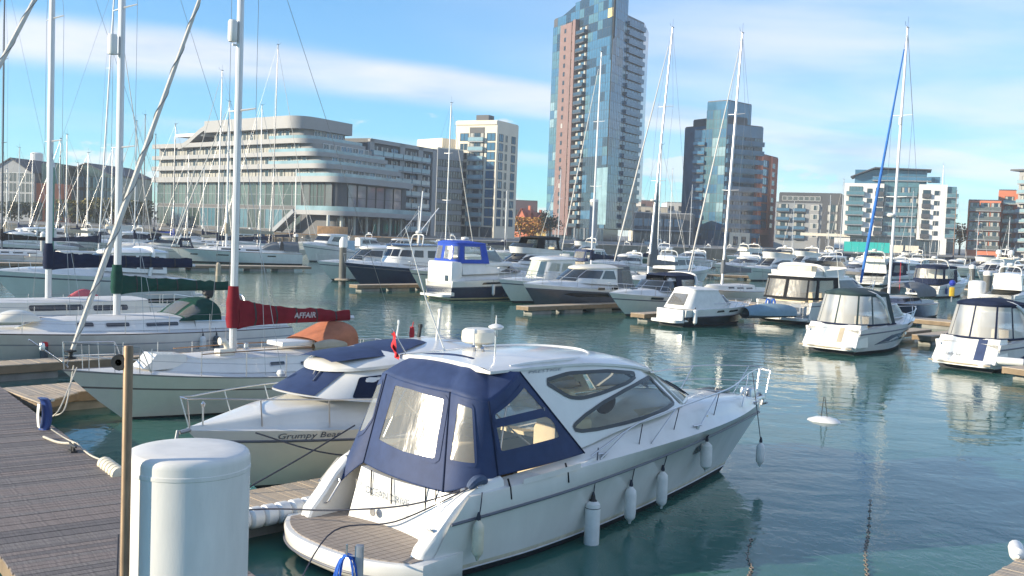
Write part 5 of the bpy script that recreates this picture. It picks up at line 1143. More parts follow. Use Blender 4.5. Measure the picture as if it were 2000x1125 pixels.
for y, l in ((-.9, .3), (-.72, .34), (-.02, .36), (.52, .36)):       # hanging canopy straps
    u = (y + 1.22) / 2.14; a = trans(u, 1); mb = MB(); mb.tube([(a[0] - .03, y, a[2] + .03), (a[0] - .04, y - .01, a[2] - l * .5), (a[0] - .05, y - .03, a[2] - l)], .011, 5); mb.build('canopy_strap', BLACKC, canopy)
for x in (1.2, 2.45):
    p = hdeck(x, -.93); mb = MB(); mb.tube([(x, p[1] - .06, p[2] + .08), (x + .01, p[1] - .11, p[2] - .05), (x + .02, p[1] - .13, p[2] - .22)], .016, 5); mb.build('canopy_strap', BLACKC, canopy)
# hull and deck details
mb = MB(); q = rounded([(8.0 - .17, 1.0 - .06), (8.0 + .17, 1.0 - .02), (8.0 + .17, 1.0 + .09), (8.0 - .17, 1.0 + .05)], .07)
hs_side = lambda off, sg: (lambda x, z: (x, sg * (H.side_y(x, z) + off), z))
for sg in (-1, 1):
    Pq = rounded([(7.02, .84), (7.42, .86), (7.42, 1.0), (7.02, .98)], .06); mb = MB(); patch(mb, Pq, hs_side(.008, sg), 2, .08); p_ = fix_normals(mb.build('porthole', DKGLASS, hero, 60)); mb = MB(); border(mb, Pq, hs_side(.012, sg), .02, step=.06); mb.build('rim', STEEL, p_, 60)
mb = MB()
for (x, z) in ((2.92, 1.6), (3.45, 1.45)): pass
def side_deck(x, v, dz=0): p = hdeck(x, v); return (p[0], p[1], p[2] + dz)
pts = []
# guard rail round the foredeck
def rl(x, sg, dz): v = interp(x, [3, 8, 10.5, 11], [.965, .94, .80, .3]); p = hdeck(x, sg * v); return (p[0] + .06 * dz, p[1] + sg * .02, p[2] + dz)
mb = MB(); xs = [3.05, 4.2, 5.4, 6.6, 7.9, 9.2, 10.2, 10.9]; hs = [.10, .40, .50, .54, .58, .62, .66, .70]
for sg in (-1, 1): mb.tube(curve_pts([rl(x, sg, d) for x, d in zip(xs, hs)], 40), .014, 6)
for sg in (-1, 1): mb.tube(curve_pts([rl(x, sg, d) for x, d in zip((8.6, 9.4, 10.3, 10.9), (.32, .33, .34, .36))], 16), .011, 6)
mb.tube([rl(10.9, -1, .70), (11.08, -.14, 2.1), (11.08, .14, 2.1), rl(10.9, 1, .70)], .011, 6)
mb.tube([(11.08, -.14, 2.1), (10.95, -.12, 1.5)], .008, 6); mb.tube([(11.08, .14, 2.1), (10.95, .12, 1.5)], .008, 6)
for x, d in ((4.05, .37), (5.5, .5), (7.2, .55), (9.2, .62), (10.6, .68)):
    for sg in (-1, 1): a = rl(x - .75 if x < 8 else x - .35, sg, 0); b = rl(x, sg, d); mb.tube([a, b], .012, 6)
mb.build('bow_rail', STEEL, hero)
mb = MB(); mb.rbox(10.6, 11.05, -.09, .09, 1.46, 1.53, .03); mb.build('anchor_plate', STEEL, hero)
mb = MB(); mb.tube([(10.3, 0, 1.60), (10.9, 0, 1.58), (11.08, 0, 1.46), (11.02, 0, 1.3)], .03, 6); mb.tube([(10.98, -.16, 1.38), (11.1, 0, 1.32), (10.98, .16, 1.38)], .025, 6); mb.build('anchor', GALV, hero)
mb = MB(); mb.rbox(10.35, 10.62, -.12, .12, 1.55, 1.74, .04); mb.lathe([(.07, 0), (.08, .1), (.05, .16)], 10, (10.2, .0, 1.62)); mb.build('windlass', STEEL, hero)
mb = MB(); mb.rbox(8.7, 9.25, -.28, .28, hdeck(9, 0)[2] - .02, hdeck(9, 0)[2] + .03, .03); fix_normals(mb.build('deck_hatch', BLGLASS, hero))
mb = MB()
for x in (10.0, 6.4, 3.4, .75):
    for sg in (-1, 1): p = hdeck(x, sg * .955); mb.tube([(x - .13, p[1], p[2] + .06), (x + .13, p[1], p[2] + .06)], .016, 6); mb.box(x - .03, x + .03, p[1] - .02, p[1] + .02, p[2] - .01, p[2] + .05)
mb.build('deck_cleat', STEEL, hero)
mb = MB(); mb.tube([(2.6, -1.545, 1.33), (2.95, -1.56, 1.35), (3.2, -1.56, 1.40)], .035, 6); mb.build('step_recess', SHELL, hero)
mb = MB(); P2 = rounded([(1.45, 1.28), (2.75, 1.34), (2.75, 1.43), (1.45, 1.36)], .03); patch(mb, P2, lambda x, z: (x, -(H.side_y(x, 1.2) + .012), z - .02), 2, .1); fix_normals(mb.build('fender_recess', SHELL, hero, 60))
# roof gear
mb = MB(); A = curve_pts([(3.0, .95, 2.93), (3.25, .97, 2.95), (4.0, .6, 2.965), (4.4, 0, 2.95), (4.15, -.55, 2.93), (3.55, -.9, 2.90), (3.45, -.92, 2.86)], 30); mb.tube(A, .03, 6); mb.build('roof_rib', WHITE, hero)
mb = MB(); mb.tube(curve_pts([(1.75, -.98, 2.92), (2.2, -1.0, 2.95), (3.0, -.99, 2.95), (3.5, -.9, 2.93)], 16), .03, 6); mb.build('roof_rail', WHITE, hero)
mb = MB(); mb.tube(curve_pts([(3.6, -.93, 2.885), (4.4, -.98, 2.78), (5.3, -.86, 2.645)], 12), .012, 5); mb.build('hatch_track', mat('grey_rub_strip', (.1, .11, .14), .4), hero)
text_mesh('PRESTIGE', .11, mat('silver_lettering', (.36, .38, .42), .4, .3), hero, lambda co: Vector(HS.side(.012, -1)(2.05 + co.x * 1.7, 2.80 + co.y * .55)), 'model_badge', shear=.3)
mb = MB(); z0 = 3.02
mb.lathe([(.0, 0), (.14, 0), (.16, .02), (.07, .05), (.06, .16)], 14, (2.55, .55, 2.93)); mb.build('radar_foot', WHITE, hero)
mb = MB(); mb.lathe([(.0, 0), (.24, 0), (.29, .03), (.30, .09), (.29, .2), (.24, .245), (.12, .26), (0, .262)], 24, (2.55, .55, 3.09)); fix_normals(mb.build('radar_dome', CREAM, hero))
mb = MB(); mb.tube([(1.98, -.42, 2.95), (1.98, -.42, 3.33)], .012, 6); mb.lathe([(.022, 3.33), (.03, 3.36), (.03, 3.42)], 8, (1.98, -.42, 0)); o = mb.build('antenna_post', STEEL, hero)
mb = MB(); mb.lathe([(.02, -.03), (.10, -.015), (.125, .01), (.12, .03), (.07, .055), (.012, .07), (.008, .2), (0, .2)], 16, (1.98, -.42, 3.46)); mb.build('satellite_antenna', WHITE, hero)
mb = MB(); mb.tube([(2.2, .3, 2.98), (2.2, .3, 3.28)], .012, 6); mb.lathe([(.0, -.04), (.04, -.03), (.05, .0), (.04, .04), (0, .05)], 10, (2.2, .3, 3.32)); mb.build('mast_light', WHITE, hero)
mb = MB(); mb.tube([(1.85, .62, 2.98), (1.55, .78, 3.8), (1.2, .96, 5.0)], [.014, .011, .006], 6); mb.build('whip_aerial', WHITE, hero)
mb = MB(); mb.tube([(2.05, .1, 2.98), (1.95, .05, 3.12)], .03, 6); mb.tube([(2.12, -.03, 2.98), (2.02, -.08, 3.1)], .03, 6); mb.tube(curve_pts([(2.5, .4, 3.05), (2.2, .25, 3.02), (2.1, 0, 3.0), (1.9, .2, 3.0)], 12), .008, 4); mb.build('air_horn', STEEL, hero)
mb = MB(); mb.tube([(1.35, .95, 2.85), (1.05, 1.05, 3.35)], .012, 6); fs = mb.build('ensign_staff', STEEL, hero)
mb = MB(); mb.grid(lambda u, v: (1.07 + .06 * v + .05 * math.sin(v * 9) * u, 1.04 - .02 * v - .05 * math.sin(u * 5 + v * 3), 3.31 - .42 * v - .05 * u), 4, 10); en = mb.build('ensign', RED, fs, 60)
# fenders on the shaded side
def hf(x, zc, y=None, r=.12, L=.62, xtop=None, ztop=None, m=FENDW, label='', dy=0):
    yy = -(H.side_y(x, max(.15, zc)) + r + .015) if y is None else y
    xt = xtop if xtop is not None else x; zt = ztop
    tp = rl(xt, -1, zt) if zt is not None else hdeck(xt, -.99)
    a = hloc(x, yy, zc); b = hloc(*tp); return a, b
for (x, zc, r, L, m, dz, lab) in ((3.22, .30, .125, .82, FENDW, .2, 'big white fender with black top hanging amidships on the near cruiser'),
                                 (4.42, .42, .10, .56, FENDW, .38, 'short white fender just forward of the big fender on the near cruiser'),
                                 (5.6, .46, .10, .60, FENDW, .48, 'white fender hanging under the side window of the near cruiser'),
                                 (7.25, .82, .115, .50, FENDW, .54, 'white fender hanging under the porthole of the near cruiser'),
                                 (.52, .62, .085, .5, FENDC, None, 'yellowed fender hanging from the stern quarter of the near cruiser')):
    yy = -(H.side_y(x, max(.2, zc + .2)) + r + .01)
    a = hloc(x, yy, zc); t_ = hloc(*(rl(x, -1, dz) if dz else (.62, -1.62, 1.27))); inv = Matrix.Rotation(0, 4, 'Z')
    o = fender(a, t_, lab, L, r, m, 'fenders of the near cruiser')
    if r == .125:
        q = MB(); q.lathe([(.127, .29), (.105, .36), (.04, .44), (.03, .5)], 12); q.build('black_collar', RUBBER, o)
bow_f = fender(hloc(9.25, -1.05, .60), hloc(*rl(9.6, -1, .60)), 'slim white fender hanging clear of the hull at the bow rail', .42, .09, FENDW, 'fenders of the near cruiser')
# ---------------------------------------------------------------- sailing yachts
def sail_yacht(label, bow, deg, L, B, zs=(.95, 1.35), hull=WHITE, anti=ANTIF, cove=None, mast_d=.45, mast_h=14, mast_r=.085, mast_m=ALLOY, rake=0.0,
               boom=None, cover=NAVYC, cover_h=(.55, .28), boom_z=2.4, coach=None, genoa=None, spreaders=(8,), hood=None, cat='sailing yacht', group=None, detail=2, rail_m=STEEL,
               wheel=False, wires=True, z0=1.6, name='sailing_yacht', spr=.75, aft=.66, toe=WOODD, stripe=None, windows=True, shroud_r=.008, mast_top=True):
    """bow: point on the water under the stem head; deg: direction from bow to stern"""
    dx, dy = math.cos(R(deg)), math.sin(R(deg)); o = thing(name, label, cat, (bow[0] + dx * L, bow[1] + dy * L, 0), R(deg) + math.pi, group)
    h = Hull(L, B, zs, wl=.86, s0=.47, p=1.9, aft=aft, bw=.86, rub=(.35, .62, .66, .96, 1.0), zp=2.0, stern_rake=-.5 if detail > 1 else 0)
    cv = stripe or hull
    h.build('hull', [hull, anti, cv, toe], [1, 1 if detail < 2 else 0, 0, 0, 2, 0, 3], o, 30 if detail > 1 else 16)
    h.deck('deck', SHELL, o)
    c = dict(xa=.22, xf=.80, w=.32, h=.42, win=DKGLASS); c.update(coach or {})
    zd = lambda x: h.sheer(min(1, max(0, x / L))) + .02
    cw = B * c['w']
    co = House(dict(xa=L * c['xa'], xf=L * c['xf'], w=cw, nose=.5, p=1.8, z=zd), dict(xa=L * c['xa'] + .05, xf=L * (c['xf'] - .05), w=cw * .84, nose=.55, p=1.8, z=lambda x: zd(x) + c['h'] * lerp(1, .62, max(0, (x / L - c['xa']) / (c['xf'] - c['xa'])))), 8, 10)
    co.wall('coachroof', c.get('m', hull), o, None, None, 2); co.roof('coachroof_top', SHELL, o, .015, .03, .09)
    if windows:
        xs = c.get('wx') or [(lerp(c['xa'], c['xf'], a) * L, lerp(c['xa'], c['xf'], b) * L) for a, b in ((.08, .24), (.30, .46), (.52, .64))]
        for a, b in xs:
            zm = zd((a + b) / 2); hh = c['h'] * c.get('wh', .28); zc_ = zm + c['h'] * .48
            co.window(rounded([(a, zc_ - hh / 2), (b, zc_ - hh / 2), (b, zc_ + hh / 2), (a, zc_ + hh / 2)], hh * .4), o, c['win'], STEEL if detail > 1 and c.get('frame', True) else None, .012)
    # cockpit coamings and well
    xa = L * c['xa']
    mb = MB()
    for sg in (-1, 1): mb.loft([[(.5, sg * B * .18, zd(0)), (.5, sg * B * .20, zd(0) + .22), (.5, sg * B * .25, zd(0) + .2), (.5, sg * B * .27, zd(0))], [(xa, sg * cw * .8, zd(xa)), (xa, sg * cw * .84, zd(xa) + .3), (xa, sg * cw * .94, zd(xa) + .28), (xa, sg * cw, zd(xa))]], False, True, True)
    fix_normals(mb.build('cockpit_coaming', c.get('m', hull), o))
    if wheel:
        mb = MB(); mb.lathe([(.4, -.015), (.43, 0), (.4, .015), (.37, 0), (.4, -.015)], 16, (xa * .45, 0, zd(0) + .75), 'x'); mb.tube([(xa * .45 + .1, 0, zd(0)), (xa * .45 + .05, 0, zd(0) + .8)], .07, 6); mb.build('wheel', STEEL, o)
    # mast and rigging
    mx = L - (mast_d if mast_d > 1 else mast_d * L); rk = math.tan(R(rake)); mtop = lambda z: (mx - (z - z0) * rk, 0, z)
    mb = MB(); mb.tube([mtop(zd(mx) - .1), mtop(z0), mtop((mast_h + z0) * .6), mtop(mast_h)], [mast_r, mast_r, mast_r * .95, mast_r * .72], 10); mast = mb.build('mast', mast_m, o)
    if mast_top:
        mb = MB(); mb.tube([mtop(mast_h), (mtop(mast_h)[0] + .35, 0, mast_h + .12), (mtop(mast_h)[0] + .45, .0, mast_h + .35)], .012, 4); mb.tube([mtop(mast_h), (mtop(mast_h)[0], 0.02, mast_h + .75)], .01, 4); mb.box(mtop(mast_h)[0] - .18, mtop(mast_h)[0] + .18, -.03, .03, mast_h - .02, mast_h + .05); mb.build('wind_vane', DMAST, mast)
    for zs_ in spreaders:
        mb = MB(); p = mtop(zs_)
        for sg in (-1, 1): mb.tube([p, (p[0] - .12, sg * spr * B * .42, zs_ + .04)], [.035, .022], 5)
        mb.build('spreader', mast_m, mast)
    if wires:
        tips = [(mtop(z)[0] - .12, spr * B * .42, z + .04) for z in spreaders]
        for sg in (-1, 1):
            mb = MB(); chain = [(mx - .1, sg * h.side_y(mx, 1.0) * .96, zd(mx))] + [(a, sg * b, c_) for a, b, c_ in tips] + [mtop(mast_h - .15)]; mb.tube(chain, shroud_r, 4, False); mb.build('shroud', WIRE, o)
            mb = MB(); p = mtop(spreaders[0] - .1) if spreaders else mtop(mast_h * .6); mb.tube([(mx - .6, sg * h.side_y(mx, 1.0) * .95, zd(mx)), p], shroud_r, 4, False); mb.build('lower_shroud', WIRE, o)
        mb = MB(); mb.tube([(.1, 0, zd(0)), mtop(mast_h)], shroud_r, 4, False); mb.build('backstay', WIRE, o)
    head = mtop(mast_h - (.25 if mast_top else .2)); stem = (L - .12, 0, zd(L) + .05)
    g = dict(r=.07, m=SAILC, a=.06, b=.93); g.update(genoa or {})
    mb = MB(); mb.tube([stem, head], shroud_r, 4, False); mb.build('forestay', WIRE, o)
    if g['r']:
        ks = [g['a'] + (g['b'] - g['a']) * i / 22 for i in range(23)]; mb = MB()
        mb.tube([vl(stem, head, k) for k in ks], [g['r'] * (.45 + .55 * math.sin(min(1, (i + 1.5) / 7) * math.pi / 2)) * (1 - .62 * (i / 22) ** 1.3) * (1 + .05 * math.sin(i * 2.1)) for i in range(23)], 8)
        gn = mb.build('furled_genoa', g['m'], o)
        if detail > 1:
            mb = MB(); p = vl(stem, head, g['a'] * .7); mb.lathe([(.03, -.12), (.13, -.1), (.13, -.07), (.05, -.05), (.05, .05), (.13, .07), (.13, .1), (.03, .12)], 12, p); mb.build('furling_drum', RUBBER, gn)
            mb = MB(); N_ = 130; nrm = (Vector(head) - Vector(stem)).normalized(); X = nrm.orthogonal().normalized(); Y = nrm.cross(X)
            pts = []
            for i in range(N_ + 1):
                k = i / N_; rr = g['r'] * (.45 + .55 * math.sin(min(1, (k * 22 + 1.5) / 7) * math.pi / 2)) * (1 - .62 * k ** 1.3) + .004; a = k * 60
                pts.append(Vector(vl(stem, head, lerp(g['a'] + .02, g['b'] - .01, k))) + (X * math.cos(a) + Y * math.sin(a)) * rr)
            mb.tube(pts, .011, 4); mb.build('sail_edge_strip', g.get('edge', GREYC), gn)
    # boom and stowed mainsail
    bl = boom or L * .36; p0 = (mtop(boom_z)[0] - .1, 0, boom_z); p1 = (p0[0] - bl, 0, boom_z + .02)
    mb = MB(); mb.tube([p0, p1], .07, 8); mb.build('boom', mast_m, o)
    if cover is not None:
        rings = []; n = 22; rnd = random.Random(int(bl * 100))
        for i in range(n + 1):
            k = i / n; x = lerp(p0[0] + .02, p1[0] + .15, k); hh = lerp(cover_h[0], cover_h[1], min(1, k * 1.15)) * (1 + .3 * math.exp(-k * 9)) + rnd.uniform(-.035, .035); w = lerp(.17, .09, k) * (1 + rnd.uniform(-.16, .16))
            zb = boom_z - .06 - .1 * math.exp(-k * 10); rings.append([(x, w * .55, zb), (x, w * .95, zb + hh * .25), (x, w * .85, zb + hh * .6), (x, w * .3, zb + hh), (x, -w * .3, zb + hh), (x, -w * .85, zb + hh * .6), (x, -w * .95, zb + hh * .25), (x, -w * .55, zb)])
        mb = MB(); mb.loft(rings, True, True, True)
        if detail > 1:
            for i in range(3, n, 4):
                q = MB(); r_ = [((p[0]), p[1] * 1.04, p[2] + (p[2] - rings[i][0][2]) * .03) for p in rings[i]]; q.loft([[(x - .025, y, z) for x, y, z in r_], [(x + .025, y, z) for x, y, z in r_]], True); q.build('cover_tie', RUBBER, o)
        # collar round the mast
        cz0, cz1 = boom_z - .12, boom_z + cover_h[0] * 1.6
        mb.loft([[(mtop(z)[0] + .02 + math.cos(a) * r_, math.sin(a) * r_, z) for a in [2 * math.pi * i / 12 for i in range(12)]] for z, r_ in ((cz0, mast_r + .05), (lerp(cz0, cz1, .2), mast_r + .09), (lerp(cz0, cz1, .4), mast_r + .07), (lerp(cz0, cz1, .6), mast_r + .085), (lerp(cz0, cz1, .8), mast_r + .05), (cz1, mast_r + .03))], True, True, True)
        fix_normals(mb.build('sail_cover', cover, o, 55))
    # lifelines
    if detail > 1:
        rail(o, h, .82, 1.0, .62, rail_m, 4, .1, .013, 'pulpit', True, .03)
        mb = MB(); ts = [.04 + .78 * i / 7 for i in range(8)]
        for sg in (-1, 1):
            for z_ in (.6, .32): mb.tube([h.edge(t, .08, z_, sg) for t in ts], .005, 4, False)
        mb.build('lifeline', WIRE, o)
        for t in ts:
            for sg in (-1, 1): q = MB(); a = h.edge(t, .08, 0, sg); q.tube([a, (a[0], a[1], a[2] + .62)], .012, 6); q.build('stanchion', rail_m, o)
        mb = MB(); e = [h.edge(t, .08, .62, 1) for t in (.10, .05, .0)]; mb.tube(e + [(x, -y, z) for x, y, z in e[::-1]], .013, 6); mb.tube([(x, y, z - .3) for x, y, z in e] + [(x, -y, z - .3) for x, y, z in e[::-1]], .011, 6)
        for x, y, z in e[1:]:
            for sg in (-1, 1): mb.tube([(x, sg * y, z), (x, sg * y, z - .64)], .013, 6)
        mb.build('pushpit', rail_m, o)
    if hood:
        hm = hood if not isinstance(hood, dict) else hood['m']; hd = dict(x=xa + .2, l=1.1, h=.62, w=cw * .95); hd.update(hood if isinstance(hood, dict) else {})
        zr = zd(xa) + c['h'] * .9
        def hf_(u, v):      # u fore->aft, v across
            a = math.pi * v; s_ = math.sin(min(1, u * 1.15) * math.pi / 2); return (hd['x'] + hd['l'] * (.62 - u) + .15 * math.sin(a), hd['w'] * math.cos(a) * (.92 + .08 * u), zr - .05 + hd['h'] * s_ * math.sin(a) ** .55)
        mb = MB(); mb.grid(hf_, 12, 18); hdo = fix_normals(mb.build('sprayhood', hm, o, 60))
        if detail > 1:
            for v0, v1 in ((.08, .30), (.36, .64), (.70, .92)):
                mb = MB(); mb.grid(lambda u, v: Vector(hf_(lerp(.14, .52, u), lerp(v0, v1, v))) + Vector((.012, (.5 - lerp(v0, v1, v)) * .03 * -1, .012)), 5, 6); fix_normals(mb.build('hood_window', VINYL, hdo, 60))
    o['L'] = L
    del o['L']
    return o, h, mtop, co, zd

def at_bow(bow, deg, d, y, z):
    return (bow[0] + math.cos(R(deg)) * d - math.sin(R(deg)) * y, bow[1] + math.sin(R(deg)) * d + math.cos(R(deg)) * y, z)

# yacht with the maroon sail cover
AB = (-10.53, 23.95)
GREYHULL = mat('off_white_gelcoat', (.78, .72, .62), .3, coat=.3, var=.05)
aff, ah, amt, aco, azd = sail_yacht('off white sailing yacht with maroon mainsail cover, bow over the boardwalk', AB, 46, 10.6, 3.15, (.88, 1.36), GREYHULL, ANTIF, mast_d=4.52, mast_h=14.2, mast_r=.10, boom=3.85, cover=REDC, cover_h=(.62, .30), boom_z=2.28,
    coach=dict(xa=.27, xf=.79, w=.29, h=.46, m=WHITE, wx=[(5.0, 5.45), (3.9, 4.5)], wh=.2, win=BLGLASS), genoa=dict(r=.085, m=SAILC, a=.03), spreaders=(7.9, 11.2), hood=None, z0=1.6, stripe=mat('brown_cove_line', (.16, .12, .11), .5), toe=mat('grey_toe_rail', (.30, .27, .26), .6), spr=.5)
xl = lambda d: 10.6 - d
# its name on the cover, near side
text_mesh('AFFAIR', .215, TEXTW, aff, lambda co: Vector((xl(6.35) - co.x * 1.08, .118 - .012 * co.x, 2.36 + co.y)), 'cover_name', bold=.006, shear=.15)
mb = MB(); mb.lathe([(.0, -.3), (.1, -.28), (.125, -.22), (.125, .22), (.1, .28), (0, .3)], 14, (xl(4.3), .0, 9.95)); mb.tube([(xl(4.52), 0, 9.6), (xl(4.3), 0, 9.6)], .03); mb.build('radar_reflector', WHITE, aff)
mb = MB(); mb.loft([[(xl(1.85), -.34, 1.28), (xl(1.85), .34, 1.28), (xl(2.05), .34, 1.42), (xl(2.05), -.34, 1.42)], [(xl(2.1), -.36, 1.22), (xl(2.1), .36, 1.22), (xl(2.2), .34, 1.62), (xl(2.2), -.34, 1.62)], [(xl(3.0), -.36, 1.25), (xl(3.0), .36, 1.25), (xl(3.0), .34, 1.56), (xl(3.0), -.34, 1.56)]], True, True, True); fix_normals(mb.build('fore_hatch', WHITE, aff))
mb = MB(); mb.tube([(xl(4.15), .35, 1.62), (xl(4.12), .35, 1.78), (xl(4.05), .35, 1.86), (xl(3.92), .35, 1.86)], [.07, .075, .085, .10], 10); mb.rbox(xl(4.3), xl(3.85), .2, .5, 1.5, 1.66, .02); mb.build('vent_cowl', CREAM, aff)
mb = MB(); mb.lathe([(.08, 0), (.09, .03), (.06, .05), (.055, .14), (.07, .16), (0, .17)], 12, (xl(4.75), .28, 1.60)); mb.lathe([(.08, 0), (.09, .03), (.06, .05), (.055, .14), (.07, .16), (0, .17)], 12, (xl(4.75), -.28, 1.60)); mb.build('mast_winch', STEEL, aff)
mb = MB()
for sg in (-1, 1): mb.tube([(xl(3.2), sg * .72, 1.60), (xl(5), sg * .80, 1.62), (xl(7), sg * .78, 1.6)], .017, 6)
mb.build('grab_rail', WOODD, aff)
mb = MB(); mb.rbox(xl(6.9), xl(5.8), -.4, .4, 1.62, 1.74, .04); fix_normals(mb.build('sliding_hatch', WHITE, aff))
# folded sprayhood of terracotta canvas over a tan bag
def hump(u, v): a = math.pi * v; return (xl(lerp(6.75, 8.0, u)), .92 * math.cos(a), 1.5 + (.30 + .42 * min(1, u * 1.4) - .06 * max(0, u - .7)) * math.sin(a) ** .5)
mb = MB(); mb.grid(hump, 12, 16); mb.poly([hump(1, j / 16) for j in range(17)]); fix_normals(mb.build('sprayhood', ORANGEC, aff, 60))
def bag(u, v): a = 2 * math.pi * v; r = .19 * math.sin(math.pi * (.08 + .84 * u)) ** .5; return (xl(lerp(6.5, 7.6, u)), .85 + r * math.cos(a) * .9, 1.62 + r * math.sin(a))
mb = MB(); mb.grid(bag, 12, 12); fix_normals(mb.build('stowed_bag', TANC, aff, 60))
mb = MB(); mb.tube([(xl(9.9), .9, 1.6), (xl(10.0), .95, 2.2)], .013, 6); mb.lathe([(.06, -.2), (.08, 0), (.06, .2)], 8, (xl(9.95), .95, 1.85)); mb.build('horseshoe_light', RED, aff)
mb = MB(); mb.tube(curve_pts([(10.6 + .75, 0, 2.1), (10.55, -.02, 1.5), (10.45, 0, 1.4)], 6), .02, 6); mb.lathe([(.0, -.1), (.06, -.08), (.07, 0), (.05, .08), (0, .1)], 8, (10.6 + .45, 0, 1.92)); mb.build('bow_roller_lamp', STEEL, aff)

# yacht with the green sail cover
GBW = (-19.37, 30.17)
grn, gh, gmt, gco, gzd = sail_yacht('long white sailing yacht with dark green sail cover and green sprayhood', GBW, 46, 14.8, 3.9, (1.0, 1.38), WHITE, ANTIF, mast_d=7.94, mast_h=18.5, mast_r=.125, boom=4.4, cover=GREENC, cover_h=(.56, .34), boom_z=2.42,
    coach=dict(xa=.30, xf=.70, w=.30, h=.40, win=BLGLASS, wh=.3, wx=[(5.1, 6.3), (6.9, 7.7), (8.1, 8.6)]), genoa=dict(r=.11, m=SAILC, a=.03), spreaders=(7.4, 12.2), hood=dict(m=GREENC, x=4.05, l=1.5, h=.75, w=1.25), z0=1.6, stripe=mat('grey_cove_line', (.3, .32, .36), .5), toe=mat('dark_toe_rail', (.12, .10, .10), .6), wheel=True, aft=.7, spr=.55)
mb = MB(); mb.lathe([(0, -.36), (.15, -.34), (.16, -.3), (.16, .3), (.15, .34), (0, .36)], 14, (14.8 - 7.6, .05, 10.9)); mb.tube([(14.8 - 8.0, 0, 10.6), (14.8 - 7.6, .05, 10.6)], .03); mb.build('radar_reflector', WHITE, grn)
def boat_cover(u, v): a = math.pi * v; return (lerp(9.6, 10.9, u), .55 * math.cos(a) * math.sin(math.pi * (.1 + .8 * u)) ** .4, 1.46 + .36 * (math.sin(a) * math.sin(math.pi * (.06 + .88 * u))) ** .6)
mb = MB(); mb.grid(boat_cover, 12, 12); fix_normals(mb.build('deck_liferaft', CREAM, grn, 60))
mb = MB(); mb.rbox(9.4, 9.65, -1.2, -.95, 1.2, 1.42, .05); fix_normals(mb.build('deck_block', GREYC, grn))
for d, c_, lab in ((10.75, FENDD, 'dark grey fender hanging on the long white yacht'), (10.2, FENDW, 'pale fender left of the dark grey fender on the long white yacht'), (4.9, FENDD, 'black and red fender near the bow of the long white yacht')):
    x = 14.8 - d; yy = (gh.side_y(x, .6) + .14); p = at_bow(GBW, 46, d, -yy, .55); t_ = at_bow(GBW, 46, d, -gh.side_y(x, 1.1), 1.15); f_ = fender(p, t_, lab, .62, .12, c_, 'fenders of the long white yacht')
    if d < 5: q = MB(); q.lathe([(.122, .2), (.123, .33), (.06, .38)], 12); q.build('red_band', RED, f_)

# yacht with the navy boom cover, and its outboard
NB = (-22.6, 35.2)
nav, nh, nmt, nco, nzd = sail_yacht('cream sailing yacht with long navy boom cover behind the green covered yacht', NB, 46, 13.0, 3.9, (1.05, 1.4), CREAM, ANTIF, mast_d=6.5, mast_h=18.0, mast_r=.12, boom=6.1, cover=NAVYC, cover_h=(.55, .40), boom_z=2.98,
    coach=dict(xa=.22, xf=.80, w=.31, h=.55, m=CREAM, win=DKGLASS, wh=.38, wx=[(5.6, 7.6), (3.8, 5.2)], frame=False), genoa=dict(r=.09), spreaders=(7.8, 12.5), hood=None, z0=1.7, stripe=mat('blue_cove_stripe', (.10, .16, .36), .5), toe=mat('dark_toe_rail', (.12, .10, .10), .6), aft=.74, spr=.5)
ob = MB(); ob.rbox(-.12, .3, -.16, .16, 0, .35, .08); ob.rbox(-.05, .1, -.07, .07, -.75, .02, .03); ob.lathe([(.02, -.1), (.05, 0), (.02, .14)], 8, (.0, 0, -.78), 'x'); ob.tube([(.3, 0, .1), (.75, .03, .2)], .025)
fix_normals(tag(ob.build('outboard_motor', RUBBER), 'black outboard motor clamped to the stern rail of the cream yacht', 'outboard motor'))
om = bpy.data.objects['outboard_motor']; om.location = at_bow(NB, 46, 12.6, -1.4, 1.75); om.rotation_euler = (0, R(-25), R(226))
mb = MB(); mb.grid(lambda u, v: (lerp(4.2, 5.3, u), -1.1 + .5 * v, 1.65 + .35 * math.sin(math.pi * v) * math.sin(math.pi * (.1 + .8 * u))), 6, 6); fix_normals(mb.build('deck_bag', mat('pink_cloth', (.55, .12, .14), .85), nav, 60))

# cuddy cruiser beside the near one
KB = (-5.55, 17.6); KL = 9.2
gb = thing('motor_cruiser', 'cream motor cruiser Grumpy Bear with navy screen covers, bow toward the walkway', 'motor boat', (KB[0] + math.cos(R(46)) * KL, KB[1] + math.sin(R(46)) * KL, 0), R(226))
kh = Hull(KL, 3.1, (1.05, 1.34), wl=.84, s0=.42, p=2.0, aft=.95, bw=.84, rub=(.45, .80, .83, 1.0), zp=1.2)
kh.build('hull', [CREAM, ANTIF, WHITE, mat('grey_rub_strip', (.1, .11, .14), .4)], [1, 1, 0, 0, 3, 2], gb, 36)
rub_rail(kh, 5, mat('grey_rub_strip', (.1, .11, .14), .4), gb, .02)
def kdeck(u, v):
    k = len(kh.lines) - 1; x = lerp(3.2, KL + .0, u); x0, x1 = kh.lines[k][0], kh.lines[k][1]; t = min(1, (x - x0) / (x1 - x0)); _, ys, zs = kh.pt(k, t); av = abs(v)
    r = interp(x, [3.2, 6.0, 7.6, 8.7, 9.2], [.42, .44, .30, .12, .04])
    return (x, ys * v, zs + r * smooth_interp(av, [0, .45, .70, .86, .97, 1], [1.25, 1.18, 1.0, .2, .03, 0]))
mb = MB(); mb.grid(lambda u, v: kdeck(u, math.sin((v * 2 - 1) * math.pi / 2)), 40, 26); fix_normals(mb.build('foredeck', WHITE, gb, 50))
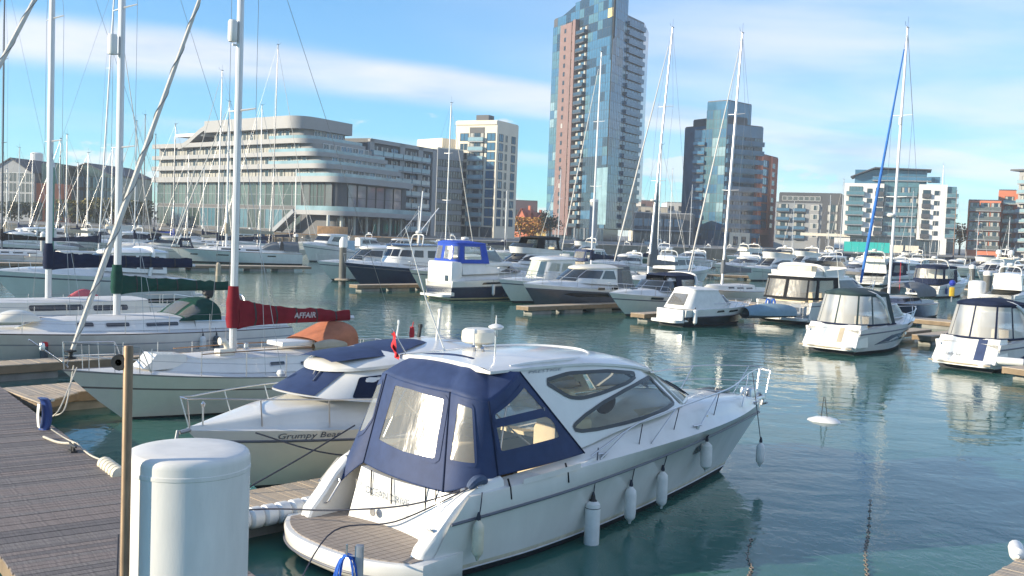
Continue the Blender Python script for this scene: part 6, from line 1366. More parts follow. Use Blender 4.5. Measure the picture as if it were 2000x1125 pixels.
mb = MB(); mb.box(.1, 3.2, -1.4, 1.4, .5, .55); mb.grid(lambda u, v: (lerp(.1, 3.3, u), 1.47 - .12 * v, kh.sheer(.1) + .0 + .35 * v * u), 6, 2); mb.grid(lambda u, v: (lerp(.1, 3.3, u), -1.47 + .12 * v, kh.sheer(.1) + .35 * v * u), 6, 2); fix_normals(mb.build('cockpit', WHITE, gb))
KX = lambda d: KL - d
kH = House(dict(xa=KX(6.1), xf=KX(1.9), w=1.22, nose=.42, p=2.2, z=lambda x: interp(x, [3, 6, 7.4], [1.52, 1.70, 1.86])), dict(xa=KX(6.3), xf=KX(2.75), w=1.05, nose=.45, p=2.2, z=lambda x: interp(x, [2.8, 4.5, 6.5], [2.46, 2.40, 2.22])), 12, 14)
kH.wall('cabin', WHITE, gb, None, None, 6)
kH.roof('roof', WHITE, gb, .07, .09, .16, .0, .16)
for sg in (-1, 1):
    q = rounded([(KX(2.75), 1.80), (KX(3.05), 2.14), (KX(5.4), 2.33), (KX(5.9), 1.66)], .05, 2); mb = MB(); patch(mb, q, kH.side(.014, sg), 3, .15); fix_normals(mb.build('side_window_cover', NAVYC, gb, 60))
mb = MB(); mb.grid(lambda u, t: kH.at(lerp(.405, .595, u), lerp(.03, .93, t), .02), 16, 5); wsx = fix_normals(mb.build('windscreen_cover', BLUEC, gb, 60))
mb = MB(); mb.tube([kH.at(.52, .95, .05), kH.at(.535, .7, .045), kH.at(.545, .5, .04)], .014, 5); mb.tube([kH.at(.50, .93, .055), kH.at(.52, .7, .05)], .01, 5); mb.build('wiper', STEEL, gb)
rz_ = lambda x: interp(x, [2.8, 4.5, 6.5], [2.46, 2.40, 2.22])
for (xa_, xb_, w0, w1, nm) in ((KX(2.62), KX(4.0), .62, .86, 'roof_cover'), (KX(3.9), KX(5.15), .86, .45, 'roof_cover')):
    mb = MB(); mb.grid(lambda u, v: (lerp(xa_, xb_, u), (v * 2 - 1) * lerp(w0, w1, u) * math.sin(math.pi * (.25 + .6 * u)) ** .3, rz_(lerp(xa_, xb_, u)) + .10 + .165 * (1 - ((v * 2 - 1) * lerp(w0, w1, u) / 1.06) ** 2) + .03 * math.sin(math.pi * u)), 10, 10); fix_normals(mb.build(nm, NAVYC if nm == 'x' else BLUEC, gb, 60))
text_mesh('Grumpy Bear', .20, mat('grey_blue_lettering', (.14, .16, .22), .6), gb, lambda co: Vector((KX(1.42) - co.x * .98, (kh.side_y(KX(1.42) - co.x * .98, 1.12 + co.y * .8) + .014), 1.12 + co.y * .8)), 'boat_name')
rail(gb, kh, .42, 1.0, .55, STEEL, 5, .10, .015, 'bow_rail', False, .12)
mb = MB(); mb.tube([(KX(-.12), 0, 1.32), (KX(.5), 0, 1.40)], .04); mb.tube([(KX(-.2), -.14, 1.1), (KX(-.22), 0, 1.02), (KX(-.2), .14, 1.1)], .03); mb.tube([(KX(-.16), 0, 1.36), (KX(-.22), 0, 1.05)], .03); mb.build('anchor', GALV, gb)
mb = MB(); mb.tube([(KX(.25), .1, 1.42), (KX(.25), .1, 1.75)], .015); mb.lathe([(.03, 0), (.04, .05), (0, .1)], 8, (KX(.25), .1, 1.75)); mb.build('bow_light', STEEL, gb)
mb = MB(); mb.lathe([(.06, -.05), (.09, 0), (.06, .07), (0, .08)], 10, (KX(2.25), -.55, 2.1)); mb.build('search_light', WHITE, gb)
for x, y, h_, r, m in ((KX(5.75), .0, .62, .04, CREAM), (KX(5.5), .25, .45, .02, WHITE), (KX(5.6), -.45, .26, .04, RUBBER), (KX(5.2), -.7, .34, .02, WHITE)):
    mb = MB(); mb.tube([(x, y, 2.55), (x - .06, y, 2.6 + h_)], [r * 1.1, r * .85], 8); mb.lathe([(r * 1.2, 0), (r * 1.3, .05), (r, .08)], 8, (x - .06, y, 2.6 + h_)); mb.build('rod_holder' if r > .04 else 'aerial', m, gb)
mb = MB(); mb.tube([(KX(6.1), -.9, 2.6), (KX(6.1), .9, 2.6)], .02); mb.tube([(KX(5.3), .1, 2.62), (KX(6.1), 1.05, 2.72)], .016); mb.build('roof_bar', STEEL, gb)
tag(fix_normals(MB().lathe([(0, -.2), (.08, -.18), (.09, .1), (.05, .16), (.05, .22), (.07, .24), (0, .25)], 10).build('fire_extinguisher', RED)), 'small red cylinder with black top standing behind the terracotta hood', 'bottle')
bpy.data.objects['fire_extinguisher'].location = at_bow(AB, 46, 9.9, -1.1, 1.35)

# ---------------------------------------------------------------- walkway, fingers and piles
ED = Vector((.597, -.802)); E0 = Vector((-6.68, 17.57)); IN = Vector((-.802, -.597)); MW = 2.5
a_ = E0 - ED * 15.5 + IN * (MW / 2); b_ = E0 + ED * 17 + IN * (MW / 2)
pontoon('main_walkway', 'dark weathered boardwalk along the lower left with fingers branching off', tuple(a_), tuple(b_), MW, .5, .145, (DECKW, DECKW2, DECKW3))
FD = Vector((.695, .719)); FN = Vector((-.719, .695))
def finger(n_off, length, w, label, start=0.0, mats=(DECKT, DECKT2)):
    # where the finger's centre line meets the walkway's edge
    t = (n_off - FN.dot(E0)) / FN.dot(ED); p = E0 + ED * t + FD * start
    return pontoon('finger_pontoon', label, tuple(p), tuple(p + FD * length), w, .5, .13, mats), p
finger(14.35, 8.5, 1.0, 'tan boarded finger pontoon between the near cruiser and Grumpy Bear', .15)
finger(26.7, 11, 1.5, 'tan boarded finger pontoon behind the bow of the maroon covered yacht', .1)
finger(32.0, 12, 1.0, 'narrow finger pontoon beside the bow of the long white yacht', .1)
def gusset(n_off, w, side, label):
    t = (n_off - FN.dot(E0)) / FN.dot(ED); p = E0 + ED * t + FN * (w / 2 * side); o = thing('pontoon_gusset', label, 'pontoon corner', (p.x, p.y, 0), math.atan2(FD.y, FD.x))
    s = side
    mb = MB(); mb.prism([(.05, .02 * s), (1.5, .02 * s), (.05 - .15 * s * 0, 1.2 * s)][::1 if s > 0 else -1], .3, .46); mb.build('frame', TIMBER, o)
    for k in range(10):
        x = .1 + k * .13; yb = 1.15 * (1 - x / 1.5); mb = MB(); mb.box(x, x + .12, min(.03 * s, yb * s), max(.03 * s, yb * s), .465, .497); mb.build('board', DECKT if k % 3 else DECKT2, o, 0)
gusset(26.7, 1.5, -1, 'triangular tan boarded corner joining the boardwalk and the finger behind the maroon covered yacht')
gusset(14.35, 1.0, 1, 'triangular boarded corner where the finger beside Grumpy Bear meets the boardwalk')
# ribbed edge fender on the near finger
def d_fender(label, p0, p1, z, r, n):
    p0, p1 = Vector((*p0, z)), Vector((*p1, z)); d = p1 - p0; o = thing('dock_fender', label, 'dock fender', p0, math.atan2(d.y, d.x))
    L = d.length / n
    for k in range(n):
        mb = MB(); e = r * .82; mb.lathe([(e * .8, k * L), (e, k * L + .015), (r, k * L + .05), (r, k * L + L - .05), (e, k * L + L - .015), (e * .8, k * L + L)], 14, (0, 0, 0), 'x'); mb.build('segment', FENDW, o)
    return o
tn = (13.72 - FN.dot(E0)) / FN.dot(ED); pz = E0 + ED * tn
d_fender('white segmented dock fender along the edge of the finger behind the pile', tuple(pz + FD * .55), tuple(pz + FD * 2.3), .40, .17, 7)
cf = thing('dock_fender', 'cream ribbed corner fender on the boardwalk edge beside the metal pole', 'dock fender', (*spot(203, 905, .52), .52), math.atan2(ED.y, ED.x))
for k in range(6): mb = MB(); mb.lathe([(.08, k * .17), (.13, k * .17 + .02), (.14, k * .17 + .08), (.13, k * .17 + .15), (.08, k * .17 + .17)], 12, (0, 0, 0), 'x'); mb.build('rib', FENDC, cf)
# blue and white boat wheel fender at the walkway corner
bw_ = thing('corner_fender', 'blue and white curved corner fender on the edge of the boardwalk', 'dock fender', (*spot(90, 838, .5), .5), R(40))
mb = MB(); mb.loft([[(math.sin(a) * .10 + r_ * math.cos(b) * .6 - .08, r_ * math.sin(b), .32 + .34 * math.cos(a)) for b in [2 * math.pi * i / 12 for i in range(12)]] for a, r_ in [(math.pi * j / 8, .16) for j in range(9)]], True, True, True); fix_normals(mb.build('body', FENDB, bw_))
mb = MB(); mb.grid(lambda u, v: (-.16 - .02 * math.sin(v * 3.14), lerp(-.13, .05, u), .05 + .5 * v), 4, 8); fix_normals(mb.build('white_face', FENDW, bw_, 60)); mb = MB(); mb.lathe([(0, 0), (.05, .01), (.05, .05), (0, .06)], 8, (.1, -.05, .58)); mb.build('bolt', STEEL, bw_)
cl_ = thing('dock_cleat', 'black cast dock cleat on the boardwalk with a rope end round it', 'cleat', (*spot(142, 882, .5), .5), math.atan2(ED.y, ED.x))
mb = MB(); mb.box(-.12, .12, -.06, .06, 0, .03); mb.tube([(-.24, 0, .13), (-.1, 0, .11), (.1, 0, .11), (.24, 0, .13)], [.02, .03, .03, .02], 6); mb.build('horns', RUBBER, cl_)
for sx in (-.07, .07): mb = MB(); mb.tube([(sx, 0, .02), (sx, 0, .11)], .03, 6); mb.build('post', RUBBER, cl_)
g1 = spot(85, 853, .54); g2 = spot(150, 872, .56); g3 = spot(205, 905, .56); b1 = at_bow(AB, 46, .3, -.15, 1.40)
rope([b1, (*spot(122, 790, .9),), (*spot(103, 808, .58),)][:1] + [(spot(118, 795, .8)[0], spot(118, 795, .8)[1], .8), (spot(100, 815, .56)[0], spot(100, 815, .56)[1], .56)], .016, ROPEW, 'pale mooring rope from the bow of the maroon covered yacht to the boardwalk', group='bow ropes')
rope([at_bow(AB, 46, .35, .15, 1.40), (spot(128, 790, .8)[0], spot(128, 790, .8)[1], .75), (spot(108, 812, .56)[0], spot(108, 812, .56)[1], .56)], .016, ROPEW, 'second pale bow rope close to the right of the first one', group='bow ropes')
rope([(*g1, .54), (*spot(115, 864, .53), .53), (*g2, .62)], .025, ROPEW, 'pale rope lying on the boardwalk from the blue corner fender to the cleat')
rope([(*g2, .62), (*spot(175, 888, .53), .53), (*g3, .6)], .016, ROPEW, 'pale rope from the cleat to the cream ribbed fender')
rope([(*spot(100, 838, .8), .8), (*spot(128, 856, .66), .66), (*g2, .62)], .014, ROPEW, 'thin taut rope from the blue corner fender down to the cleat')
# big white pile cap with the metal pole in front
pile = thing('mooring_pile', 'big white round capped pile in the lower left, shadow of the pole across it', 'pile', (-2.0, 6.4, 0))
mb = MB(); mb.lathe([(.375, -.6), (.378, 0), (.378, 3.50), (.376, 3.517), (.370, 3.533), (.358, 3.545), (.34, 3.552), (.2, 3.556), (.1, 3.558), (0, 3.559)], 48)
fix_normals(mb.build('pile_cover', mat('white_pile_plastic', (.70, .68, .64), .5, var=.11, scale=2.2, bump=.05, bscale=60, streak=(2, 2, .5)), pile, 28))
mb = MB(); mb.lathe([(.377, 3.425), (.3815, 3.43), (.3815, 3.452), (.377, 3.457)], 48); mb.build('cover_rim', MATS['white_pile_plastic'], pile)
pole = thing('metal_pole', 'slim rusty metal pole standing in front of the white pile', 'pole', (-2.254, 6.026, .5))
mb = MB(); mb.lathe([(.028, -.5), (.028, 3.73), (.024, 3.74), (.0, 3.742)], 14); mb.build('tube', mat('rusty_galvanised_pole', (.24, .17, .11), .55, .5, var=.35, scale=6, streak=(3, 3, .5)), pole)
mb = MB(); mb.lathe([(.02, -.012), (.045, -.014), (.05, 0), (.045, .014), (.02, .012), (.02, -.012)], 14, (-.05, -.01, 3.64), 'y'); mb.build('ring', RUBBER, pole)
rope([(-2.36, 6.2, 3.05), (-2.33, 6.08, 2.2), (-2.36, 6.05, 1.0)], .006, ROPEB, 'thin dark cord hanging down the left side of the white pile')
# post with a coil of blue hose
hp = thing('service_post', 'short grey post with blue hose coiled on it beside the stern platform', 'post', (*spot(697, 1240, .5), 0))
px_, py_ = spot(697, 1240, .5)
hz_ = 5 - (1072 - 440) / 2000 * py_
mb = MB(); mb.rbox(-.045, .045, -.045, .045, -.4, hz_, .012); mb.build('post', GALV, hp)
mb = MB(); mb.tube([(-.04, -.03, hz_ - .12), (-.13, -.06, hz_ - .10), (-.13, -.06, hz_ + .02)], .012, 6); mb.build('hook', STEEL, hp)
hs_ = thing('hose', 'coil of bright blue hose hung on the grey post', 'hose', (px_ - .12, py_ - .06, hz_ - .10)); rnd = random.Random(5)
for k in range(9):
    w, hh = .06 + .012 * k + rnd.uniform(-.01, .01), .20 + .02 * k + rnd.uniform(-.02, .02); mb = MB(); off = -.04 + .012 * k + rnd.uniform(-.01, .01)
    mb.tube([(w * math.sin(a) + rnd.uniform(-.004, .004), off, -hh + hh * math.cos(a) * 1.0) for a in [2 * math.pi * i / 20 for i in range(21)]], .008, 6, False); mb.build('loop', ROPEBL, hs_)
# stern ropes of the near cruiser
c0 = hloc(.62, -1.5, 1.36); mb = MB()
rope([c0, tuple(Vector(hloc(.1, -.75, 1.0)) ), hloc(-.5, .3, .78), hloc(-1.0, 1.5, .62), (*spot(300, 1010, .6), .6)], .013, ROPEB, 'dark stern rope from the starboard cleat across the swim platform')
rope([c0, hloc(-.4, -1.0, .9), hloc(-1.2, -.55, .78), (*spot(560, 1190, .6), .6)], .011, ROPEB, 'thin second stern rope running down beside the blue hose')
tag(MB().tube(curve_pts([(-.16, .02, .0), (-.05, 0, .06), (.08, .01, .05), (.17, 0, -.02)], 10), [.04, .06, .07, .075, .08, .075, .07, .07, .06, .04], 8).build('rope_cover', mat('blue_rope_sleeve', (.06, .09, .16), .8, bump=.4, bscale=30)), 'blue cloth sleeve wrapped round the stern cleat of the near cruiser', 'sleeve')
bpy.data.objects['rope_cover'].location = hloc(.62, -1.52, 1.36); bpy.data.objects['rope_cover'].rotation_euler = (0, -.2, HRZ)
rope([at_bow(KB, 46, 2.6, -1.35, 1.36), at_bow(KB, 46, 1.4, -1.45, .95), at_bow(KB, 46, .2, -1.5, .55)], .014, ROPEB, 'dark rope crossing the side of Grumpy Bear down to the finger')
rope([at_bow(KB, 46, .9, -.75, 1.32), at_bow(KB, 46, 1.9, -1.46, .96), at_bow(KB, 46, 3.4, -1.62, .72), at_bow(KB, 46, 5.5, -1.7, .6)], .014, ROPEB, 'dark rope running aft along the side of Grumpy Bear')
# bottom right corner finger with a white fender
p0 = Vector(spot(1935, 1125, .5)); p1 = Vector(spot(2000, 1085, .5)); dd = (p1 - p0).normalized(); nn = Vector((dd.y, -dd.x))
pontoon('finger_pontoon', 'corner of a tan boarded pontoon at the lower right edge of the picture', tuple(p0 - dd * 3 + nn * .6), tuple(p1 + dd * 4 + nn * .6), 1.2, .5, .13, (DECKT, DECKT2))
fq = spot(1985, 1075, .55); tag(link('fender', fender_mb(.55, .11).mesh('fender', FENDW), None, (*fq, .55), (R(90), 0, math.atan2(dd.y, dd.x) - R(70))), 'white fender lying on the pontoon corner at the lower right', 'fender')
# bright glint on the water shaped as a solid white float, then chains
glint_float = thing('float', 'white float shape with two thin sticks, added for a bright glint on the open water on the right', 'float', (*spot(1608, 822, 0), 0), R(-35))
mb = MB(); mb.loft([[(x + r * .0, r * math.cos(a), -.05 + r * .55 * math.sin(a)) for a in [2 * math.pi * i / 14 for i in range(14)]] for x, r in ((-.34, .02), (-.3, .14), (-.15, .24), (.05, .27), (.25, .22), (.36, .08), (.4, .02))], True, True, True); fix_normals(mb.build('body', WHITE, glint_float))
glint_float.scale = (1.4, 1.4, 1.4)
for x, a in ((-.05, .25), (.08, -.3)): mb = MB(); mb.tube([(x, 0, .05), (x + a * .2, -.05, .5)], .008, 5); mb.build('stick', RUBBER, glint_float)
def chain(label, pts, n, r=.028):
    o = thing('chain', label, 'chain', (0, 0, 0)); C_ = curve_pts(pts, n)
    me = MB().tube([(math.cos(a) * .055, math.sin(a) * r, 0) for a in [2 * math.pi * i / 10 for i in range(11)]], .009, 5, False).mesh('link', mat('rusty_chain', (.28, .24, .20), .6, .5, var=.3))
    for i in range(n - 1):
        d = C_[i + 1] - C_[i]; l = link('link', me, o, (C_[i] + C_[i + 1]) / 2); l.rotation_mode = 'QUATERNION'; l.rotation_quaternion = d.to_track_quat('X', 'Z') @ Matrix.Rotation(math.pi / 2 * (i % 2), 4, 'X').to_quaternion()
chain('rusty slack chain at the water surface on the right of the near cruiser', [(*spot(1700, 975, .01), .0), (*spot(1696, 1040, .01), .012), (*spot(1690, 1080, .01), .0), (*spot(1694, 1130, .01), .012), (*spot(1692, 1180, .01), .0)], 44)
chain('short dark chain in the water just off the bow of the near cruiser', [(*spot(1468, 1052, .01), .01), (*spot(1460, 1085, .01), 0), (*spot(1468, 1110, .01), .01), (*spot(1462, 1125, .01), 0)], 17)
# ---------------------------------------------------------------- motor boats in general
SMOKE = mat('grey_boot_stripe', (.10, .11, .14), .4)
def hull_window(o, h, P_, m=DKGLASS, frame=None, name='hull_window', off=.012, sides=(-1, 1)):
    for sg in sides:
        f = lambda x, z: (x, sg * (h.side_y(x, z) + off), z); mb = MB(); patch(mb, P_, f, 2, .25); w = fix_normals(mb.build(name, m, o, 60))
        if frame: mb = MB(); border(mb, P_, lambda x, z: (x, sg * (h.side_y(x, z) + off + .005), z), .03, step=.15); mb.build('frame', frame, w, 60)
def canopy(o, xa, xf, w, zb, zt, m, wins, top_in=(.5, .2, .12), p=3.0, nose=.28, crown=.12, name='cockpit_canopy', zf=None, vin=None, eave=.03, n=96):
    """cloth cockpit enclosure, rounded end aft; wins: (u0,u1,t0,t1) round the ring from port front to starboard front"""
    vin = vin or VINYL
    hs = House(dict(xa=-xf, xf=-xa, w=w, nose=nose, p=p, z=zb if callable(zb) else (lambda x: zb)), dict(xa=-xf + top_in[1], xf=-xa - top_in[0], w=w - top_in[2], nose=nose, p=p, z=(lambda x: zt if zf is None else lerp(zf, zt, min(1, max(0, (x + xf) / (xf - xa)))))), 8, 12)
    c = bpy.data.objects.new(name, None)
    def inw(u, t): return any(a < u < b and c_ < t < d for a, b, c_, d in wins)
    mb = MB(); mb.grid(lambda u, t: hs.at(u, t), n, 20, inw); c = fix_normals(mb.build(name, m, o, 50)); c.rotation_euler = (0, 0, math.pi)
    r = hs.roof('canopy_top', m, c, eave, .05, crown)
    for a, b, t0, t1 in wins:
        mb = MB(); mb.grid(lambda u, t: hs.at(lerp(a - .004, b + .004, u), lerp(t0 - .02, t1 + .02, t), .006), 10, 5); fix_normals(mb.build('canopy_window', vin, c, 60))
    return c, hs
def motor_boat(label, at, hd, L, B, zs=(1.0, 1.45), low=None, up=None, split=.8, anti=ANTIF, boot=None, trunk=.32, cabin=None, fly=None, rail_on=True, cat='motor boat', group=None, n=26, platform=True, deckm=WHITE, wl=.85,
               bow=None, name='motor_cruiser', aftw=.94, interior=True, rail_h=.6, s0=.42, rail_r=.016, rub=True, zp=1.3, stern_line=None):
    """at: point under the transom (or under the stem when bow=True); hd: heading in degrees"""
    c, s_ = math.cos(R(hd)), math.sin(R(hd))
    if bow: at = (at[0] - c * L * wl, at[1] - s_ * L * wl)
    o = thing(name, label, cat, (at[0], at[1], 0), R(hd), group); up = up or WHITE; low = low or up
    h = Hull(L, B, zs, wl=wl, s0=s0, p=2.0, aft=aftw, bw=.84, rub=(split * .55, split, split + .035, 1.0), zp=zp)
    h.build('hull', [low, anti, up, SMOKE, boot or low], [1, 4 if boot else 1, low and 0, 0, 3, 2], o, n)
    if rub: rub_rail(h, 5, SMOKE, o, .03, .0)
    zd = lambda x: h.sheer(min(1, max(0, x / L)))
    xc = (cabin or {}).get('xa', .3) * L
    def dk(u, v):
        k = len(h.lines) - 1; x = lerp(xc, L, u); x0, x1 = h.lines[k][0], h.lines[k][1]; t = min(1, (x - x0) / (x1 - x0)); _, ys, zs_ = h.pt(k, t); av = abs(v)
        r = trunk * interp(x / L, [xc / L, .62, .82, .95, 1.0], [1, 1, .66, .2, .05]); return (x, ys * v, zs_ + r * smooth_interp(av, [0, .45, .70, .86, .97, 1], [1.3, 1.2, 1.0, .2, .03, 0]))
    mb = MB(); mb.grid(lambda u, v: dk(u, math.sin((v * 2 - 1) * math.pi / 2)), n, 20); fix_normals(mb.build('foredeck', deckm, o, 50))
    mb = MB(); yq = B / 2 * aftw
    mb.poly([(0, -yq * .9, .55), (xc + .3, -yq * .95, .55), (xc + .3, yq * .95, .55), (0, yq * .9, .55)])
    for sg in (-1, 1):
        mb.grid(lambda u, v: (lerp(0, xc + .1, u), sg * (h.side_y(lerp(0.05, xc, u), zd(0)) - .02 - .22 * v), zd(lerp(0, xc, u)) + trunk * .5 * u * v), 6, 2); mb.grid(lambda u, v: (lerp(0, xc + .1, u), sg * (h.side_y(lerp(.05, xc, u), zd(0)) - .24), lerp(zd(0) + trunk * .5 * u, .55, v)), 6, 1)
    mb.box(0, .28, -yq * .92, yq * .92, .3, zd(0) + .0)
    fix_normals(mb.build('cockpit', up, o))
    if platform:
        mb = MB(); pw = yq * .92; mb.loft([[(x, y, z) for x, y in rounded([(.1, -pw), (-.75, -pw * .9), (-.75, pw * .9), (.1, pw)], .25)] for z in (.24, .30, .40)], True, True, True); fix_normals(mb.build('swim_platform', up, o))
    if interior:
        mb = MB(); mb.rbox(.45, .9, -B * .3, B * .3, .55, zd(0) + .15, .05); mb.rbox(xc * .55, xc * .8, -B * .36, -B * .1, .55, zd(0) + .55, .05); fix_normals(mb.build('seat', INTER, o))
    hs = None
    if cabin:
        cb = dict(xa=.3, xf=.74, xf2=None, w=.40, w2=.35, h=1.1, nose=.45, glass=DKGLASS, panes=2, front=True, side=None, roofm=None, eave=.08, aft=0.0, t0=.22, t1=.90, p=2.2, frame=None, crown=.12, th=.08, xa2=None, ft=(.10, .94)); cb.update(cabin)
        xf2 = cb['xf2'] if cb['xf2'] is not None else cb['xf'] - .10; xa2 = cb['xa'] if cb['xa2'] is None else cb['xa2']
        zb = lambda x: zd(x) + trunk * .9
        zt = zd(cb['xa'] * L) + trunk + cb['h']
        hs = House(dict(xa=cb['xa'] * L, xf=cb['xf'] * L, w=B * cb['w'], nose=cb['nose'], p=cb['p'], z=zb), dict(xa=xa2 * L, xf=xf2 * L, w=B * cb['w2'], nose=cb['nose'], p=cb['p'], z=lambda x: zt - cb.get('drop', .1) * max(0, (x / L - cb['xa']) / (cb['xf'] - cb['xa']))), 8, 10)
        hs.wall('cabin', cb.get('m', up), o, None, None, 3); hs.roof('roof', cb['roofm'] or up, o, cb['eave'], cb['th'], cb['crown'], cb['aft'] * L, cb.get('fwd', cb['eave']))
        if cb['front']:
            k = cb['panes']; a, b = cb.get('fu', (.37, .63)); hs.band(a, b, cb['ft'][0], cb['ft'][1], o, cb['glass'], k, .008 if k > 1 else 0, .015, 'windscreen')
        for P_ in (cb['side'] or []):
            # (x as a fraction of L, height as a fraction of the wall)
            q = [(x * L, zb(x * L) + t * (zt - .05 - zb(x * L))) for x, t in P_]; hs.window(rounded(q, .06, 2), o, cb['glass'], cb['frame'], .03, .014, name='side_window')
    if rail_on: rail(o, h, .45, 1.0, rail_h, STEEL, 5, .1, rail_r, 'bow_rail', False, .1)
    return o, h, hs, zd, dk
def flybridge(o, L, B, z, xa, xf, h=.75, seat=True, screen=True, m=WHITE, w=.36, arch=False):
    hs = House(dict(xa=xa * L, xf=xf * L, w=B * w, nose=.45, p=2.2, z=lambda x: z), dict(xa=xa * L, xf=(xf + .015) * L, w=B * (w + .015), nose=.45, p=2.2, z=lambda x: z + h * lerp(.55, 1, max(0, (x / L - xa) / (xf - xa)))), 8, 10)
    f = hs.wall('flybridge', m, o, None, None, 3)
    if screen:
        top = House(dict(xa=xa * L, xf=(xf + .012) * L, w=B * (w + .01), nose=.45, p=2.2, z=lambda x: z + h), dict(xa=xa * L, xf=(xf - .03) * L, w=B * w, nose=.45, p=2.2, z=lambda x: z + h + .35), 8, 10)
        mb = MB(); mb.grid(lambda u, t: top.at(lerp(.3, .7, u), t), 16, 2); fix_normals(mb.build('wind_deflector', BLGLASS, f, 60))
    if seat: mb = MB(); mb.rbox(xa * L + .2, xa * L + .9, -B * .28, B * .28, z, z + .65, .06); fix_normals(mb.build('seat', INTER, f))
    return hs
def radar_arch(o, x, B, z0, z1, m=WHITE, dome=True, rakex=-.35, w=.42, th=.16, aerials=2):
    mb = MB(); A = [(x, -B * w, z0), (x + rakex * .6, -B * w * .95, lerp(z0, z1, .7)), (x + rakex, -B * w * .7, z1), (x + rakex, 0, z1 + .05)]; A = A + [(a, -b, c) for a, b, c in A[-2::-1]]
    mb.tube(curve_pts(A, 22), th / 2, 6); a = mb.build('radar_arch', m, o)
    if dome: mb = MB(); mb.lathe([(0, 0), (.24, .02), (.29, .08), (.29, .18), (.22, .26), (0, .28)], 14, (x + rakex, 0, z1 + .1)); fix_normals(mb.build('radar_dome', WHITE, a))
    for k in range(aerials): mb = MB(); y = (-1) ** k * B * .25; mb.tube([(x + rakex, y, z1), (x + rakex - .5, y, z1 + 1.8)], [.018, .012], 5); mb.build('aerial', WHITE, a)
    return a
def sport_screen(o, L, B, zd, trunk, xa, xf, h=.55, m=None, w=.41):
    hs = House(dict(xa=xa * L, xf=xf * L, w=B * w, nose=.6, p=2.0, z=lambda x: zd(x) + trunk * .9), dict(xa=xa * L, xf=(xf - .10) * L, w=B * (w - .05), nose=.6, p=2.0, z=lambda x: zd(xa * L) + trunk + h), 8, 12)
    for a, b in ((.02, .30), (.31, .495), (.505, .69), (.70, .98)):
        mb = MB(); mb.grid(lambda u, t: hs.at(lerp(a, b, u), t), 10, 3); fix_normals(mb.build('windscreen', m or CGLASS, o, 60))
    mb = MB(); mb.tube([hs.at(i / 30, 1, .0) for i in range(31)], .028, 5); mb.tube([hs.at(i / 30, 0.02, .01) for i in range(31)], .025, 5)
    for u in (.305, .5, .695): mb.tube([hs.at(u, 0), hs.at(u, 1)], .022, 5)
    mb.build('screen_frame', STEEL, o); return hs
def hang(o, h, L, xs, sides=(-1,), m=FENDW, ln=.6, r=.11, label=None, z=.55):
    for x in xs:
        for sg in sides:
            y = sg * (h.side_y(x, z) + r + .01)
            M_ = o.matrix_basis; o_rot = o.rotation_euler.z; p = Vector(o.location) + Vector((math.cos(o_rot) * x - math.sin(o_rot) * y, math.sin(o_rot) * x + math.cos(o_rot) * y, z)); y2 = sg * h.side_y(x, h.sheer(x / L)); t_ = Vector(o.location) + Vector((math.cos(o_rot) * x - math.sin(o_rot) * y2, math.sin(o_rot) * x + math.cos(o_rot) * y2, h.sheer(x / L) + .05))
            fender(p, t_, label[0] if isinstance(label, list) else label, ln, r, m, 'fenders of moored cruisers')
            if isinstance(label, list): label.pop(0)

HF, HB = 46, 226      # boats lie bow out or bow in along the fingers
# --- blue canopied flybridge cruiser, stern toward us
L, B = 10.2, 3.5
o, h, hs, zd, dk = motor_boat('white cruiser with royal blue flybridge canopy and dark navy lower hull', spot(856, 584), 40, L, B, (1.35, 1.75), NAVYH, WHITE, .62, ANTIF, mat('cream_boot_stripe', (.62, .56, .34), .5), .5, dict(xa=.10, xf=.74, xf2=.56, w=.42, w2=.37, h=.85, nose=.5, side=[], front=True, panes=1, ft=(.2, .85), crown=.05), wl=.84)
for sg in (-1, 1):
    q = rounded([(4.4, 2.05), (5.6, 2.42), (6.4, 2.40), (7.4, 2.12), (6.2, 1.98)], .2); mb = MB(); patch(mb, q, hs.side(.014, sg), 3, .2); fix_normals(mb.build('side_window', DKGLASS, o, 60))
hull_window(o, h, rounded([(2.6, 1.12), (4.8, 1.2), (4.6, 1.32), (2.7, 1.28)], .06), DKGLASS)
mb = MB(); mb.rbox(-.02, 1.0, -1.5, 1.5, 1.2, 2.75, .2); fix_normals(mb.build('aft_cabin', WHITE, o)); mb = MB(); mb.rbox(-.05, 0, -1.15, -.75, 1.35, 1.75, .02); fix_normals(mb.build('aft_window', BLGLASS, o))
canopy(o, .15, 3.4, 1.45, 2.62, 4.02, RBLUEC, [(.06, .20, .22, .84), (.265, .36, .22, .84), (.385, .485, .22, .84), (.515, .615, .22, .84), (.64, .735, .22, .84), (.80, .94, .22, .84)], (.25, .3, .16), 3.2, .3, .16, 'flybridge_canopy')
mb = MB(); hs2 = House(dict(xa=3.2, xf=5.6, w=1.4, nose=.6, p=2, z=lambda x: 2.75), dict(xa=3.2, xf=4.6, w=1.2, nose=.6, p=2, z=lambda x: lerp(3.9, 3.5, max(0, (x - 3.2) / 1.4))), 8, 10); mb.grid(lambda u, t: hs2.at(u, t), 30, 4); fix_normals(mb.build('flybridge_screen', CGLASS, o, 60)); mb = MB(); mb.tube([hs2.at(i / 20, 1) for i in range(21)], .03, 5); mb.build('screen_frame', STEEL, o)
mb = MB(); mb.rbox(3.1, 5.7, -1.4, 1.4, 2.45, 2.78, .15); fix_normals(mb.build('flybridge_base', WHITE, o))
mb = MB(); mb.lathe([(0, 0), (.26, .02), (.3, .1), (.28, .2), (0, .26)], 14, (2.2, 0, 4.25)); fix_normals(mb.build('radar_dome', CREAM, o))
hang(o, h, L, (3.6, 6.6), (-1,), FENDW, .75, .12, ['white fender amidships on the blue canopied cruiser', 'white fender near the bow of the blue canopied cruiser'], .75)
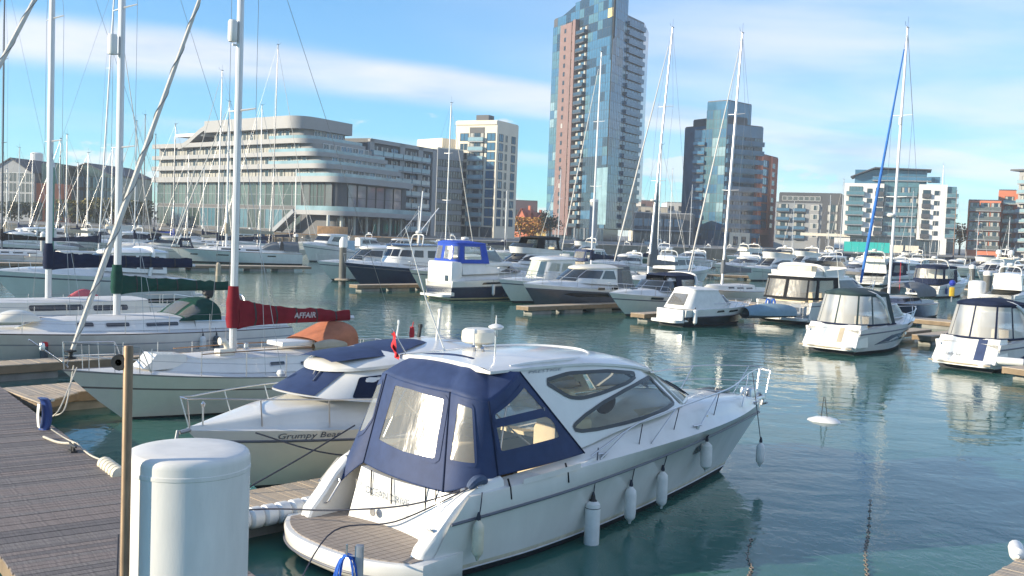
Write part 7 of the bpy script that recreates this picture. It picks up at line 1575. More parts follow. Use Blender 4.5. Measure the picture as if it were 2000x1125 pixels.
# --- white wheelhouse cruiser, bow in
L, B = 9.6, 3.3
o, h, hs, zd, dk = motor_boat('white wheelhouse cruiser with upright screen moored right of the blue canopied cruiser', spot(1000, 592), HB, L, B, (1.2, 1.7), None, WHITE, .8, ANTIF, None, .28, dict(xa=.30, xf=.66, xf2=.60, w=.38, w2=.34, h=1.55, nose=.4, panes=3, glass=CGLASS, side=[[(.33, .45), (.33, .85), (.44, .85), (.46, .45)], [(.48, .45), (.465, .85), (.55, .85), (.585, .45)]], eave=.14, crown=.18), bow=True, rail_h=.75)
hull_window(o, h, rounded([(7.4, 1.05), (7.6, 1.06), (7.6, 1.2), (7.4, 1.19)], .05), BLGLASS)
# --- slate hulled hardtop
L, B = 10.4, 3.4
o, h, hs, zd, dk = motor_boat('slate grey hulled cruiser with cream hardtop and long dark hull window', spot(1052, 606), HB, L, B, (1.25, 1.75), GREYH, WHITE, .80, ANTIF, WHITE, .34, dict(xa=.22, xf=.68, xf2=.52, w=.40, w2=.36, h=1.12, nose=.5, panes=2, glass=BLGLASS, side=[[(.25, .35), (.27, .88), (.36, .90), (.40, .35)], [(.42, .35), (.375, .90), (.50, .88), (.585, .35)]], eave=.10, crown=.17, aft=.03, roofm=CREAM, frame=STEEL), bow=True)
hull_window(o, h, rounded([(3.6, .88), (6.6, .92), (7.6, 1.08), (7.2, 1.16), (3.9, 1.10)], .12), DKGLASS)
for x in (3.2, 4.6): hull_window(o, h, rounded([(x - .35, 1.36), (x + .35, 1.38), (x + .35, 1.52), (x - .35, 1.50)], .08), DKGLASS, STEEL)
mb = MB(); mb.rbox(3.4, 3.7, -.4, .0, 1.6, 2.2, .06); fix_normals(mb.build('helm_seat', RED, o))
canopy(o, .1, 2.5, 1.4, 1.3, 2.85, GREYC, [(.07, .24, .25, .86), (.78, .93, .25, .86)], (.7, .1, .15), 3, .3, .1)
# --- open sports cruiser with blue tonneau top
L, B = 8.8, 3.0
o, h, hs, zd, dk = motor_boat('white sports cruiser with navy folding top and raked screen, bow in', spot(1222, 618), HB, L, B, (1.1, 1.5), None, WHITE, .72, ANTIF, None, .36, None, bow=True, rail_on=True, wl=.80)
sp = sport_screen(o, L, B, zd, .34, .34, .66, .70, BLGLASS)
canopy(o, .3, 3.5, 1.32, 1.35, 2.55, NAVYC, [(.06, .20, .2, .8), (.24, .40, .2, .8), (.42, .58, .2, .8), (.60, .76, .2, .8), (.80, .94, .2, .8)], (.5, .0, .15), 3, .3, .15)
radar_arch(o, 1.6, B, 1.4, 2.65, WHITE, False, -.3, .46, .2, 1)
hull_window(o, h, rounded([(5.0, 1.08), (6.0, 1.12), (6.0, 1.25), (5.0, 1.21)], .06), BLGLASS, STEEL)
mb = MB(); mb.rbox(6.3, 6.9, -.3, .3, dk(.62, 0)[2] - .02, dk(.62, 0)[2] + .05, .04); fix_normals(mb.build('deck_hatch', BLGLASS, o))
# --- small cuddy boat under a cream cover, dark hull, stern toward us
L, B = 6.6, 2.5
o, h, hs, zd, dk = motor_boat('small black hulled speedboat under a cream cockpit cover, stern toward the water', spot(1310, 636), 36, L, B, (.95, 1.15), BLACKH, WHITE, .52, ANTIF, None, .26, None, platform=True, rail_on=True, rail_h=.3, zp=1)
canopy(o, .05, 3.7, 1.10, 1.0, 2.05, WHITEC, [(.10, .28, .25, .75), (.40, .60, .2, .8)], (.75, .9, .22), 3, .25, .14)
sport_screen(o, L, B, zd, .3, .36, .68, .42, BLGLASS)
mb = MB(); mb.rbox(-.16, -.01, -1.05, 1.05, .25, .98, .05); fix_normals(mb.build('transom', WHITE, o))
text_mesh('PRIVATE', .0001, TEXTD, o, Matrix.Translation((0, 0, -1))) if False else None
for a in ((2.4, 3.1), (3.5, 4.6)): hull_window(o, h, rounded([(a[0], .80), (a[1], .84), (a[1] - .1, .95), (a[0] + .1, .92)], .04), DKGLASS)
hang(o, h, L, (.6,), (-1,), FENDW, .8, .13, ['white fender on the stern corner of the small black hulled speedboat'], .6)
# --- flybridge yacht with smoked cockpit curtain, tender beside it
L, B = 12.5, 4.1
o, h, hs, zd, dk = motor_boat('white flybridge yacht with black cockpit curtain and tinted flybridge screen', spot(1528, 630), HF, L, B, (1.35, 1.9), None, WHITE, .8, ANTIF, None, .35, dict(xa=.30, xf=.76, xf2=.58, w=.42, w2=.37, h=1.08, nose=.5, side=[[(.33, .3), (.33, .85), (.50, .85), (.66, .35)]], crown=.06, aft=.24, eave=.06), wl=.84)
fb = flybridge(o, L, B, 2.92, .08, .52, .58)
radar_arch(o, 2.2, B, 2.95, 3.6, WHITE, False, -.3, .40, .2, 0)
canopy(o, .1, 3.8, 1.75, 1.5, 2.82, BLACKC, [(.05, .18, .12, .88), (.22, .335, .12, .88), (.365, .49, .12, .88), (.51, .635, .12, .88), (.665, .78, .12, .88), (.82, .95, .12, .88)], (.35, .0, .1), 3.4, .2, .02, 'cockpit_curtain')
TEND = mat('pale_blue_grey_cover', (.20, .30, .36), .8, var=.12, bump=.3, bscale=6)
td = thing('tender', 'covered pale blue grey tender lying on the finger in front of the flybridge yacht', 'dinghy', (*spot(1502, 606, .9), .55), R(20))
def tcov(u, v): a = math.pi * v; w = .85 * math.sin(math.pi * (.12 + .80 * u)) ** .5; return (lerp(-1.7, 1.7, u), w * math.cos(a), .08 + (.62 + .12 * u) * math.sin(a) ** .7 * math.sin(math.pi * (.1 + .8 * u)) ** .35)
mb = MB(); mb.grid(tcov, 16, 14); fix_normals(mb.build('cover', TEND, td, 60)); mb = MB(); mb.loft([[(lerp(-1.7, 1.75, u), .8 * math.sin(math.pi * (.12 + .8 * u)) ** .5 * math.cos(a), .12 + .2 * math.sin(a) - .06 + .1 * u) for a in [math.pi + math.pi * j / 8 for j in range(9)]] for u in [i / 12 for i in range(13)]], False); fix_normals(mb.build('hull', GREYC, td))
# --- the two white cruisers at the right, sterns toward us
for (px, py, lab, roofm, L, dark, nm) in ((1624, 689, 'white sports cruiser with dark green canopy top and navy side flash', mat('dark_teal_canvas', (.02, .045, .05), .85, var=.15), 8.2, 1, 'a'), (1886, 722, 'white sports cruiser with navy canopy top and blue door panel, at the right edge', NAVYC, 8.4, 2, 'b')):
    B = 2.95; hd = 44 if nm == 'a' else 40
    o, h, hs, zd, dk = motor_boat(lab, spot(px, py), hd, L, B, (1.15, 1.45), None, WHITE, .78, ANTIF, None, .34, None, wl=.82, rail_h=.5, zp=1.0)
    mb = MB()
    def tra(u, v): y = lerp(-1.34, 1.34, u); return (lerp(-.42, .12, v) + .10 * (abs(y) / 1.34) ** 3, y * lerp(1, .94, v), lerp(.36, 1.36, v))
    mb.grid(tra, 12, 6); mb.grid(lambda u, v: (lerp(tra(u, 1)[0], .6, v), tra(u, 1)[1], 1.36 - .1 * v), 12, 2)
    for k in (0, 1): mb.grid(lambda u, v: (lerp(tra(k, v)[0], .7, u), tra(k, v)[1] + .06 * (1 if k else -1) * u, tra(k, v)[2]), 4, 6)
    fix_normals(mb.build('transom', WHITE, o, 50))
    mb = MB(); mb.tube([(-.80 + .1 * abs(y) ** 2, y, .33) for y in (-1.3, -.8, 0, .8, 1.3)], .035, 6); mb.build('platform_rub_strip', TANC, o)
    cv, chs = canopy(o, .1, 3.5, 1.30, lambda x: 1.34 - .0 * x, 2.72, roofm, [(.055, .20, .04, .93), (.225, .37, .04, .93), (.385, .495, .04, .93), (.51, .635, .04, .93), (.66, .79, .04, .93), (.81, .95, .04, .90)], (.42, .35, .22), 2.6, .34, .2, vin=VINYL2)
    mb = MB(); mb.tube([chs.at(i / 60, 0, .012) for i in range(61)], .05, 5); mb.build('canopy_skirt', NAVYC, cv)
    sport_screen(o, L, B, zd, .34, .36, .70, .62, CGLASS)
    radar_arch(o, 2.9, B, 1.4, 2.78, WHITE, False, -1.1, .455, .14, 1)
    hull_window(o, h, [(1.4, .42), (5.6, .62), (6.6, .95), (5.2, .98), (3.0, .84)], NAVYH if dark == 1 else BLUEC, None, 'side_flash', .010)
    if dark == 1: mb = MB(); mb.tube([(5.0, -(h.side_y(5.0, .85) + .02), .82), (5.0, -(h.side_y(5.0, .85) + .026), .82)], .08, 10); mb.build('porthole', STEEL, o); hull_window(o, h, rounded([(4.6, 1.24), (5.7, 1.29), (6.1, 1.33), (5.4, 1.40), (4.9, 1.38)], .06), DKGLASS)
    mb = MB()
    ua, ub = (.27, .36) if dark == 1 else (.18, .33)
    mb.grid(lambda u, v: Vector(tra(lerp(ua, ub, u), lerp(.12 if dark == 2 else .2, .96 if dark == 2 else .85, v))) - Vector((.014, 0, 0)), 3, 4); fix_normals(mb.build('door_panel', BLUEC if dark == 2 else TANC, o, 60))
    if dark == 2: text_mesh('Lady Sol', .2, mat('pale_lettering', (.30, .33, .36), .6), o, lambda co: Vector(tra(.80 - co.x / 2.68, .22 + co.y)) - Vector((.02, 0, 0)), 'boat_name', shear=.3)
    else: text_mesh('Sundance', .17, mat('pale_lettering', (.30, .33, .36), .6), o, lambda co: Vector((2.5 + co.x, -(h.side_y(2.5 + co.x, 1.1) + .012), 1.0 + co.y)), 'boat_name', shear=.3) if False else None
    mb = MB(); mb.lathe([(.05, 0), (.06, .01), (0, .02)], 8); q = mb.build('filler_cap', STEEL, o); q.location = (-.1, 1.15, 1.0); q.rotation_euler = (0, R(-70), 0)
# --- left of the blue canopy: two hulls bow in
L, B = 12.0, 3.9
o, h, hs, zd, dk = motor_boat('white wheelhouse trawler yacht with dark blue hull and mast', spot(706, 560), HB, L, B, (1.35, 2.0), NAVYH, NAVYH, .82, ANTIF, None, .35, dict(xa=.22, xf=.66, xf2=.60, w=.38, w2=.345, h=1.75, nose=.35, panes=3, side=[[(.28, .42), (.28, .78), (.36, .78), (.36, .42)], [(.40, .42), (.40, .78), (.48, .78), (.49, .42)], [(.51, .42), (.505, .78), (.57, .78), (.595, .42)]], eave=.18, crown=.12, m=WHITE, ft=(.4, .82)), bow=True, rail_h=.7, aftw=.85, zp=1.6)
mb = MB(); mb.tube([(4.2, 0, 3.7), (3.9, 0, 8.2)], [.09, .05], 8); mb.tube([(4.0, 0, 6.6), (6.6, 0, 4.2)], .02, 4); mb.tube([(4.1, 0, 4.6), (2.0, 0, 6.8)], .05, 6); mb.build('mast', WMAST, o); radar_arch(o, 4.4, B, 3.6, 4.4, WHITE, True, -.2, .2, .12, 1)
hang(o, h, L, (5.2,), (1,), FENDW, .8, .13, ['white fender on the side of the dark blue hulled trawler'], .8)
L, B = 11, 3.6
o, h, hs, zd, dk = motor_boat('white hardtop cruiser moored left of the dark blue trawler, behind a pile', spot(648, 548), HB, L, B, (1.2, 1.75), None, WHITE, .8, ANTIF, None, .32, dict(xa=.24, xf=.68, xf2=.54, w=.40, w2=.36, h=1.4, nose=.5, panes=2, glass=BLGLASS, side=[[(.28, .35), (.29, .85), (.40, .87), (.42, .35)], [(.44, .35), (.42, .87), (.52, .85), (.60, .35)]], eave=.12, crown=.2, frame=STEEL), bow=True)
L, B = 9.5, 3.2
o, h, hs, zd, dk = motor_boat('cream cruiser whose bow pokes out left of the blue canopied cruiser', spot(826, 572), HB, L, B, (1.3, 1.8), None, CREAM, .8, ANTIF, None, .3, dict(xa=.25, xf=.64, xf2=.5, h=1.2, side=[[(.3, .3), (.3, .85), (.44, .85), (.54, .3)]]), bow=True)
L, B = 11.5, 3.8
o, h, hs, zd, dk = motor_boat('white flybridge cruiser with black canvas canopy, behind the wheelhouse cruiser', spot(958, 556), HB, L, B, (1.4, 1.9), None, WHITE, .8, ANTIF, None, .4, dict(xa=.16, xf=.72, xf2=.56, w=.42, w2=.37, h=1.2, nose=.5, side=[[(.28, .3), (.3, .8), (.5, .82), (.64, .3)]], crown=.05), bow=True)
flybridge(o, L, B, 3.0, .12, .60, .6)
canopy(o, .8, 5.2, 1.35, 3.2, 4.5, BLACKC, [(.08, .2, .2, .85), (.24, .38, .2, .85), (.42, .58, .2, .85), (.62, .76, .2, .85), (.8, .92, .2, .85)], (.3, .5, .2), 3, .3, .14, 'flybridge_canopy')
# --- upright white fishing boat facing us, far left of the row
L, B = 9.5, 3.4
o, h, hs, zd, dk = motor_boat('boxy white fishing cruiser with dark raked screen behind the left pile', spot(604, 511), 240, L, B, (1.5, 2.4), None, WHITE, .8, ANTIF, None, .5, dict(xa=.2, xf=.66, xf2=.56, w=.42, w2=.39, h=1.5, nose=.3, p=4, panes=1, side=[[(.28, .35), (.28, .85), (.5, .85), (.56, .35)]], eave=.1, ft=(.3, .92)), bow=True, rail_h=.8)
mb = MB(); mb.rbox(.3, 2.0, -1.4, 1.4, 1.5, 2.9, .1); fix_normals(mb.build('blue_awning', PAINTBL, o))
L, B = 11.5, 3.8
o, h, hs, zd, dk = motor_boat('white motor cruiser with arched white frame over dark side windows, cut by the left edge', spot(40, 590), HB, L, B, (1.3, 1.8), None, WHITE, .8, ANTIF, None, .35, dict(xa=.16, xf=.66, xf2=.46, w=.41, w2=.36, h=1.2, nose=.55, panes=2, side=[[(.18, .2), (.20, .86), (.31, .9), (.31, .2)], [(.325, .2), (.325, .9), (.44, .86), (.58, .3)]], crown=.2, eave=.1), bow=True)
radar_arch(o, 3.0, B, 1.5, 3.1, WHITE, False, -.4, .43, .22, 1)
# --- large white sailing yacht, broadside
sy = spot(332, 511); M1L = 15.0
big, bh, bm, bc, bz = sail_yacht('large modern white sailing yacht with slit hull windows, broadside in the middle distance', sy, 22, M1L, 4.4, (1.35, 1.7), WHITE, ANTIF, mast_d=.42, mast_h=19, mast_r=.12, mast_m=WMAST, boom=5.5, cover=TANC, cover_h=(.7, .4), boom_z=3.6, coach=dict(xa=.26, xf=.78, w=.30, h=.42, win=DKGLASS, wh=.4, wx=[(7.2, 9.4), (5.0, 6.6)], frame=False), genoa=dict(r=.10, m=SAILC), spreaders=(8, 13), hood=dict(m=GREYC, x=3.4, l=2.0, h=.95, w=1.35), detail=1, z0=2.2, aft=.85, spr=.5, shroud_r=.012)
for a, b in ((12.0, 12.8), (8.6, 10.0), (3.2, 4.2)): hull_window(big, bh, [(a, .92), (b, .92), (b, 1.06), (a, 1.06)], DKGLASS)
mb = MB(); mb.grid(lambda u, v: (lerp(.4, 2.2, u), 1.5 * math.cos(math.pi * v), 1.6 + 1.15 * math.sin(math.pi * v) ** .5), 6, 12); fix_normals(mb.build('bimini', GREYC, big, 60))
# --- yacht with navy boom cover behind it
def far_yacht(label, px, py, deg, L, mast_px=None, top=None, hull=WHITE, cover=NAVYC, genoa=True, mast_m=ALLOY, bow_side=True, rake=1.0, B=None, md=.44, gm=SAILC, gr=.06, spr=.5, hood=None, wires=True, mast_r=.085, gen_a=.06, ch=(.5, .3), **kw):
    """mast foot seen at px,py(waterline); top: picture height of the masthead"""
    d = spot(px, py); D = d[1]; c, s_ = math.cos(R(deg)), math.sin(R(deg)); bowp = (d[0] - c * L * md, d[1] - s_ * L * md)
    mh = spot_far(px, top, D)[2] if top is not None else L * 1.25
    return sail_yacht(label, bowp, deg, L, B or L * .31, (1.0, 1.35), hull, ANTIF, mast_d=md, mast_h=mh, mast_r=mast_r, mast_m=mast_m, rake=rake, boom=L * .36, cover=cover, cover_h=ch, boom_z=2.5, coach=dict(xa=.26, xf=.78, w=.29, h=.42, win=DKGLASS, frame=False, **kw), genoa=dict(r=gr if genoa else 0, m=gm, a=gen_a), spreaders=(mh * .42, mh * .70), hood=hood, detail=1, z0=1.6, spr=spr, shroud_r=.012, wires=wires)
M = [
 # label, px, waterline py, deg, L, mast top py, hull, cover, mast, rake, genoa mat/r
 ('yacht with tall raked mast and rolled grey mainsail, left of the shorter glass tower', 1264, 571, HF, 12.5, 45, WHITE, GREYC, ALLOY, 5.2, SAILC, .085),
 ('cream sailing yacht with grey sail cover, bow toward the white speedboat', 1408, 594, HF, 11.5, 58, CREAM, GREYC, ALLOY, 3.4, SAILC, .075),
 ('dark blue hulled sailing yacht with bright blue furled foresail', 1733, 622, HF, 11.0, 50, NAVYH, None, WMAST, 1.7, BLUESAIL, .12),
 ('sailing yacht moored before the tall glass tower, pale foresail rolled on its stay', 1153, 552, HF, 12.0, 100, WHITE, NAVYC, WMAST, .6, SAILC, .075),
 ('sailing yacht with thin mast rising before the pale apartment block', 868, 528, 226, 12.0, 200, WHITE, GREYC, ALLOY, -.6, SAILC, .06),
 ('sailing yacht with white mast in front of the curved grey hotel', 507, 500, 200, 11.0, 205, WHITE, TANC, WMAST, .5, SAILC, .06),
 ('sailing yacht with dark mast in front of the hotel corner', 529, 503, 200, 13.5, 86, WHITE, NAVYC, DMAST, -.5, SAILC, .05),
 ('tall pale mast and yacht just left of the maroon covered yacht', 424, 506, 30, 13.0, 137, WHITE, NAVYC, ALLOY, .3, SAILC, .06),
 ('sailing yacht with thin mast just right of the pale mast near the hotel', 441, 497, 200, 10.0, 210, CREAM, TANC, ALLOY, 0, SAILC, .04),
 ('sailing yacht with blue boom cover behind the large white yacht', 338, 491, 200, 12.0, 242, WHITE, RBLUEC, DMAST, 0, SAILC, .05),
 ('sailing yacht with mast close left of the hotel, tan cover', 279, 490, 30, 11.0, 224, WHITE, TANC, DMAST, 0, SAILC, .05),
 ('sailing yacht with two spreaders in the left distance, white hull', 262, 505, 46, 11.5, 236, WHITE, NAVYC, ALLOY, 0, SAILC, .06),
 ('cream sailing yacht with tall mast between the green and navy covered masts', 192, 522, 220, 12.5, -40, CREAM, NAVYC, ALLOY, -2.5, SAILC, .06),
 ('dark masted yacht cut by the left edge of the picture', 3, 520, 46, 11.0, -60, WHITE, BLACKC, DMAST, 0, SAILC, .05),
 ('sailing yacht by the green tipped pile at the far left', 128, 488, 30, 10.5, 262, WHITE, TANC, ALLOY, 0, SAILC, .05),
 ('sailing yacht with blue cover at the far left', 36, 476, 46, 10.0, 288, WHITE, BLUEC, ALLOY, 0, SAILC, .05),
 ('slim masted sailing yacht at the far left behind the blue covered one', 62, 470, 200, 9.5, 300, CREAM, GREYC, ALLOY, 0, SAILC, .04),
 ('sailing yacht before the orange walled building on the left', 170, 481, 200, 10.0, 298, WHITE, NAVYC, ALLOY, 0, SAILC, .04),
 ('sailing yacht with thin mast left of the white balconied flats', 1638, 522, 30, 10.0, 350, WHITE, NAVYC, ALLOY, .5, SAILC, .04),
 ('sailing yacht with mast before the right white block of flats', 1830, 531, 46, 11.0, 322, WHITE, GREYC, ALLOY, .3, SAILC, .05),
 ('sailing yacht with brown mast right of the white flats', 1860, 528, 200, 10.0, 372, CREAM, NAVYC, mat('brown_spar', (.28, .16, .10), .5), .4, SAILC, .05),
 ('sailing yacht before the red brick flats at the right', 1966, 528, 30, 9.0, 424, WHITE, NAVYC, WMAST, 0, SAILC, .04),
 ('short masted yacht among the motor boats, beside the raked mast', 1282, 540, 200, 10.5, 282, WHITE, NAVYC, ALLOY, .3, SAILC, .04),
 ('sailing yacht with thin spars right of the brick gable house', 1088, 520, 30, 9.5, 330, WHITE, GREYC, ALLOY, 0, SAILC, .04),
 ('thin masted yacht at the quay right of the shorter glass tower', 1545, 514, 30, 9.0, 392, WHITE, NAVYC, ALLOY, .2, SAILC, .04),
 ('thin masted yacht before the ivory canopy beam', 1615, 518, 200, 9.5, 380, WHITE, TANC, ALLOY, 0, SAILC, .04),
 ('thin masted yacht before the glazed centre of the white flats', 1775, 524, 30, 10, 372, WHITE, GREYC, ALLOY, .2, SAILC, .04),
 ('thin masted yacht between the domed yacht and the white flats', 1905, 534, 200, 9, 418, WHITE, NAVYC, ALLOY, .2, SAILC, .04),
 ('thin masted yacht before the left corner of the dark hall', 1232, 505, 30, 9.5, 352, WHITE, NAVYC, DMAST, .2, SAILC, .04),
 ('thin masted yacht before the middle of the dark hall', 1306, 508, 200, 10, 330, WHITE, BLUEC, ALLOY, .2, SAILC, .04),
 ('thin masted yacht before the right end of the dark hall', 1345, 510, 30, 9, 360, CREAM, NAVYC, ALLOY, .2, SAILC, .04),
 ('thin masted yacht between the pale block and the brick gable', 985, 505, 200, 9.5, 372, WHITE, NAVYC, ALLOY, 0, SAILC, .04),
 ('thin masted yacht below the grey apartment wing', 815, 502, 30, 9, 402, WHITE, TANC, ALLOY, 0, SAILC, .04),
 ('thin masted yacht before the restaurant glazing of the hotel', 575, 490, 200, 10, 330, WHITE, NAVYC, ALLOY, .2, SAILC, .04),
 ('thin masted yacht left of the pale hotel masts', 395, 487, 30, 10, 318, WHITE, NAVYC, ALLOY, .1, SAILC, .04),
 ('thin masted yacht before the green lower hotel glazing', 365, 484, 200, 9.5, 300, CREAM, TANC, ALLOY, 0, SAILC, .04),
 ('thin masted yacht at the hotel end wall', 300, 484, 30, 9.5, 262, WHITE, NAVYC, DMAST, 0, SAILC, .04),
 ('thin masted yacht before the right half of the green glass building', 217, 482, 200, 9.5, 288, WHITE, GREYC, ALLOY, 0, SAILC, .04),
 ('thin masted yacht before the dark hipped roof on the left', 150, 478, 30, 9, 318, WHITE, NAVYC, ALLOY, 0, SAILC, .04),
 ('thin masted yacht just right of the green pile', 116, 480, 200, 9, 270, CREAM, NAVYC, DMAST, 0, SAILC, .04),
 ('thin masted yacht at the far left pavilion', 12, 474, 30, 9, 330, WHITE, TANC, ALLOY, 0, SAILC, .04),
]
YACHTS = []
for (lab, px, py, dg, ln, top, hm, cv, mm, rk, gm, gr) in M:
    y = far_yacht(lab, px, py, dg, ln, None, top, hm, cv, True, mm, True, rk, gm=gm, gr=gr, mast_r=.10 if gr > .07 else .08, ch=(.6, .34))
    YACHTS.append(y)
# sail wedge still bent to the raked mast
y = YACHTS[0]; mb = MB(); P_ = [y[2](z) for z in (3, 5.5, 8, 10)]
mb.loft([[(p[0] - .05, .05, p[2]), (p[0] - w, .06, p[2]), (p[0] - w, -.06, p[2]), (p[0] - .05, -.05, p[2])] for p, w in zip(P_, (1.1, .75, .45, .15))], True, True, True); mb.build('rolled_mainsail', GREYC, y[0])
mb = MB(); zq = 8.2; p = y[2](zq); mb.lathe([(0, 0), (.22, .02), (.28, .1), (.22, .2), (0, .22)], 12, (p[0] + .35, 0, zq)); mb.build('radar_dome', WHITE, y[0])
y = YACHTS[2]; p = y[2](7.0); mb = MB(); mb.lathe([(0, 0), (.26, .02), (.33, .12), (.26, .24), (0, .27)], 12, (p[0] + .45, 0, 7.0)); fix_normals(mb.build('radar_dome', WHITE, y[0])); mb = MB(); q = y[2](13.6); mb.lathe([(.0, -.3), (.12, -.26), (.12, .26), (0, .3)], 10, (q[0] + .1, 0, 13.6)); mb.build('radar_reflector', WHITE, y[0])
def hoodf(u, v): a = math.pi * v; return (lerp(1.2, 4.6, u), 1.35 * math.cos(a), 1.55 + 1.0 * math.sin(a) ** .6 * math.sin(math.pi * (.25 + .6 * u)) ** .6)
mb = MB(); mb.grid(hoodf, 12, 14); fix_normals(mb.build('cockpit_tent', GREYC, y[0], 60)); mb = MB(); mb.grid(lambda u, v: (lerp(4.75, 4.8, v), .1 + .05 * v, 2.2 + 1.9 * u - .3 * v), 6, 3); fix_normals(mb.build('ensign', RED, y[0], 60))
# --- motor boats farther off: (kind, px, waterline py, heading, L, dark, label)
FAR = [
 ('sport', 1082, 503, 200, 13, None, 'white sports yacht with black side windows left of the tall tower foot'),
 ('fly', 1128, 508, 226, 12, None, 'pale flybridge yacht beside the white capped pile below the tall tower'),
 ('rib', 1212, 517, 200, 6, 'grey', 'grey covered inflatable with white bow, below the dark low building'),
 ('trawl', 1278, 519, 226, 13, 'green', 'green hulled motor boat with white top among the middle boats'),
 ('sport', 1336, 522, 226, 14, None, 'long white sports yacht left of the slab tower foot'),
 ('hard', 1330, 553, 46, 12, None, 'white hardtop cruiser seen over the raked yacht, beside its mast'),
 ('fly', 1450, 516, 226, 13, None, 'white flybridge yacht with big windows below the red brick tower'),
 ('sport', 1392, 512, 200, 10, 'navy', 'navy hulled small cruiser below the glass slab tower'),
 ('sport', 1530, 520, 200, 14, None, 'low white sports yacht with dark glass below the grey flats'),
 ('fly', 1560, 535, 226, 12, 'navy', 'flybridge cruiser with dark arch, behind the black curtained yacht'),
 ('hard', 1616, 534, 226, 13, None, 'white cruiser with raked dark screen below the teal hoarding'),
 ('sport', 1660, 552, 226, 11, 'blue', 'pale blue hulled cruiser right of the tinted flybridge yacht'),
 ('fly', 1716, 556, 60, 12, None, 'white wheelhouse motor yacht behind the blue foresail'),
 ('hard', 1786, 558, 30, 13, 'grey', 'grey blue motor yacht with tender on its stern, right of the blue foresail'),
 ('dome', 1915, 541, 200, 18, None, 'large white motor yacht with two satellite domes at the right'),
 ('navycan', 1846, 578, 46, 12, None, 'white motor yacht with navy blue canopy left of the white pile cap'),
 ('hard', 1985, 600, 46, 10, None, 'white motor boat with inflatable on its stern at the right edge'),
 ('hard', 1984, 556, 226, 12, 'grey', 'dark grey motor yacht at the right edge below the brick flats'),
 ('sport', 1000, 512, 200, 11, None, 'white cruiser between the pale block and the tower, farthest row'),
 ('trawl', 905, 508, 30, 10, 'navy', 'navy hulled motor boat at the quay below the pale apartment block'),
 ('sport', 820, 500, 200, 11, None, 'white cruiser at the quay below the grey wing of flats'),
 ('hard', 728, 500, 30, 10, None, 'white cruiser at the timber quay behind the hardtop cruiser'),
 ('rib', 150, 496, 60, 7, 'green', 'grey green inflatable lying tilted beside the left pile'),
 ('hard', 235, 497, 226, 12, None, 'white cruiser with cream deck in the left middle distance'),
 ('sport', 300, 505, 200, 10, 'cream', 'cream cruiser just left of the large white sailing yacht'),
 ('hard', 120, 470, 30, 11, None, 'white dome covered boat at the far left quay'),
 ('sport', 20, 482, 200, 11, 'blue', 'blue covered cruiser at the far left edge'),
 ('trawl', 60, 500, 226, 10, None, 'white boat with its reflection by two white posts at the far left'),
 ('hard', 1240, 505, 30, 11, None, 'white cruiser in the farthest row left of the dark low building'),
 ('sport', 1500, 508, 30, 11, None, 'white cruiser in the farthest row under the red brick block'),
 ('sport', 1180, 500, 30, 10, None, 'white cruiser in the farthest row at the foot of the tall tower'),
 ('hard', 1410, 505, 200, 10, None, 'white hardtop in the farthest row by the cafe terrace'),
 ('sport', 640, 494, 200, 12, None, 'white cruiser against the timber quay below the hotel terrace'),
 ('hard', 460, 488, 200, 11, None, 'white cruiser at the quay behind the tall pale mast'),
 ('sport', 380, 482, 30, 10, None, 'white motor boat at the hotel quay behind the large yacht'),
 ('fly', 1765, 523, 200, 13, None, 'white flybridge yacht in front of the white flats'),
 ('sport', 1690, 519, 30, 11, None, 'white cruiser in the farthest row at the teal hoarding'),
]
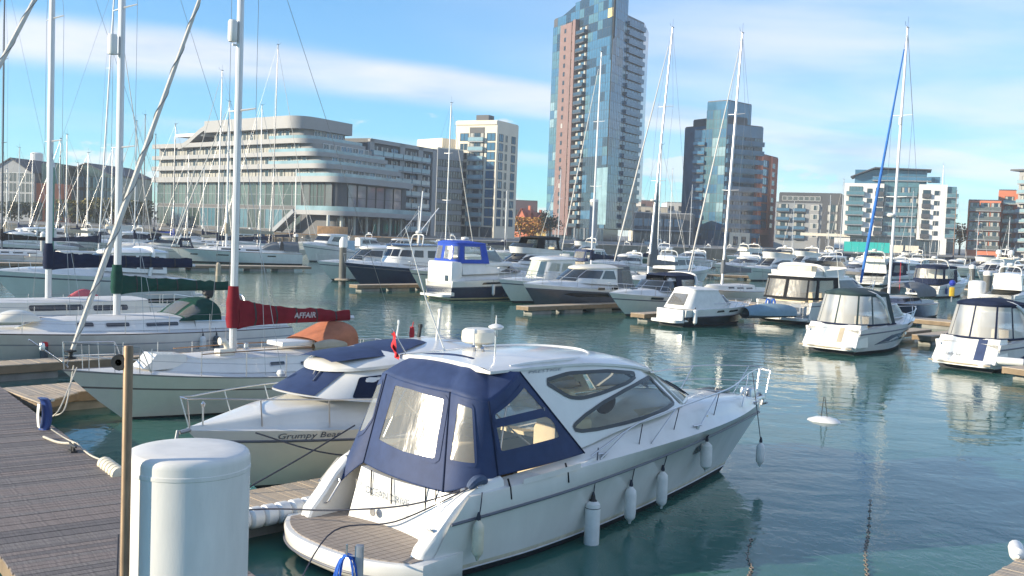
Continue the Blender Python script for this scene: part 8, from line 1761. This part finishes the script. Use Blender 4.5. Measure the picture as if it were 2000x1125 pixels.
FAR += [
 ('hard', 1105, 490, 200, 10, None, 'white hardtop at the quay left of the tall tower foot, small'), ('sport', 1215, 497, 46, 11, None, 'white cruiser nose out below the dark hall, left one'), ('fly', 1262, 498, 200, 12, None, 'white flybridge cruiser at the quay below the dark hall'), ('sport', 1310, 503, 30, 11, 'navy', 'navy hulled cruiser at the quay below the pale rooftop blocks'), ('hard', 1365, 508, 200, 11, None, 'white wheelhouse boat at the quay before the glazed stair core'), ('sport', 1440, 506, 46, 12, None, 'white cruiser at the quay before the ivory entrance box'), ('fly', 1480, 520, 30, 12, None, 'white flybridge cruiser in front of the red brick block'), ('sport', 1555, 514, 46, 13, None, 'white cruiser with raked screen before the grey flats'), ('hard', 1600, 520, 200, 12, 'grey', 'grey hulled cruiser before the ivory canopy beam'), ('fly', 1640, 516, 30, 12, None, 'white flybridge cruiser at the left end of the teal hoarding'), ('sport', 1730, 530, 200, 12, 'navy', 'navy hulled cruiser right of the teal hoarding'), ('hard', 1800, 536, 46, 11, None, 'white hardtop between the white flats and the domed yacht'), ('sport', 1850, 534, 200, 11, None, 'white cruiser left of the yacht with two satellite domes'), ('fly', 1980, 538, 30, 12, None, 'white flybridge cruiser under the corner tower at the right edge'), ('hard', 1760, 548, 226, 11, None, 'white hardtop in the second row behind the dark blue yacht'), ('sport', 1205, 540, 226, 11, None, 'white cruiser in the second row above the slate hulled cruiser'), ('hard', 1170, 528, 46, 10, 'cream', 'cream hardtop in the second row by the pale pile'), ('sport', 1040, 528, 226, 11, None, 'white cruiser tucked behind the black canopied flybridge boat'), ('sport', 1440, 540, 226, 12, None, 'white sports yacht in the second row behind the cream yacht'), ('fly', 1500, 548, 226, 12, None, 'white flybridge cruiser in the second row left of the black curtained yacht'), ('sport', 1700, 536, 46, 11, None, 'white cruiser in the second row at the foot of the blue foresail'), ('hard', 1935, 552, 226, 11, None, 'white hardtop in the second row below the domed yacht'),
 ('hard', 200, 486, 46, 10, 'cream', 'cream hardtop at the left quay below the olive trees'), ('sport', 85, 482, 226, 10, None, 'white cruiser at the left quay below the orange wall'), ('fly', 255, 484, 30, 11, None, 'white flybridge boat close to the hotel end wall'), ('sport', 330, 480, 226, 10, None, 'white cruiser at the hotel quay, left of the large yacht'), ('hard', 420, 482, 30, 11, None, 'white hardtop at the hotel quay between the pale masts'), ('sport', 540, 486, 46, 11, None, 'white cruiser at the foot of the hotel stair'), ('hard', 770, 500, 226, 10, 'navy', 'navy hulled boat at the quay below the grey wing'), ('sport', 960, 500, 226, 10, None, 'white cruiser at the quay right of the pale block'), ('hard', 700, 498, 226, 10, None, 'white boat behind the cap of the white capped pile'), ('sport', 5, 500, 226, 11, 'navy', 'navy hulled boat cut by the left edge'),
]
HUES = {'green': GREENH, 'navy': NAVYH, 'grey': mat('grey_hull_paint', (.22, .26, .30), .3), 'blue': mat('light_blue_gelcoat', (.28, .42, .52), .25), 'cream': CREAM, None: WHITE}
rnd = random.Random(11)
for (kd, px, py, hd, L, hue, lab) in FAR:
    hm = HUES[hue]; B = L * .31; at = spot(px, py); c, s_ = math.cos(R(hd)), math.sin(R(hd)); at = (at[0] - c * L * .5, at[1] - s_ * L * .5)
    if kd == 'rib':
        o = thing('inflatable_boat', lab, 'dinghy', (*spot(px, py), 0), R(hd)); mb = MB()
        mb.tube(curve_pts([(-L * .5, -.9, .55), (L * .2, -.9, .6), (L * .45, -.4, .8), (L * .5, 0, .9), (L * .45, .4, .8), (L * .2, .9, .6), (-L * .5, .9, .55)], 24), .3, 8); mb.build('tube', GREYC if hue == 'grey' else mat('grey_green_hypalon', (.16, .21, .18), .7), o)
        mb = MB(); mb.loft([[(-L * .48, -.8, .3), (-L * .48, 0, .0), (-L * .48, .8, .3)], [(L * .3, -.7, .4), (L * .3, 0, .05), (L * .3, .7, .4)], [(L * .5, 0, .8)] * 3], False); fix_normals(mb.build('hull', WHITE, o)); mb = MB(); mb.grid(lambda u, v: (lerp(-L * .45, L * .1, u), lerp(-.75, .75, v), .7 + .7 * math.sin(math.pi * v) * math.sin(math.pi * (.1 + .7 * u))), 8, 8); fix_normals(mb.build('cover', GREYC, o, 60)); continue
    if kd == 'sport': cab = dict(xa=.2, xf=.66, xf2=.44, w=.40, w2=.34, h=.95, nose=.6, panes=1, side=[[(.22, .35), (.26, .8), (.44, .85), (.58, .3)]], crown=.22, glass=BLGLASS if rnd.random() < .5 else DKGLASS)
    elif kd == 'trawl': cab = dict(xa=.25, xf=.62, xf2=.58, w=.37, w2=.34, h=1.6, nose=.3, panes=3, side=[[(.29, .45), (.29, .82), (.4, .82), (.4, .45)], [(.43, .45), (.43, .82), (.53, .82), (.55, .45)]], eave=.15, m=WHITE, ft=(.42, .85))
    elif kd in ('fly', 'dome'): cab = dict(xa=.2, xf=.70, xf2=.54, w=.41, w2=.36, h=1.35, nose=.5, panes=2, side=[[(.25, .3), (.25, .82), (.42, .82), (.60, .32)]], crown=.05, aft=.06, m=WHITE)
    else: cab = dict(xa=.22, xf=.66, xf2=.54, w=.40, w2=.36, h=1.25, nose=.45, panes=2, side=[[(.26, .35), (.27, .85), (.38, .86), (.39, .35)], [(.41, .35), (.395, .86), (.50, .84), (.58, .35)]], eave=.1, crown=.16, m=WHITE)
    o, h, hs, zd, dk = motor_boat(lab, at, hd, L, B, (1.2, 1.75), hm if hue != 'cream' else CREAM, WHITE if hue != 'cream' else CREAM, .7, ANTIF, None, .35, cab, n=16, interior=False, rail_r=.022, name='motor_yacht' if L > 11.5 else 'motor_cruiser', rub=False)
    zr = zd(.2 * L) + .35 + cab['h']
    if kd in ('fly', 'dome'):
        flybridge(o, L, B, zr + .02, .14, .54, .7, True, True); radar_arch(o, L * .2, B, zr, zr + 1.25, WHITE, kd == 'fly', -.4, .36, .2, 1)
        if kd == 'dome':
            for sg in (-1, 1): mb = MB(); mb.lathe([(.16, 0), (.2, .3), (.45, .4), (.55, .75), (.45, 1.1), (.2, 1.28), (0, 1.32)], 14, (L * .2, sg * 1.45, zr + .9)); fix_normals(mb.build('satellite_dome', WHITE, o))
            mb = MB(); mb.tube([(L * .2, 0, zr + 1.2), (L * .18, 0, zr + 3.0)], [.12, .05], 6); mb.box(L * .19 - .05, L * .19 + .05, -.8, .8, zr + 2.2, zr + 2.3); mb.build('mast', WHITE, o)
    elif kd == 'navycan':
        canopy(o, .3, L * .42, B * .42, zd(0) + .1, zr + .25, NAVYC, [(.06, .2, .35, .85), (.25, .37, .35, .85), (.4, .6, .35, .85), (.63, .75, .35, .85), (.8, .94, .35, .85)], (.4, 0, .15), 3, .3, .15); radar_arch(o, L * .24, B, zr, zr + .9, WHITE, True, -.3, .38, .16, 1)
        hang(o, h, L, (1.5,), (-1, ), FENDB, .6, .13, ['navy blue fender on the stern of the navy canopied motor yacht'], .7)
    else:
        if kd == 'sport': radar_arch(o, L * .24, B, zd(0) + .5, zr + .35, WHITE, rnd.random() < .4, -.5, .41, .2, 1)
        elif rnd.random() < .7: radar_arch(o, L * .3, B, zr, zr + .7, WHITE, True, -.2, .3, .12, 1)
        if rnd.random() < .4: canopy(o, .2, L * .24, B * .40, zd(0) + .1, zr - .05, rnd.choice((NAVYC, BLACKC, BLUEC)), [(.1, .3, .3, .85), (.38, .62, .3, .85), (.7, .9, .3, .85)], (.5, 0, .1), 3, .3, .1)
# inflatable tender with navy tube and yellow outfit near the right
t2 = thing('inflatable_boat', 'navy tubed inflatable tied behind the navy canopied motor yacht', 'dinghy', (*spot(1812, 580), 0), R(30)); mb = MB()
mb.tube(curve_pts([(-1.7, -.65, .45), (.8, -.65, .48), (1.6, -.25, .6), (1.75, 0, .65), (1.6, .25, .6), (.8, .65, .48), (-1.7, .65, .45)], 22), .26, 8); mb.build('tube', NAVYC, t2); mb = MB(); mb.box(-1.6, .9, -.6, .6, .2, .3); mb.rbox(-1.75, -1.4, -.2, .2, .4, 1.0, .08); fix_normals(mb.build('floor_and_motor', GREYC, t2))
